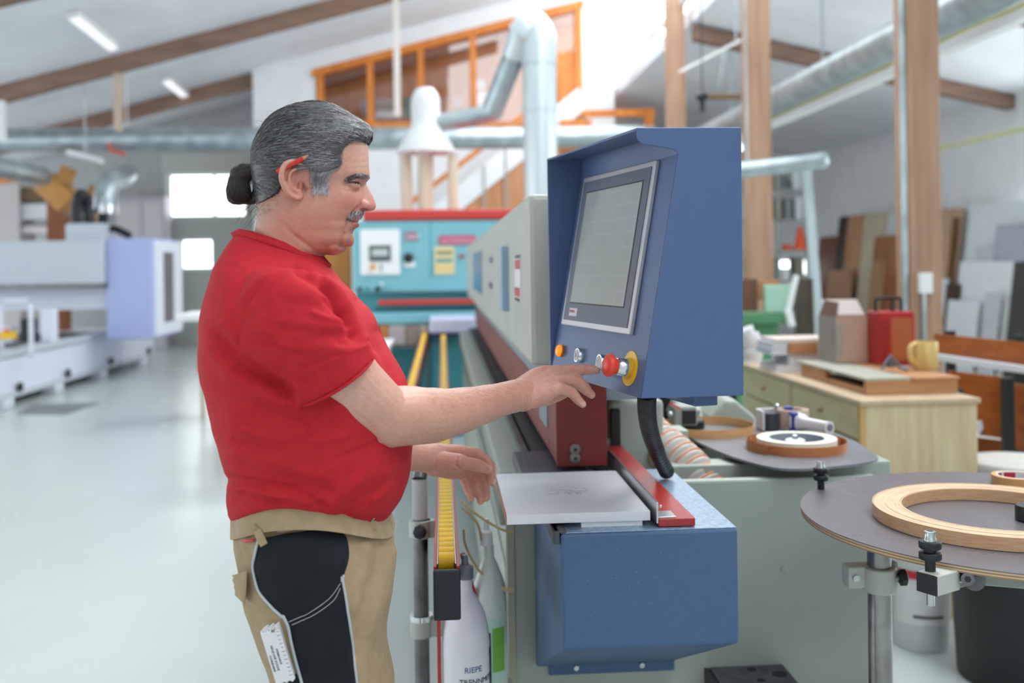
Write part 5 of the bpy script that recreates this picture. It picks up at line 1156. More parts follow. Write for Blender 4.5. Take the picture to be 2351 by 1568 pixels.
# ------------------------------------------------------------------ the man
MY = 1.62
man = thing('person', 'man in red t-shirt and beige work trousers pressing a console button', 'person', (P(760, 1500, Y=MY).x, MY, 0))
def PM(px, py, dy=0.0): return P(px, py, Y=MY + dy)
def HC(x, y, dy=0.0):            # head close-up coordinates -> world
    p = P(480 + x / 3.565, 200 + y / 3.565, Y=MY); return Vector((p.x, MY + dy, p.z))
K = MY / F / 3.565                # metres per close-up pixel
def cap(mb, p0, p1, r0, r1, seg=14):
    """tapered capsule"""
    p0, p1 = Vector(p0), Vector(p1); d = p1 - p0; L_ = d.length; d.normalize(); u, w = perp(d); rs = []
    for k in range(5): a = math.pi / 2 * (1 - k / 5); rs.append((p0 - d * r0 * math.sin(a), max(r0 * math.cos(a), 1e-4)))
    for k in range(6): a = math.pi / 2 * k / 5; rs.append((p1 + d * r1 * math.sin(a), max(r1 * math.cos(a), 1e-4)))
    mb.rings([[c + (u * math.cos(2 * math.pi * i / seg) + w * math.sin(2 * math.pi * i / seg)) * r for i in range(seg)] for c, r in rs])
def chain(mb, pts, rad, seg=14, n=6):
    pp = smoothpath(pts, n); rr = []
    for i in range(len(pp)):
        s = i / n; k = min(int(s), len(rad) - 2); f = s - k; f = f * f * (3 - 2 * f); rr.append(rad[k] * (1 - f) + rad[k + 1] * f)
    mb.tube(pp, rr, seg); mb.ell(pp[0], rr[0], rr[0], rr[0], seg, 8); mb.ell(pp[-1], rr[-1], rr[-1], rr[-1], seg, 8)

# ---- head (profile rows: y, back x, front x, widest x, half width)
rows = [(150, 800, 930, 870, .010), (172, 705, 1010, 850, .034), (215, 600, 1110, 835, .052), (290, 510, 1195, 815, .063), (380, 450, 1262, 800, .0695),
        (440, 415, 1285, 785, .073), (480, 400, 1299, 780, .0745), (560, 385, 1304, 770, .0755), (640, 375, 1308, 765, .0755), (690, 370, 1313, 760, .0752), (725, 363, 1316, 760, .075),
        (755, 366, 1306, 760, .0745), (785, 372, 1278, 760, .0745), (830, 380, 1266, 760, .0745), (880, 390, 1266, 760, .0745), (940, 397, 1264, 750, .074),
        (1000, 402, 1258, 740, .0735), (1050, 400, 1248, 730, .073), (1085, 398, 1226, 725, .0725), (1100, 396, 1206, 720, .072), (1140, 390, 1204, 710, .0715),
        (1170, 384, 1180, 700, .071), (1195, 378, 1168, 690, .0705), (1225, 370, 1180, 680, .070), (1255, 362, 1178, 670, .0695), (1280, 352, 1156, 660, .069),
        (1300, 340, 1105, 650, .069), (1325, 325, 1072, 630, .0695), (1350, 312, 1010, 610, .070), (1372, 300, 945, 600, .071), (1400, 285, 925, 590, .073), (1460, 262, 930, 580, .078)]
head = MB(); rs = []
rows_y = np.array([r[0] for r in rows], float); fine = []
yy = np.concatenate([np.linspace(150, 1460, 130)])
def sm1(a, n):
    k = np.hanning(n + 2)[1:-1]; k /= k.sum(); p = np.pad(a, n // 2, mode='edge'); return np.convolve(p, k, 'valid')
yy = np.linspace(150, 1460, 220)
cols_ = [sm1(np.interp(yy, rows_y, np.array([r[j] for r in rows], float)), n_) for j, n_ in ((1, 13), (2, 5), (3, 31), (4, 21))]
for i, y in enumerate(yy):
    xb, xf, xc, b = (c[i] for c in cols_); ring = []
    jaw = (max(0, min(1, (y - 900) / 250)) ** 2 * (3 - 2 * max(0, min(1, (y - 900) / 250)))) * max(0, min(1, (1400 - y) / 120)); eyw = math.exp(-((y - 830) / 90) ** 2)
    for k in range(64):
        t = 2 * math.pi * k / 64; c, s = math.cos(t), math.sin(t)
        ex = 2.25
        cc = math.copysign(abs(c) ** (2 / ex), c); ss = math.copysign(abs(s) ** (2 / ex), s)
        wd = b * (1 - .10 * jaw * max(c, 0) ** 2)
        if c > 0: wd *= 1 - .06 * c * eyw
        ring.append(HC(xc + ((xf - xc) if c > 0 else (xc - xb)) * cc, y, ss * wd))
    rs.append(ring)
head.rings(rs)
# nose
ns = []
nrow = [(735, 1292, .005), (770, 1284, .0065), (800, 1292, .008), (850, 1322, .0098), (900, 1346, .012), (940, 1361, .0148), (968, 1369, .0165), (990, 1366, .0168), (1008, 1350, .0155), (1018, 1315, .012)]
nyy = np.linspace(735, 1018, 26); nx = np.interp(nyy, [r[0] for r in nrow], [r[1] for r in nrow]); nw = np.interp(nyy, [r[0] for r in nrow], [r[2] for r in nrow])
for y, x, w in zip(nyy, nx, nw):
    ring = []
    for k in range(28):
        t = 2 * math.pi * k / 28; c, s = math.cos(t), math.sin(t)
        ring.append(HC(1215 + (x - 1215) * max(c, -.2) , y, w * (1.25 - .35 * max(c, 0)) * s))
    ns.append(ring)
head.rings(ns)
for s_ in (-1, 1):
    head.ell(HC(1272, 975, s_ * .0145), .0088, .0062, .0078)           # nostril wings
    head.ell(HC(1222, 752, s_ * .030), .0115, .016, .0050)              # brow ridge
    head.ell(HC(1182, 783, s_ * .0338), .0140, .0140, .0052)            # upper lid
    head.ell(HC(1180, 827, s_ * .0338), .0140, .0140, .0060)            # lower lid
head.ell(HC(1196, 1092), .0058, .026, .0042)                             # upper lip
head.ell(HC(1200, 1122), .0060, .024, .0062)                             # lower lip
head.ell(HC(1145, 1248), .0085, .019, .0120)                             # chin
head.ell(HC(1010, 1312), .022, .045, .013)                               # double chin
# ears
def ear(sgn):
    out = [(842, 712), (818, 676), (772, 654), (722, 660), (685, 695), (668, 750), (672, 810), (692, 860), (722, 905), (760, 934), (798, 938), (818, 905)]
    def E(x, y, d): return HC(x, y, sgn * (.0735 + d + (830 - x) * K * .42))
    pts = smoothpath([E(x, y, .0035) for x, y in out], 5)
    head.tube(pts, [.0036 + .0012 * math.sin(min(1, i / len(pts) * 1.0) * 3.1) for i in range(len(pts))], 8)
    base = [E(x + (750 - x) * .08, y + (790 - y) * .08, -.001) for x, y in out]
    cen = E(750, 790, -.004); n_ = len(base)
    vs = base + [cen] + [b + Vector((0, -sgn * .008, 0)) for b in base] + [cen + Vector((0, -sgn * .008, 0))]
    fs = [(i, (i + 1) % n_, n_) for i in range(n_)] + [(n_ + 1 + (i + 1) % n_, n_ + 1 + i, 2 * n_ + 1) for i in range(n_)] + [(i, n_ + 1 + i, n_ + 1 + (i + 1) % n_, (i + 1) % n_) for i in range(n_)]
    head.add(vs, fs)
    head.tube(smoothpath([E(775, 710, .002), E(735, 740, .003), E(722, 800, .003), E(745, 860, .003), E(790, 890, .002)], 5), .0030, 8)   # antihelix
    head.ell(E(806, 838, .002), .0042, .003, .006)                        # tragus
    head.ell(E(790, 905, .002), .0062, .0034, .0075)                      # lobe
ear(-1); ear(1)
# ---- neck root and chest under the shirt
head.ell(PM(640, 720), .085, .10, .075)
# ---- right arm
arm = head
def PD(px, py, Y): return P(px, py, Y=Y)
chain(arm, [PD(690, 750, 1.455), PD(740, 805, 1.452), PD(815, 895, 1.475), PD(885, 958, 1.50)], [.054, .055, .050, .046], 24, 8)
arm.ell(PD(893, 992, 1.505), .026, .026, .024)
chain(arm, [PD(885, 958, 1.50), PD(930, 954, 1.52), PD(985, 954, 1.555), PD(1045, 945, 1.60), PD(1105, 930, 1.655), PD(1150, 917, 1.70), PD(1196, 906, 1.745)], [.046, .0455, .0435, .038, .0325, .0285, .0285], 24, 8)
FN_ = fn
tipR = Pn(1369, 850, A + fn * .0215, fn)
def PR(px, py, Y): return P(px, py, Y=Y)
ty = tipR.y
# metacarpals
Wr = PR(1196, 906, 1.745); OFF = ty - 1.885
def RY(y): return y + OFF
mc = [((1250, 856), 1.845, .0145), ((1263, 866), 1.832, .0148), ((1273, 879), 1.812, .0142), ((1279, 892), 1.79, .0130)]
wst = [(1200, 888, 1.757), (1202, 899, 1.752), (1202, 911, 1.745), (1200, 922, 1.738)]
for (pp, y, r), w in zip(mc, wst):
    chain(arm, [PR(*w), PR((w[0] + pp[0]) / 2, (w[1] + pp[1]) / 2 - 1, (w[2] + RY(y)) / 2), PR(*pp, RY(y))], [.0185, .0185, r], 14, 5)
arm.ell(PR(1240, 908, RY(1.79)), .026, .02, .014)
chain(arm, [PR(1250, 856, RY(1.845)), PR(1284, 852, RY(1.862)), PR(1318, 851, RY(1.876)), PR(1346, 849, RY(1.883)), tipR], [.0142, .0112, .0116, .0100, .0078], 14, 6)
chain(arm, [PR(1263, 866, RY(1.832)), PR(1297, 868, RY(1.852)), PR(1325, 874, RY(1.866)), PR(1340, 885, RY(1.868)), PR(1349, 895, RY(1.866))], [.0145, .0115, .0115, .0098, .0082], 14, 6)
chain(arm, [PR(1273, 879, RY(1.812)), PR(1298, 874, RY(1.828)), PR(1323, 878, RY(1.838)), PR(1344, 894, RY(1.845)), PR(1358, 906, RY(1.846))], [.014, .0112, .0113, .0096, .0078], 14, 6)
chain(arm, [PR(1279, 892, RY(1.79)), PR(1297, 895, RY(1.80)), PR(1314, 903, RY(1.806)), PR(1327, 918, RY(1.812)), PR(1338, 928, RY(1.812))], [.0128, .0100, .0100, .0086, .0070], 14, 6)
chain(arm, [PR(1212, 915, 1.765), PR(1248, 912, RY(1.815)), PR(1276, 908, RY(1.845)), PR(1300, 900, RY(1.862))], [.020, .0165, .0125, .0095], 14, 6)
# ---- left arm
chain(arm, [PD(690, 750, 1.81), PD(735, 810, 1.83), PD(800, 930, 1.84), PD(840, 1005, 1.84)], [.052, .054, .048, .043], 20, 8)
chain(arm, [PD(840, 1005, 1.84), PD(890, 1032, 1.85), PD(945, 1046, 1.87), PD(992, 1051, 1.885)], [.043, .036, .0285, .0285], 20, 8)
LW = [(995, 1040, 1.895), (997, 1052, 1.90), (997, 1062, 1.895), (995, 1070, 1.885)]
LM = [((1092, 1043), 1.935, .0135), ((1090, 1060), 1.95, .014), ((1080, 1074), 1.955, .0135), ((1064, 1086), 1.945, .0125)]
for (pp, y, r), w in zip(LM, LW):
    chain(arm, [PD(*w), PD((w[0] + pp[0]) / 2, (w[1] + pp[1]) / 2, (w[2] + y) / 2), PD(*pp, y)], [.019, .018, r], 14, 5)
chain(arm, [PD(1092, 1043, 1.935), PD(1113, 1056, 1.93), PD(1127, 1072, 1.922), PD(1129, 1091, 1.912), PD(1130, 1107, 1.903)], [.0135, .0105, .0105, .0094, .0076], 14, 6)
chain(arm, [PD(1090, 1060, 1.95), PD(1103, 1079, 1.95), PD(1112, 1098, 1.945), PD(1116, 1124, 1.94), PD(1117, 1143, 1.933)], [.014, .0108, .0106, .0094, .0076], 14, 6)
chain(arm, [PD(1080, 1074, 1.955), PD(1086, 1092, 1.952), PD(1092, 1109, 1.945), PD(1099, 1134, 1.938), PD(1103, 1151, 1.93)], [.0135, .0105, .0104, .0092, .0074], 14, 6)
chain(arm, [PD(1064, 1086, 1.945), PD(1066, 1101, 1.942), PD(1071, 1115, 1.935), PD(1078, 1133, 1.93), PD(1082, 1145, 1.925)], [.0125, .0095, .0092, .0083, .0068], 14, 6)
chain(arm, [PD(1010, 1062, 1.875), PD(1050, 1062, 1.868), PD(1074, 1065, 1.872), PD(1098, 1069, 1.882), PD(1120, 1077, 1.892)], [.022, .0175, .0130, .0125, .0095], 14, 6)
arm.ell(PD(1030, 1078, 1.895), .024, .018, .017)
body = remesh(head, .0019, 4)
co, no = mesh_np(body); pj = proj_np(co)
hx_, hy_ = (pj[:, 0] - 480) * 3.565, (pj[:, 1] - 200) * 3.565
near = co[:, 1] < MY
# skin colouring: base, flush on cheeks/nose/ears/neck, lips, shade painted into folds and hollows
def srgb(a): a = np.array(a, float) / 255; return np.where(a <= .04045, a / 12.92, ((a + .055) / 1.055) ** 2.4)
col = np.tile(srgb((200, 150, 130)), (len(co), 1))
isH = (co[:, 2] > 1.36) & (hx_ > 250) & (hx_ < 1400) & (hy_ < 1420)
def blend(mask, rgb):
    global col
    m = np.clip(mask, 0, 1)[:, None]; col = col * (1 - m) + srgb(rgb) * m
def g2(cx_, cy_, sx, sy): return np.exp(-(((hx_ - cx_) / sx) ** 2 + ((hy_ - cy_) / sy) ** 2)) * isH
blend(.55 * g2(1150, 940, 130, 110), (205, 120, 110)); blend(.6 * g2(1330, 960, 60, 60), (206, 122, 112)); blend(.55 * g2(740, 790, 110, 150), (206, 120, 104))
blend(.7 * g2(760, 1180, 330, 170), (196, 118, 98)); blend(.5 * g2(980, 1310, 160, 80), (176, 92, 76)); blend(.85 * g2(1205, 1112, 34, 28), (186, 92, 92)); blend(.4 * g2(1140, 1240, 50, 50), (206, 130, 120))
blend(.55 * g2(760, 800, 40, 70) * (np.abs(co[:, 1] - MY) < .085), (150, 78, 62))  # shade of the ear hollow put into the colour
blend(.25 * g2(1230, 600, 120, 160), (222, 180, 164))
isA = ~isH
fx = pj[:, 0]; fy = pj[:, 1]
def g3(cx_, cy_, sx, sy, D0, D1): return np.exp(-(((fx - cx_) / sx) ** 2 + ((fy - cy_) / sy) ** 2)) * isA * (co[:, 1] > D0) * (co[:, 1] < D1)
blend(.5 * g3(800, 900, 90, 60, 1.3, 1.6), (226, 186, 172)); blend(.45 * g3(1240, 880, 60, 60, 1.6, 2.1), (206, 140, 126)); blend(.35 * g3(1150, 940, 120, 50, 1.4, 1.9), (196, 136, 118)); blend(.55 * g3(1070, 1080, 90, 80, 1.8, 2.2), (190, 116, 102))
for cx_, cy_ in ((1250, 847), (1318, 848), (1322, 872), (1311, 899), (1345, 846)): blend(.45 * g3(cx_, cy_, 9, 8, 1.6, 2.1), (200, 112, 100))
nz = np.sin(co[:, 0] * 310 + 3 * np.sin(co[:, 2] * 170)) * np.sin(co[:, 2] * 290 + 2 * np.sin(co[:, 1] * 210)) + .6 * np.sin(co[:, 0] * 730 + co[:, 1] * 510) * np.sin(co[:, 2] * 690 - co[:, 0] * 300)
blend(np.clip(.10 + .14 * nz, 0, .3), (186, 112, 96)); blend(np.clip(-.08 - .12 * nz, 0, .25), (222, 184, 166))
def lineC(poly, w, a, rgb, m=None):
    d = np.full(len(co), 1e9)
    for (x0, y0), (x1, y1) in zip(poly[:-1], poly[1:]):
        vx, vy = x1 - x0, y1 - y0; t = np.clip(((hx_ - x0) * vx + (hy_ - y0) * vy) / (vx * vx + vy * vy + 1e-9), 0, 1); d = np.minimum(d, np.hypot(hx_ - x0 - t * vx, hy_ - y0 - t * vy))
    blend(a * np.exp(-(d / w) ** 2) * isH * (1 if m is None else m), rgb)
lineC([(1140, 1080), (1170, 1098), (1226, 1106)], 7, .85, (92, 40, 38)); lineC([(1262, 1003), (1292, 1008)], 9, .8, (84, 36, 32)); lineC([(1205, 985), (1165, 1040), (1135, 1092)], 9, .35, (150, 84, 72))  # shade drawn as darker colour along mouth line, nostril and smile fold
lineC([(1100, 1205), (1085, 1250), (1075, 1295)], 12, .3, (150, 84, 72)); lineC([(1150, 806), (1190, 800), (1245, 802)], 12, .5, (120, 66, 58)); lineC([(1165, 772), (1215, 765)], 7, .3, (150, 92, 80)); lineC([(1140, 845), (1190, 852), (1230, 845)], 8, .3, (160, 96, 86)); lineC([(770, 790), (790, 850), (800, 830)], 16, .7, (104, 50, 42)); lineC([(725, 700), (705, 740), (700, 800)], 9, .4, (140, 74, 62))  # shade coloured into the jaw, eyelid and ear folds
# greying stubble over jaw and nape
blend(.25 * g2(420, 1020, 110, 110), (140, 104, 92)); blend(.14 * g2(1120, 1180, 120, 110), (170, 140, 132))
# folds: eye socket, smile fold, ear-neck fold, wrist creases
def dist_poly(x, y, poly):
    d = np.full(len(x), 1e9)
    for (x0, y0), (x1, y1) in zip(poly[:-1], poly[1:]):
        vx, vy = x1 - x0, y1 - y0; t = np.clip(((x - x0) * vx + (y - y0) * vy) / (vx * vx + vy * vy + 1e-9), 0, 1)
        d = np.minimum(d, np.hypot(x - x0 - t * vx, y - y0 - t * vy))
    return d
disp = np.zeros(len(co))
disp += .0042 * g2(1150, 925, 115, 90) * (np.abs(co[:, 1] - MY) > .015) + .003 * g2(1060, 1180, 110, 100) * (np.abs(co[:, 1] - MY) > .012)
def crease(x, y, poly, depth, width, mask): 
    global disp
    disp -= depth * np.exp(-(dist_poly(x, y, poly) / width) ** 2) * mask
mH = isH & near
for s_ in (1,):
    crease(hx_, hy_, [(1205, 985), (1165, 1040), (1130, 1100), (1120, 1150)], .0022, 14, isH)     # smile fold
    crease(hx_, hy_, [(1138, 1078), (1165, 1096), (1225, 1106)], .0022, 7, isH)                    # mouth line
    crease(hx_, hy_, [(1150, 815), (1120, 812), (1085, 800)], .0009, 9, isH)
    crease(hx_, hy_, [(1155, 850), (1120, 850), (1090, 838)], .0008, 9, isH)
    crease(hx_, hy_, [(1100, 1205), (1085, 1250), (1075, 1295)], .0022, 16, isH)
    crease(hx_, hy_, [(1080, 1300), (1130, 1302)], .002, 12, isH)
    crease(hx_, hy_, [(870, 760), (855, 850), (850, 920)], .0012, 14, isH)
    crease(hx_, hy_, [(1235, 960), (1232, 1000), (1255, 1012)], .0022, 10, isH)
    crease(hx_, hy_, [(720, 1230), (800, 1290), (880, 1350)], .0018, 22, isH)
    crease(hx_, hy_, [(600, 1110), (680, 1200), (760, 1270)], .0010, 18, isH)
    for yv in (560, 610, 655): crease(hx_, hy_, [(1180, yv + 10), (1310, yv)], .0004, 7, isH)
    crease(hx_, hy_, [(1255, 1000), (1295, 1006)], .0030, 8, isH & (np.abs(co[:, 1] - MY) > .004))
mA = isA & (co[:, 1] > 1.55) & (fx > 1150)
for k, xw in enumerate((1196, 1203, 1211, 1220)):
    crease(fx, fy, [(xw, 900), (xw + 3, 925), (xw + 1, 945)], .0009, 2.2, mA)
crease(fx, fy, [(1262, 893), (1270, 905), (1272, 915)], .0012, 2.5, mA)
crease(fx, fy, [(1050, 1050), (1046, 1068), (1062, 1082), (1090, 1076)], .0016, 2.6, isA & (co[:, 1] > 1.8) & (fx > 1020))
co = co + no * disp[:, None]; set_co(body, co)
set_col(body, np.clip(col, 0, 1))
SKIN = attr_mat('skin', .42, .35, 600, .5)
bo = link_mesh('body', body, SKIN, man)
BVH_BODY = BVHTree.FromPolygons([tuple(v) for v in co], [tuple(p.vertices) for p in body.polygons])
# eyes, nails
EYE = mat('eye_white', (168, 146, 136), .12)
for s_ in (-1, 1):
    c = HC(1180, 804, s_ * .0340); eo = MB().ell(c, .0122, .0122, .0122).build('eye', EYE, man, smooth=True)
    d_ = Vector((.90, s_ * .42, -.05)).normalized()
    MB().lathe([(.0072, .0096), (.0064, .0108), (.0005, .0127)], c, d_, 20).build('iris', mat('iris_brown', (58, 44, 38), .1), eo, smooth=True)
for s_ in (-1, 1):
    MB().tube(smoothpath([HC(1155, 808, s_ * .0468), HC(1195, 798, s_ * .0472), HC(1230, 796, s_ * .0424), HC(1252, 802, s_ * .0345)], 6), [.0005] * 6 + [.0010] * 10 + [.0006] * 3, 6).build('eyelashes', mat('lash_dark', (52, 38, 34), .6), man, smooth=True)
NAIL = mat('fingernail', (204, 158, 144), .3)
def nail(px, py, Y, dx, dz, w=.0052, l=.0062, off=.0058, toward=(0, -1, .35)):
    c = P(px, py, Y=Y); d = Vector((dx, 0, dz)).normalized(); n_ = Vector(toward); n_ = (n_ - d * n_.dot(d)).normalized(); s = d.cross(n_)
    rot = Matrix((d, s, n_)).transposed()
    MB().ell(c + n_ * off, l, w, .0014, 14, 8, rot).build('fingernail', NAIL, man, smooth=True)
nail(1357, 905, RY(1.846), .7, -.7); nail(1337, 927, RY(1.812), .75, -.65); nail(1365, 849, tipR.y, 1, .0, toward=(-.2, -.5, .9)); nail(1120, 1075, 1.892, .9, -.35, .0062, .0072, .0078, (0, -1, .25)); nail(1130, 1106, 1.903, 0, -1, toward=(.8, -.7, 0))

# ---- shirt
sh = MB()
SR = [((553, 530), (741, 592), .068, 0), ((546, 540), (752, 606), .112, -.008), ((534, 560), (772, 632), .165, -.026), ((516, 592), (800, 662), .200, -.040), ((498, 632), (832, 697), .218, -.040), ((483, 687), (862, 738), .222, -.03), ((474, 745), (886, 784), .218, -.015),
      ((471, 800), (908, 832), .212, 0), ((477, 860), (929, 872), .208, 0), ((488, 915), (942, 920), .205, 0), ((500, 965), (948, 965), .203, 0), ((513, 1012), (949, 1012), .20, 0), ((527, 1060), (945, 1060), .197, 0), ((537, 1093), (938, 1098), .193, .008),
      ((533, 1112), (930, 1120), .191, .016), ((531, 1135), (922, 1142), .19, .03), ((536, 1165), (902, 1170), .187, .046), ((548, 1184), (876, 1190), .181, .056), ((566, 1182), (850, 1186), .172, .056)]
rs = []
NS = 72
ts = np.linspace(0, len(SR) - 1, (len(SR) - 1) * 4 + 1)
def sring(i):
    (b, f, w, dz) = SR[i]; return PM(*b), PM(*f), w, dz
for t_ in ts:
    i = min(int(t_), len(SR) - 2); f_ = t_ - i
    i0, i3 = max(i - 1, 0), min(i + 2, len(SR) - 1)
    def cr_(g):
        p0, p1, p2, p3 = g(i0), g(i), g(i + 1), g(i3)
        return .5 * ((2 * p1) + (p2 - p0) * f_ + (2 * p0 - 5 * p1 + 4 * p2 - p3) * f_ ** 2 + (-p0 + 3 * p1 - 3 * p2 + p3) * f_ ** 3)
    Bk = cr_(lambda j: sring(j)[0]); Fr = cr_(lambda j: sring(j)[1]); w = cr_(lambda j: sring(j)[2]); dz = cr_(lambda j: sring(j)[3])
    C = (Bk + Fr) / 2; Hh = (Fr - Bk) / 2; ring = []
    for k in range(NS):
        a = 2 * math.pi * k / NS; c, s = math.cos(a), math.sin(a); ex = 2.3
        cc = math.copysign(abs(c) ** (2 / ex), c); ss = math.copysign(abs(s) ** (2 / ex), s)
        ring.append(C + Hh * cc + Vector((0, w * ss, dz * s * s)))
    rs.append(ring)
sh.rings(rs)
def sleeve(pts, ax, w1, w2, par):
    """elliptical sleeve: centre line points, half widths in the picture plane and in depth"""
    rs = []
    for k, p in enumerate(pts):
        d = (pts[min(k + 1, len(pts) - 1)] - pts[max(k - 1, 0)]).normalized()
        a = d.cross(Vector((0, 1, 0))).normalized(); b = d.cross(a).normalized()
        rs.append([p + a * w1[k] * math.cos(t) + b * w2[k] * math.sin(t) for t in np.linspace(0, 2 * math.pi, 49)[:-1]])
    sh.rings(rs)
    return rs[-1]
cl_pts = [PD(628, 668, 1.475), PD(640, 692, 1.455), PD(664, 728, 1.445), PD(700, 776, 1.44), PD(736, 822, 1.442), PD(758, 858, 1.447), PD(765, 869, 1.449)]
hemR = sleeve(cl_pts, None, [.035, .066, .083, .080, .071, .067, .0665], [.05, .066, .072, .07, .066, .064, .0635], None)
cl_ptl = [PD(628, 668, 1.77), PD(642, 695, 1.785), PD(665, 720, 1.80), PD(700, 775, 1.815), PD(735, 835, 1.825), PD(755, 870, 1.83)]
hemL = sleeve(cl_ptl, None, [.035, .066, .078, .073, .068, .066], [.05, .064, .066, .064, .062, .061], None)
shirt = remesh(sh, .0038, 5)
co, no = mesh_np(shirt); pj = proj_np(co); fx, fy = pj[:, 0], pj[:, 1]; disp = np.zeros(len(co))
nr = (no[:, 1] < .15)
def fold(poly, depth, width, m=None):
    global disp
    d = dist_poly(fx, fy, poly); mk = nr if m is None else m
    L_ = 1.0
    disp += depth * (np.exp(-(d / width) ** 2)) * mk
# armhole seam, drape folds and creases (picture coordinates on the near side)
fold([(640, 613), (600, 650), (566, 700), (550, 760), (547, 800)], -.0022, 3.2)
fold([(652, 612), (700, 622), (745, 655)], -.0012, 4)
fold([(602, 535), (612, 560), (632, 595), (648, 612)], -.0012, 3)
fold([(690, 620), (760, 670), (800, 730), (815, 770)], -.010, 13); fold([(720, 625), (790, 675), (822, 735), (838, 775)], .006, 12); fold([(735, 640), (792, 712), (806, 742)], -.006, 7)
fold([(640, 735), (720, 745), (800, 750)], .0028, 12); fold([(650, 765), (730, 772), (815, 775)], -.0026, 12); fold([(650, 690), (720, 700), (785, 712)], -.0022, 13); fold([(655, 800), (740, 800), (830, 795)], .002, 12)
fold([(500, 770), (545, 830), (600, 862), (660, 905)], -.010, 16); fold([(485, 800), (530, 860), (590, 900), (650, 930)], .005, 16); fold([(545, 845), (600, 870), (640, 890)], -.006, 7)
fold([(560, 940), (620, 900), (680, 930)], .004, 20); fold([(520, 900), (600, 935), (690, 960)], -.0035, 22)
fold([(700, 930), (712, 1000), (725, 1080), (735, 1150)], -.0016, 3.0)
fold([(528, 1098), (600, 1112), (680, 1125), (740, 1160)], -.008, 9); fold([(535, 1120), (610, 1132), (700, 1140)], .005, 10); fold([(540, 1150), (600, 1160), (660, 1150)], -.004, 9)
fold([(545, 1040), (640, 1070), (740, 1090)], .004, 22); fold([(560, 1075), (660, 1100), (760, 1130)], -.004, 14)
fold([(760, 1165), (800, 1120), (860, 1075)], .004, 18); fold([(790, 1180), (840, 1140), (910, 1100)], -.003, 14)
fold([(870, 760), (885, 830), (905, 880)], -.005, 12); fold([(840, 790), (870, 850), (890, 890)], .004, 12)
fold([(820, 690), (850, 760), (860, 800)], -.004, 10)
fold([(570, 620), (530, 700), (520, 760)], .003, 26); fold([(545, 820), (520, 900), (540, 980)], .003, 22)
for (x0, y0, x1, y1, dp_) in ((612, 790, 690, 812, -.0025), (600, 760, 700, 770, .002), (700, 845, 770, 815, -.002), (640, 850, 700, 880, -.003), (780, 790, 840, 785, -.003), (560, 990, 660, 1010, .003), (540, 1010, 640, 1035, -.003), (700, 1010, 800, 1000, .0025), (780, 1050, 880, 1010, -.0025), (820, 900, 880, 950, -.003), (560, 1130, 640, 1150, -.004), (640, 1140, 730, 1150, .003), (860, 1150, 900, 1110, .003), (600, 880, 690, 935, .004), (720, 720, 790, 735, .003), (745, 690, 795, 722, -.003)):
    fold([(x0, y0), ((x0 + x1) / 2, (y0 + y1) / 2 + 4), (x1, y1)], dp_ * 1.3, 6.5)
# hem line of sleeve
fold([(843, 797), (655, 893)], -.0010, 2.2, nr & (co[:, 1] < 1.5))
rn = np.sin(fx * .021 + fy * .033 + 1.3) * np.sin(fx * .034 - fy * .017 + .4) * .0016 + np.sin(fx * .06 + fy * .045) * np.sin(fy * .052 - fx * .02) * .0006
disp += rn * ((fy > 620) & (fy < 1180))
ease = np.clip((fy - 560) / 60, 0, 1)
co = co + no * (disp * ease)[:, None]; set_co(shirt, co)
SHIRT = mat('red_cotton', (182, 32, 42), .82, var=.03, vscale=90, bump=.25, bscale=900, spec=.25)
so_ = link_mesh('t_shirt', shirt, SHIRT, man)
sm = so_.modifiers.new('s', 'SMOOTH'); sm.iterations = 1; sm.factor = .4
# collar band and hems
colr = []
Bk, Fr = PM(551, 528), PM(742, 590); C = (Bk + Fr) / 2; Hh = (Fr - Bk) / 2
for k in range(64):
    a = 2 * math.pi * k / 64; colr.append(C + Hh * math.cos(a) * 1.0 + Vector((0, .0715 * math.sin(a), .004 * math.sin(a) ** 2)))
cb_ = MB(); nC = len(colr); rs = []
for k, p in enumerate(colr):
    out = (p - C).normalized(); rs.append([p - out * .006 + up * .003, p + up * .002, p + out * .014 - up * .009, p + out * .010 - up * .016, p - out * .006 - up * .01])
cb_.rings(rs, cap=False, close=True); cb_.build('collar', SHIRT, so_, smooth=True, auto=False)
for hm in (hemR,):
    MB().tube(hm, .0022, 8, close=True).build('sleeve_hem', SHIRT, so_, smooth=True)

# ---- trousers
tr_ = MB()
TRW = [((575, 1085), (862, 1085), .145), ((566, 1120), (866, 1120), .155), ((556, 1150), (872, 1150), .160), ((549, 1172), (884, 1172), .172), ((546, 1195), (895, 1195), .177), ((548, 1235), (902, 1235), .180), ((555, 1275), (905, 1275), .182), ((563, 1320), (904, 1320), .182), ((570, 1360), (899, 1360), .18), ((584, 1400), (892, 1400), .178), ((601, 1440), (887, 1440), .176), ((617, 1480), (888, 1480), .174), ((629, 1520), (894, 1520), .172), ((641, 1568), (904, 1568), .168), ((650, 1630), (908, 1630), .16), ((660, 1700), (905, 1700), .145)]
rs = []
for (b, f, w) in TRW:
    Bk, Fr = PM(*b), PM(*f); C = (Bk + Fr) / 2; Hh = (Fr - Bk) / 2
    rs.append([C + Hh * math.copysign(abs(math.cos(a)) ** .9, math.cos(a)) + Vector((0, w * math.copysign(abs(math.sin(a)) ** .85, math.sin(a)), 0)) for a in np.linspace(0, 2 * math.pi, 65)[:-1]])
tr_.rings(rs)
zend = P(760, 1568, Y=MY).z
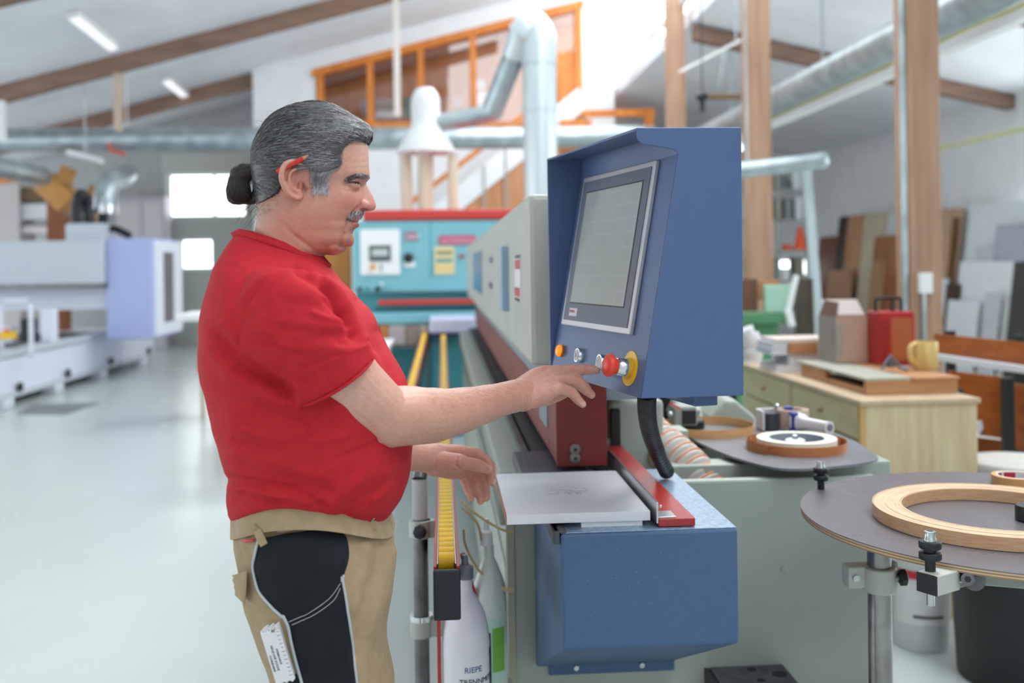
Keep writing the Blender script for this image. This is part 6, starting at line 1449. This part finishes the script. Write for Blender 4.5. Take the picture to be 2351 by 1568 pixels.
for sgn in (-1, 1):
    yc_ = MY + sgn * .09; x0 = P(772, 1520, Y=MY).x
    lp = [(x0 + .0, yc_ - sgn * .01, zend + .1, .06, .06), (x0 + .008, yc_ - sgn * .005, zend - .06, .080, .076), (x0 + .012, yc_, .50, .074, .072), (x0 + .0, yc_ + sgn * .01, .30, .07, .068), (x0 - .015, yc_ + sgn * .015, .12, .068, .066), (x0 - .015, yc_ + sgn * .015, .05, .07, .068)]
    tr_.rings([[Vector((x + a_ * math.cos(t), y + b_ * math.sin(t), z)) for t in np.linspace(0, 2 * math.pi, 41)[:-1]] for x, y, z, a_, b_ in lp])
trs = remesh(tr_, .0045, 4)
co, no = mesh_np(trs); pj = proj_np(co); fx, fy = pj[:, 0], pj[:, 1]; disp = np.zeros(len(co)); nr = no[:, 1] < .2
fold([(640, 1225), (700, 1217), (780, 1208), (890, 1205)], -.0016, 3); fold([(800, 1262), (850, 1255), (895, 1250)], -.0012, 3)
fold([(880, 1230), (860, 1330), (830, 1420), (815, 1500)], -.005, 14); fold([(900, 1270), (880, 1360), (850, 1450)], .004, 14); fold([(840, 1250), (830, 1330), (812, 1400)], .003, 12)
fold([(575, 1290), (600, 1360), (640, 1400)], -.004, 14); fold([(650, 1290), (720, 1300), (780, 1290)], .003, 18); fold([(610, 1330), (680, 1395), (700, 1420)], -.005, 14); fold([(690, 1330), (650, 1380)], .004, 14)
disp += (np.sin(fx * .03 + fy * .02) * np.sin(fy * .025 - fx * .012) * .0012)
co = co + no * disp[:, None]; set_co(trs, co)
KHAKI = mat('khaki_canvas', (166, 142, 112), .8, var=.04, vscale=40, bump=.25, bscale=900, spec=.25)
BLK = mat('black_canvas', (27, 29, 34), .8, var=.1, vscale=30, bump=.25, bscale=900, spec=.25)
to_ = link_mesh('trousers', trs, KHAKI, man)
BV = BVHTree.FromPolygons([tuple(v) for v in co], [tuple(p.vertices) for p in trs.polygons])
CAMO = Vector((0, 0, H))
def onT(px, py, off=.002, bv=None):
    d = ray(px, py).normalized(); loc, n_, i_, ds_ = (bv or BV).ray_cast(CAMO, d)
    if loc is None: return P(px, py, Y=MY - .1)
    return loc + Vector((n_.x, n_.y - .3, n_.z)).normalized() * off
def panel(left, right, name, m_, off=.0025, nu=14, nv=40, par=None):
    """cloth panel draped on the trouser surface between two edges given top to bottom"""
    l_ = [v.xy for v in smoothpath([(a, b, 0) for a, b in left], 6)]; r_ = [v.xy for v in smoothpath([(a, b, 0) for a, b in right], 6)]
    def samp(e, t):
        s = t * (len(e) - 1); i = min(int(s), len(e) - 2); return e[i].lerp(e[i + 1], s - i)
    vs = []; fs = []
    for j in range(nv + 1):
        a, b = samp(l_, j / nv), samp(r_, j / nv)
        for i in range(nu + 1): q = a.lerp(b, i / nu); vs.append(onT(q.x, q.y, off))
    for j in range(nv):
        for i in range(nu): k = j * (nu + 1) + i; fs.append((k, k + 1, k + nu + 2, k + nu + 1))
    o = MB().add(vs, fs).build(name, m_, par or to_, smooth=True, auto=False)
    sd_ = o.modifiers.new('t', 'SOLIDIFY'); sd_.thickness = .0015; sd_.offset = 0
    return o, [onT(q.x, q.y, off + .001) for q in l_], [onT(q.x, q.y, off + .001) for q in r_]
_, le, re_ = panel([(597, 1236), (587, 1279), (585, 1309), (596, 1354), (625, 1392), (652, 1417)], [(772, 1212), (793, 1234), (799, 1273), (791, 1309), (785, 1325), (783, 1335)], 'hip_pocket_panel', BLK)
_, le2, re2 = panel([(651, 1410), (663, 1437), (670, 1473), (681, 1518), (697, 1575), (716, 1650)], [(783, 1322), (794, 1384), (802, 1443), (810, 1518), (817, 1575), (822, 1650)], 'thigh_pocket_panel', BLK, nu=12)
panel([(636, 1517), (648, 1570), (664, 1640)], [(683, 1546), (697, 1580), (714, 1640)], 'ruler_pocket', BLK, .004, 8, 10)
REFL = mat('grey_piping', (178, 184, 188), .5)
MB().tube(le + le2, .0022, 8).build('piping', REFL, to_, smooth=True, auto=False); MB().tube(re_[-10:] + re2, .0020, 8).build('piping', REFL, to_, smooth=True, auto=False)
STCH = mat('stitch_white', (176, 176, 172), .7)
for dx in (0, 7):
    MB().tube([onT(p.x, p.y, .0045) for p in [v.xy for v in smoothpath([(665 + dx, 1425 + dx, 0), (710 + dx, 1405 + dx, 0), (755 + dx, 1372 + dx, 0), (779, 1338 + dx * 1.5, 0)], 10)]], .0005, 5).build('stitching', STCH, to_)
# waistband / belt and loops
def band(row_t, row_b, name, m_, off):
    vs = []; n_ = 60
    for (ya, yb) in ((row_t, row_b),): pass
    rs = []
    for k in range(n_):
        a = 2 * math.pi * k / n_; ring = []
        for (b, f, w) in (row_t, row_b):
            Bk, Fr = PM(*b), PM(*f); C = (Bk + Fr) / 2; Hh = (Fr - Bk) / 2
            d = Vector((Hh.x * math.cos(a), w * math.sin(a), 0)); e = d.normalized()
            base = C + Hh * math.copysign(abs(math.cos(a)) ** .9, math.cos(a)) + Vector((0, w * math.copysign(abs(math.sin(a)) ** .85, math.sin(a)), 0))
            tilt = .048 * math.sin(a) ** 2
            ring += [base + e * off + Vector((0, 0, tilt)), base + e * (off - .004) + Vector((0, 0, tilt))]
        rs.append([ring[0], ring[2], ring[3], ring[1]])
    return MB().rings(rs, cap=False, close=True).build(name, m_, to_, smooth=True)
band(((547, 1168), (884, 1168), .1735), ((547, 1217), (900, 1215), .1795), 'belt', mat('khaki_belt', (164, 142, 110), .8, var=.05, vscale=40, bump=.3, bscale=900), .0045)
for px, py0, py1 in ((606, 1195, 1250), (841, 1192, 1222)):
    a = onT(px, py0, .010); b = onT(px + 8, py1, .010); m_ = onT(px - 2, (py0 + py1) / 2, .018)
    MB().bar(a, m_, .012, .003, (0, -1, 0)).bar(m_, b, .012, .003, (0, -1, 0)).build('belt_loop', MATS['khaki_belt'], to_, bevel=.001)
pp = smoothpath([PM(545, 1192, -.06), PM(540, 1220, -.06), PM(543, 1250, -.06), PM(553, 1255, -.06)], 6); MB().tube(pp, .004, 8).build('belt_loop', MATS['khaki_belt'], to_, smooth=True)
panel([(640, 1185), (640, 1222)], [(674, 1172), (678, 1219)], 'belt_tail', KHAKI, .0105, 6, 6)
panel([(564, 1238), (564, 1245)], [(589, 1237), (589, 1243)], 'red_tag', mat('tag_red', (200, 34, 44), .5), .004, 4, 3)
panel([(548, 1316), (541, 1345), (560, 1366)], [(577, 1306), (577, 1345), (575, 1382)], 'back_pocket_flap', KHAKI, .010, 6, 8)
# shoes
SHOE = mat('work_shoe', (40, 40, 44), .6)
for sgn in (-1, 1):
    x = P(772, 1520, Y=MY).x - .015; y = MY + sgn * .105
    rs = []
    for t, w, h in ((-.09, .02, .05), (-.08, .036, .085), (-.02, .042, .10), (.06, .046, .085), (.12, .05, .06), (.17, .045, .05), (.19, .02, .03)):
        rs.append([Vector((x + t, y + w * math.cos(a), max(.0, h * .5 + h * .5 * math.sin(a)))) for a in np.linspace(0, 2 * math.pi, 25)[:-1]])
    MB().rings(rs).build('shoe', SHOE, man, smooth=True)

# ---- hair
HAIRC = [(640, 352), (560, 345), (480, 360), (400, 400), (310, 450), (240, 520), (185, 620), (150, 720), (125, 830)]
hb = np.array([(122, 900), (126, 830), (150, 720), (185, 620), (240, 520), (310, 452), (400, 402), (480, 362), (560, 347), (640, 350), (720, 356), (800, 368), (880, 382), (970, 396)], float)
hf = np.array([(122, 900), (126, 960), (142, 1030), (180, 1100), (230, 1180), (275, 1250), (310, 1308), (370, 1343), (420, 1340), (465, 1312), (520, 1310), (1000, 1300)], float)
hyy = np.linspace(122, 970, 190); hbx = np.interp(hyy, hb[:, 0], hb[:, 1]); hfx = np.interp(hyy, hf[:, 0], hf[:, 1])
skw = np.interp(hyy, rows_y, np.array([r[4] for r in rows])); skw = np.maximum(skw, np.sqrt(np.clip((hyy - 121) / 260, 0, 1)) * .070) + .0065
skw[0] = .006
hp_ = MB(); rs = []
for y, xb, xf, w in zip(hyy, hbx, hfx, skw):
    xc = min(max(790, xb + 60), max(xf - 60, 905)) if xf - xb > 130 else (xb + xf) / 2
    rs.append([HC(xc + ((xf - xc) if math.cos(t) > 0 else (xc - xb)) * math.copysign(abs(math.cos(t)) ** .9, math.cos(t)), y, w * math.copysign(abs(math.sin(t)) ** .9, math.sin(t))) for t in np.linspace(0, 2 * math.pi, 221)[:-1]])
hp_.rings(rs)
HV = [Vector(v) for v in hp_.v]
BVH_H = BVHTree.FromPolygons([tuple(v) for v in HV], hp_.f)
hline = [(1345, 395), (1310, 468), (1250, 458), (1190, 478), (1130, 530), (1112, 600), (1118, 650), (1085, 695), (1030, 722), (960, 735), (900, 730), (850, 690), (800, 665), (740, 655), (690, 690), (660, 745), (648, 830), (620, 895), (540, 935), (470, 962), (395, 972), (300, 972), (300, 60), (1400, 60), (1400, 395)]
def inpoly(x, y, poly):
    r = False; n_ = len(poly); j = n_ - 1
    for i in range(n_):
        xi, yi = poly[i]; xj, yj = poly[j]
        if (yi > y) != (yj > y) and x < (xj - xi) * (y - yi) / (yj - yi) + xi: r = not r
        j = i
    return r
def hxy(v): 
    # head close-up coordinates of a world point measured in the mid plane
    q = proj_np(np.array([[v.x, MY, v.z]]))[0]; return (q[0] - 480) * 3.565, (q[1] - 200) * 3.565
hm_ = hp_.mesh('hair'); bm = bmesh.new(); bm.from_mesh(hm_)
kill = [f for f in bm.faces if not inpoly(*hxy(f.calc_center_median()), hline)]
bmesh.ops.delete(bm, geom=kill, context='FACES'); bm.to_mesh(hm_); bm.free()
co, no = mesh_np(hm_); q = proj_np(np.stack([co[:, 0], np.full(len(co), MY), co[:, 2]], 1)); X_, Y_ = (q[:, 0] - 480) * 3.565, (q[:, 1] - 200) * 3.565
th_ = np.arctan2(Y_ - 700, X_ - 372) + (co[:, 1] - MY) * 9
stk = np.sin(th_ * 61 + 2 * np.sin(th_ * 13)) * .5 + np.sin(th_ * 113 + 1.3 * np.sin(X_ * .012)) * .35 + np.sin(th_ * 211 + np.sin(X_ * .02) * 2) * .25
rad_ = np.clip(np.hypot(X_ - 372, Y_ - 700) / 300, 0, 1)
co = co + no * (stk * .0006 * rad_)[:, None]; set_co(hm_, co)
gr = np.clip((X_ - 520) / 850, 0, 1) ** 1.4 * .2 + np.exp(-((X_ - 980) / 110) ** 2 - ((Y_ - 700) / 90) ** 2) * .2 + stk * .02
gr = np.clip(gr, 0, 1)
set_col(hm_, (srgb((40, 36, 37))[None] * (1 - gr[:, None]) + srgb((150, 146, 150))[None] * gr[:, None]))  # shell coloured dark to read as shadow under the strands
HAIRM = attr_mat('hair', .38, 0, spec=.5)
ho = link_mesh('hair', hm_, HAIRM, man)
so2 = ho.modifiers.new('t', 'SOLIDIFY'); so2.thickness = .004; so2.offset = -1
# strands swept back to the tie
rng = np.random.RandomState(11)
TIE = HC(372, 700); HCEN = HC(800, 560)
class Strands:
    def __init__(s): s.v = []; s.f = []; s.c = []
    def add(s, pts, r, c0, c1):
        n_ = len(pts); b = len(s.v); u = None
        for i, p in enumerate(pts):
            d = (pts[min(i + 1, n_ - 1)] - pts[max(i - 1, 0)]); d = d.normalized() if d.length > 1e-9 else Vector((1, 0, 0))
            if u is None: u = perp(d)[0]
            u = u - d * u.dot(d); u = u.normalized() if u.length > 1e-6 else perp(d)[0]; w = d.cross(u); f_ = i / (n_ - 1)
            rr = r * (1 - .55 * f_ ** 3) if i not in (0,) else r * .6
            for k in range(3): a = 2.094 * k; s.v.append(p + (u * math.cos(a) + w * math.sin(a)) * rr); s.c.append(c0 * (1 - f_) + c1 * f_)
        for i in range(n_ - 1):
            for k in range(3): a = b + i * 3 + k; a2 = b + i * 3 + (k + 1) % 3; s.f.append((a, a2, a2 + 3, a + 3))
    def build(s, name, m_, par):
        me = bpy.data.meshes.new(name); me.from_pydata([tuple(v) for v in s.v], [], s.f); me.update(); set_col(me, np.array(s.c)); return link_mesh(name, me, m_, par)
ST = Strands()
def shell(p, off):
    d = (p - HCEN); d.normalize(); loc, n_, i_, ds_ = BVH_H.ray_cast(HCEN, d)
    return (loc + n_ * off) if loc is not None else p
def hcol(x, y, r):
    g = np.clip((x - 520) / 850, 0, 1) ** 1.3 * .38 + np.exp(-((x - 1010) / 150) ** 2 - ((y - 690) / 130) ** 2) * .4 + .16 * np.clip((x - 1120) / 200, 0, 1)
    g = np.clip(g + r.normal(0, .16), 0, 1) if r.rand() < .7 else np.clip(g + r.uniform(.08, .5), 0, 1)
    return srgb((38, 33, 33)) * (1 - g) + srgb((206, 202, 206)) * g
n_ok = 0
while n_ok < 9500:
    x = rng.uniform(400, 1345) if n_ok < 8600 else rng.uniform(1120, 1345); y = rng.uniform(125, 930) if n_ok < 8600 else rng.uniform(240, 480)
    if not inpoly(x, y, hline): continue
    sg = -1 if rng.rand() < .68 else 1
    q = HC(x, y); loc, n_, i_, ds_ = BVH_H.ray_cast(Vector((q.x, MY + sg * .3, q.z)), Vector((0, -sg, 0)))
    if loc is None: continue
    n_ok += 1
    ln = rng.uniform(.35, .95); tgt = TIE + Vector((0, sg * .008, rng.uniform(-.012, .012))); pts = []
    off0 = rng.uniform(.0002, .0022); wob = rng.uniform(-.004, .004); ph = rng.uniform(0, 6)
    if y > 690 and x > 860: tgt = HC(880, 1000, sg * .07); ln = rng.uniform(.2, .5)
    for k in range(11):
        f_ = k / 10 * ln; p = loc.lerp(tgt, f_); p = p + Vector((0, 0, .010 * math.sin(math.pi * min(1, f_)) * (1 if y < 690 else 0)))
        pts.append(shell(p, off0 + .0008 * math.sin(ph + k * .9)) + Vector((0, 0, wob * math.sin(f_ * 3.1) * .5)))
    c0 = hcol(x, y, rng); c1 = c0 * .7
    ST.add(pts, rng.uniform(.0002, .00038), c0, c1)
edge = [(1338, 400), (1305, 465), (1250, 460), (1190, 480), (1132, 532), (1114, 600), (1118, 650), (1085, 697), (1030, 724), (985, 735)]
for k in range(800):
    t = rng.rand() * (len(edge) - 1); i = int(t); f_ = t - i; x = edge[i][0] * (1 - f_) + edge[i + 1][0] * f_ + rng.normal(0, 7); y = edge[i][1] * (1 - f_) + edge[i + 1][1] * f_ + rng.normal(0, 7)
    sg = -1 if rng.rand() < .65 else 1; q = HC(x, y); loc, n_, i_, ds_ = BVH_BODY.ray_cast(Vector((q.x, MY + sg * .2, q.z)), Vector((0, -sg, 0)))
    if loc is None: continue
    tg = HC(x - rng.uniform(70, 130), y - rng.uniform(-10, 40), sg * .07); pts = []
    for u_ in np.linspace(0, 1, 7):
        p = loc.lerp(tg, u_); s_ = shell(p, .0008); pts.append(loc.lerp(s_, min(1, u_ * 2.2)) if u_ < .45 else s_)
    ST.add(pts, rng.uniform(.00016, .0003), hcol(x, y, rng) * .9, hcol(x, y, rng))
for k in range(34):   # flyaway hairs along crown, forehead and nape
    a = rng.uniform(0, 1); x = np.interp(a, [0, .3, .6, .85, 1], [430, 620, 930, 1250, 1340]); y = np.interp(a, [0, .3, .6, .85, 1], [360, 190, 125, 280, 400])
    sg = rng.choice([-1, 1]); p = shell(HC(x, y + 20, sg * rng.uniform(0, .04)), .001); d = Vector((-rng.uniform(.3, 1), rng.normal(0, .3), rng.uniform(-.5, .1))).normalized()
    n_ = (p - HCEN).normalized(); pts = [p + d * (t * .02) + n_ * (math.sin(t * 3.1) * rng.uniform(.002, .008)) for t in np.linspace(0, 1, 8)]
    ST.add(pts, .00012, hcol(x, y, rng), hcol(x, y, rng))
for k in range(60):
    p = HC(rng.uniform(380, 520), rng.uniform(900, 960), rng.choice([-1, 1]) * rng.uniform(.02, .06)); pts = [p + Vector((-.018 * t + .01 * math.sin(t * 4 + k), 0, -.045 * t + .006 * math.sin(k + t * 5))) for t in np.linspace(0, rng.uniform(.3, 1), 7)]
    ST.add(pts, .00022, srgb((60, 50, 46)), srgb((70, 60, 56)))
o = ST.build('hair_strands', HAIRM, ho); o['kind'] = 'stuff'
# ponytail folded into a bun, with tie
pt = MB()
chain(pt, [HC(400, 660), HC(360, 690), HC(310, 690), HC(250, 720)], [.014, .010, .013, .016], 16, 6)
pt.ell(HC(240, 850), .0185, .020, .0215); pt.ell(HC(215, 905), .0125, .017, .010); pt.ell(HC(300, 905), .0115, .015, .0095); pt.ell(HC(235, 780), .015, .017, .013)
chain(pt, [HC(365, 680), HC(392, 760), HC(398, 850), HC(372, 920), HC(330, 935)], [.012, .0085, .008, .0065, .006], 12, 6)
pm_ = remesh(pt, .002, 4); set_col(pm_, np.tile(srgb((46, 37, 35)), (len(pm_.vertices), 1)))
po = link_mesh('ponytail', pm_, HAIRM, man)
BVP = BVHTree.FromPolygons([tuple(v.co) for v in pm_.vertices], [tuple(p.vertices) for p in pm_.polygons])
S2 = Strands(); cen = HC(245, 850)
for k in range(800):
    a0 = rng.uniform(0, 2 * math.pi); sg = rng.uniform(-1, 1); pts = []
    st_ = HC(355, 690, .004 * rng.normal()); en = HC(rng.uniform(170, 340), rng.uniform(900, 950), rng.normal(0, .012)); mid = HC(rng.uniform(140, 330), rng.uniform(720, 820) if k < 650 else rng.uniform(630, 700), rng.choice([-1, 1, -1]) * rng.uniform(.002, .02))
    for t in np.linspace(0, 1, 9):
        p = st_.lerp(mid, t).lerp(mid.lerp(en, t), t); l_ = BVP.find_nearest(p)
        pts.append(l_[0] + l_[1] * (.0006 + rng.uniform(0, .0006)))
    g = rng.uniform(0, .6) ** 1.3; S2.add(pts, rng.uniform(.0003, .0005), srgb((38, 30, 28)) * (1 - g) + srgb((140, 126, 122)) * g, srgb((52, 40, 38)))
for k in range(26):
    pts = [HC(350 - 160 * t + 20 * math.sin(k), 660 - 60 * math.sin(t * 2.4) + 90 * t * t + k * 2, rng.normal(0, .004)) for t in np.linspace(0, 1, 8)]; S2.add(pts, .00025, srgb((80, 70, 66)), srgb((90, 80, 78)))
o = S2.build('ponytail_strands', HAIRM, po); o['kind'] = 'stuff'
MB().tube([HC(362 + 10 * math.sin(a), 690 + 52 * math.cos(a), .014 * math.sin(a)) for a in np.linspace(0, 2 * math.pi, 25)[:-1]], .0035, 8, close=True).build('hair_tie', BLACKM, po, smooth=True)
# eyebrow, moustache, sideburn strands on the skin
def skin_pt(x, y, sg, off):
    q = HC(x, y); loc, n_, i_, ds_ = BVH_BODY.ray_cast(Vector((q.x, MY + sg * .2, q.z)), Vector((0, -sg, 0))); return (loc + n_ * off, n_) if loc is not None else (None, None)
def tuft(name, gen, count, r, cfun, L_):
    S_ = Strands(); k = 0; tries = 0
    while k < count and tries < count * 6:
        tries += 1
        sg = -1 if rng.rand() < .65 else 1
        x, y, dx, dy = gen(); a, n_ = skin_pt(x, y, sg, .0005)
        if a is None: continue
        k += 1; pts = []
        for t in np.linspace(0, 1, 5): 
            b_, nb = skin_pt(x + dx * t, y + dy * t, sg, .0008 + .0022 * t * (1 - .4 * t))
            if b_ is None: b_ = pts[-1] + Vector((dx * K / 4, 0, -dy * K / 4))
            pts.append(b_)
        c = cfun(x, y); S_.add(pts, r, c, c)
    o = S_.build(name, HAIRM, man); o['kind'] = 'stuff'; return o
def gb():
    t = rng.rand(); x = 1165 + t * 148; y = np.interp(t, [0, .4, 1], [778, 750, 742]) + rng.normal(0, 9); return x, y, -30 - 14 * rng.rand(), np.interp(t, [0, .5, 1], [16, 4, -8]) + rng.normal(0, 5)
tuft('eyebrow', gb, 420, .00035, lambda x, y: srgb((52, 44, 44)) if rng.rand() < .75 else srgb((150, 144, 144)), 1)
def gm():
    t = rng.rand(); x = 1165 + t * 100 + rng.normal(0, 6); y = np.interp(t, [0, .5, 1], [1062, 1030, 1022]) + rng.uniform(-12, 22); return x, y, -16 - 10 * rng.rand() + t * 16, 26 + rng.normal(0, 6)
tuft('moustache', gm, 520, .00035, lambda x, y: srgb((206, 200, 200)) if rng.rand() < .55 else srgb((112, 100, 98)), 1)
def gs():
    x = rng.uniform(893, 1016) ; y = rng.uniform(690, 880); return x, y, -6 + rng.normal(0, 8), 34 + rng.normal(0, 8)
tuft('sideburn', gs, 1100, .0004, lambda x, y: srgb((224, 218, 222)) if rng.rand() < .7 else srgb((150, 140, 142)), 1)
def gn():
    x = rng.uniform(385, 640); y = rng.uniform(900, 1060) - max(0, (x - 480)) * .25; return x, y, -14 + rng.normal(0, 10), 16 + rng.normal(0, 8)
tuft('nape_hair', gn, 320, .00011, lambda x, y: srgb((110, 88, 80)), 1)
# ---- arm hair on the near forearm
S3 = Strands(); k = 0
while k < 420:
    px = rng.uniform(985, 1190); top = np.interp(px, [985, 1060, 1140, 1190], [893, 890, 883, 870]); py = top + abs(rng.normal(0, 28))
    loc, n_, i_, ds_ = BVH_BODY.ray_cast(CAMO, ray(px, py).normalized())
    k += 1
    if loc is None or loc.y > 1.9: continue
    d = Vector((.6, .3, -.35 + rng.normal(0, .25))).normalized(); S3.add([loc + n_ * (.0003 + .0025 * t * (1 - .5 * t)) + d * .009 * t for t in np.linspace(0, 1, 4)], .00007, srgb((120, 90, 80)), srgb((130, 100, 90)))
S3.build('arm_hair', HAIRM, bo)['kind'] = 'stuff'

# ---- pencil behind the ear, folding ruler in the pocket
pc_ = thing('carpenter_pencil', 'red carpenter pencil tucked behind the ear of the man', 'pencil', tuple(HC(740, 660, -.085)))
a, b, c = HC(628, 738, -.088), HC(828, 632, -.0845), HC(872, 606, -.0825)
MB().cyl(a, b, .0038, seg=8).build('shaft', mat('pencil_red', (200, 50, 34), .4), pc_); MB().cyl(b, c, .0037, .0012, 8).build('wood_tip', mat('pencil_wood', (176, 130, 110), .6), pc_); MB().cyl(c, c + (c - b).normalized() * .0035, .0011, .0003, 6).build('lead', BLACK, pc_)
fr_ = thing('folding_ruler', 'white folding ruler sticking out of the thigh pocket', 'ruler', tuple(onT(645, 1490, .01)))
a = onT(633, 1432, .012); b = onT(668, 1552, .010); d = (b - a).normalized(); nrm = Vector((-.25, -1, .1)); nrm = (nrm - d * nrm.dot(d)).normalized(); sd_ = d.cross(nrm).normalized()
if sd_.x < 0: sd_ = -sd_
RW = mat('ruler_white', (226, 224, 226), .45); ins = mat('ruler_ink', (80, 72, 76), .5)
for k in range(6):
    MB().obox(a.lerp(b, .5) + sd_ * (-.013 + k * .0042) - nrm * (.0005 * k), d, sd_, nrm, (b - a).length / 2 + .002 * (k % 2), .0018, .008).build('segment', RW, fr_, bevel=.001)
pl_ = a.lerp(b, .5) + nrm * .0085
MB().obox(pl_ + sd_ * .0, d, sd_, nrm, (b - a).length / 2 - .002, .0145, .0012).build('face', RW, fr_, bevel=.001)
tx, tyv = d, -sd_
if True:
    xa = d; ya = nrm.cross(xa)
    text_mesh('MÖBELHAUS', .0042, pl_ + d * -.012 + sd_ * .001 + nrm * .0013, xa, ya, 'print', ins, fr_)
    text_mesh('HAUS DER KÜCHE', .0046, pl_ + d * -.018 - sd_ * .0055 + nrm * .0013, xa, ya, 'print', ins, fr_)
    text_mesh('SCHREINEREI', .0042, pl_ + d * -.004 - sd_ * .0115 + nrm * .0013, xa, ya, 'print', ins, fr_)
    for k in range(12): MB().obox(pl_ + sd_ * .0115 + d * (-.036 + k * .006) + nrm * .0013, d, sd_, nrm, .0003, .0028 if k % 2 else .0018, .0002).build('scale_mark', ins, fr_)
    text_mesh('40', .006, pl_ + d * -.036 + sd_ * .002 + nrm * .0013, sd_, -d if False else d.cross(sd_).cross(sd_) if False else -d, 'scale_number', ins, fr_)
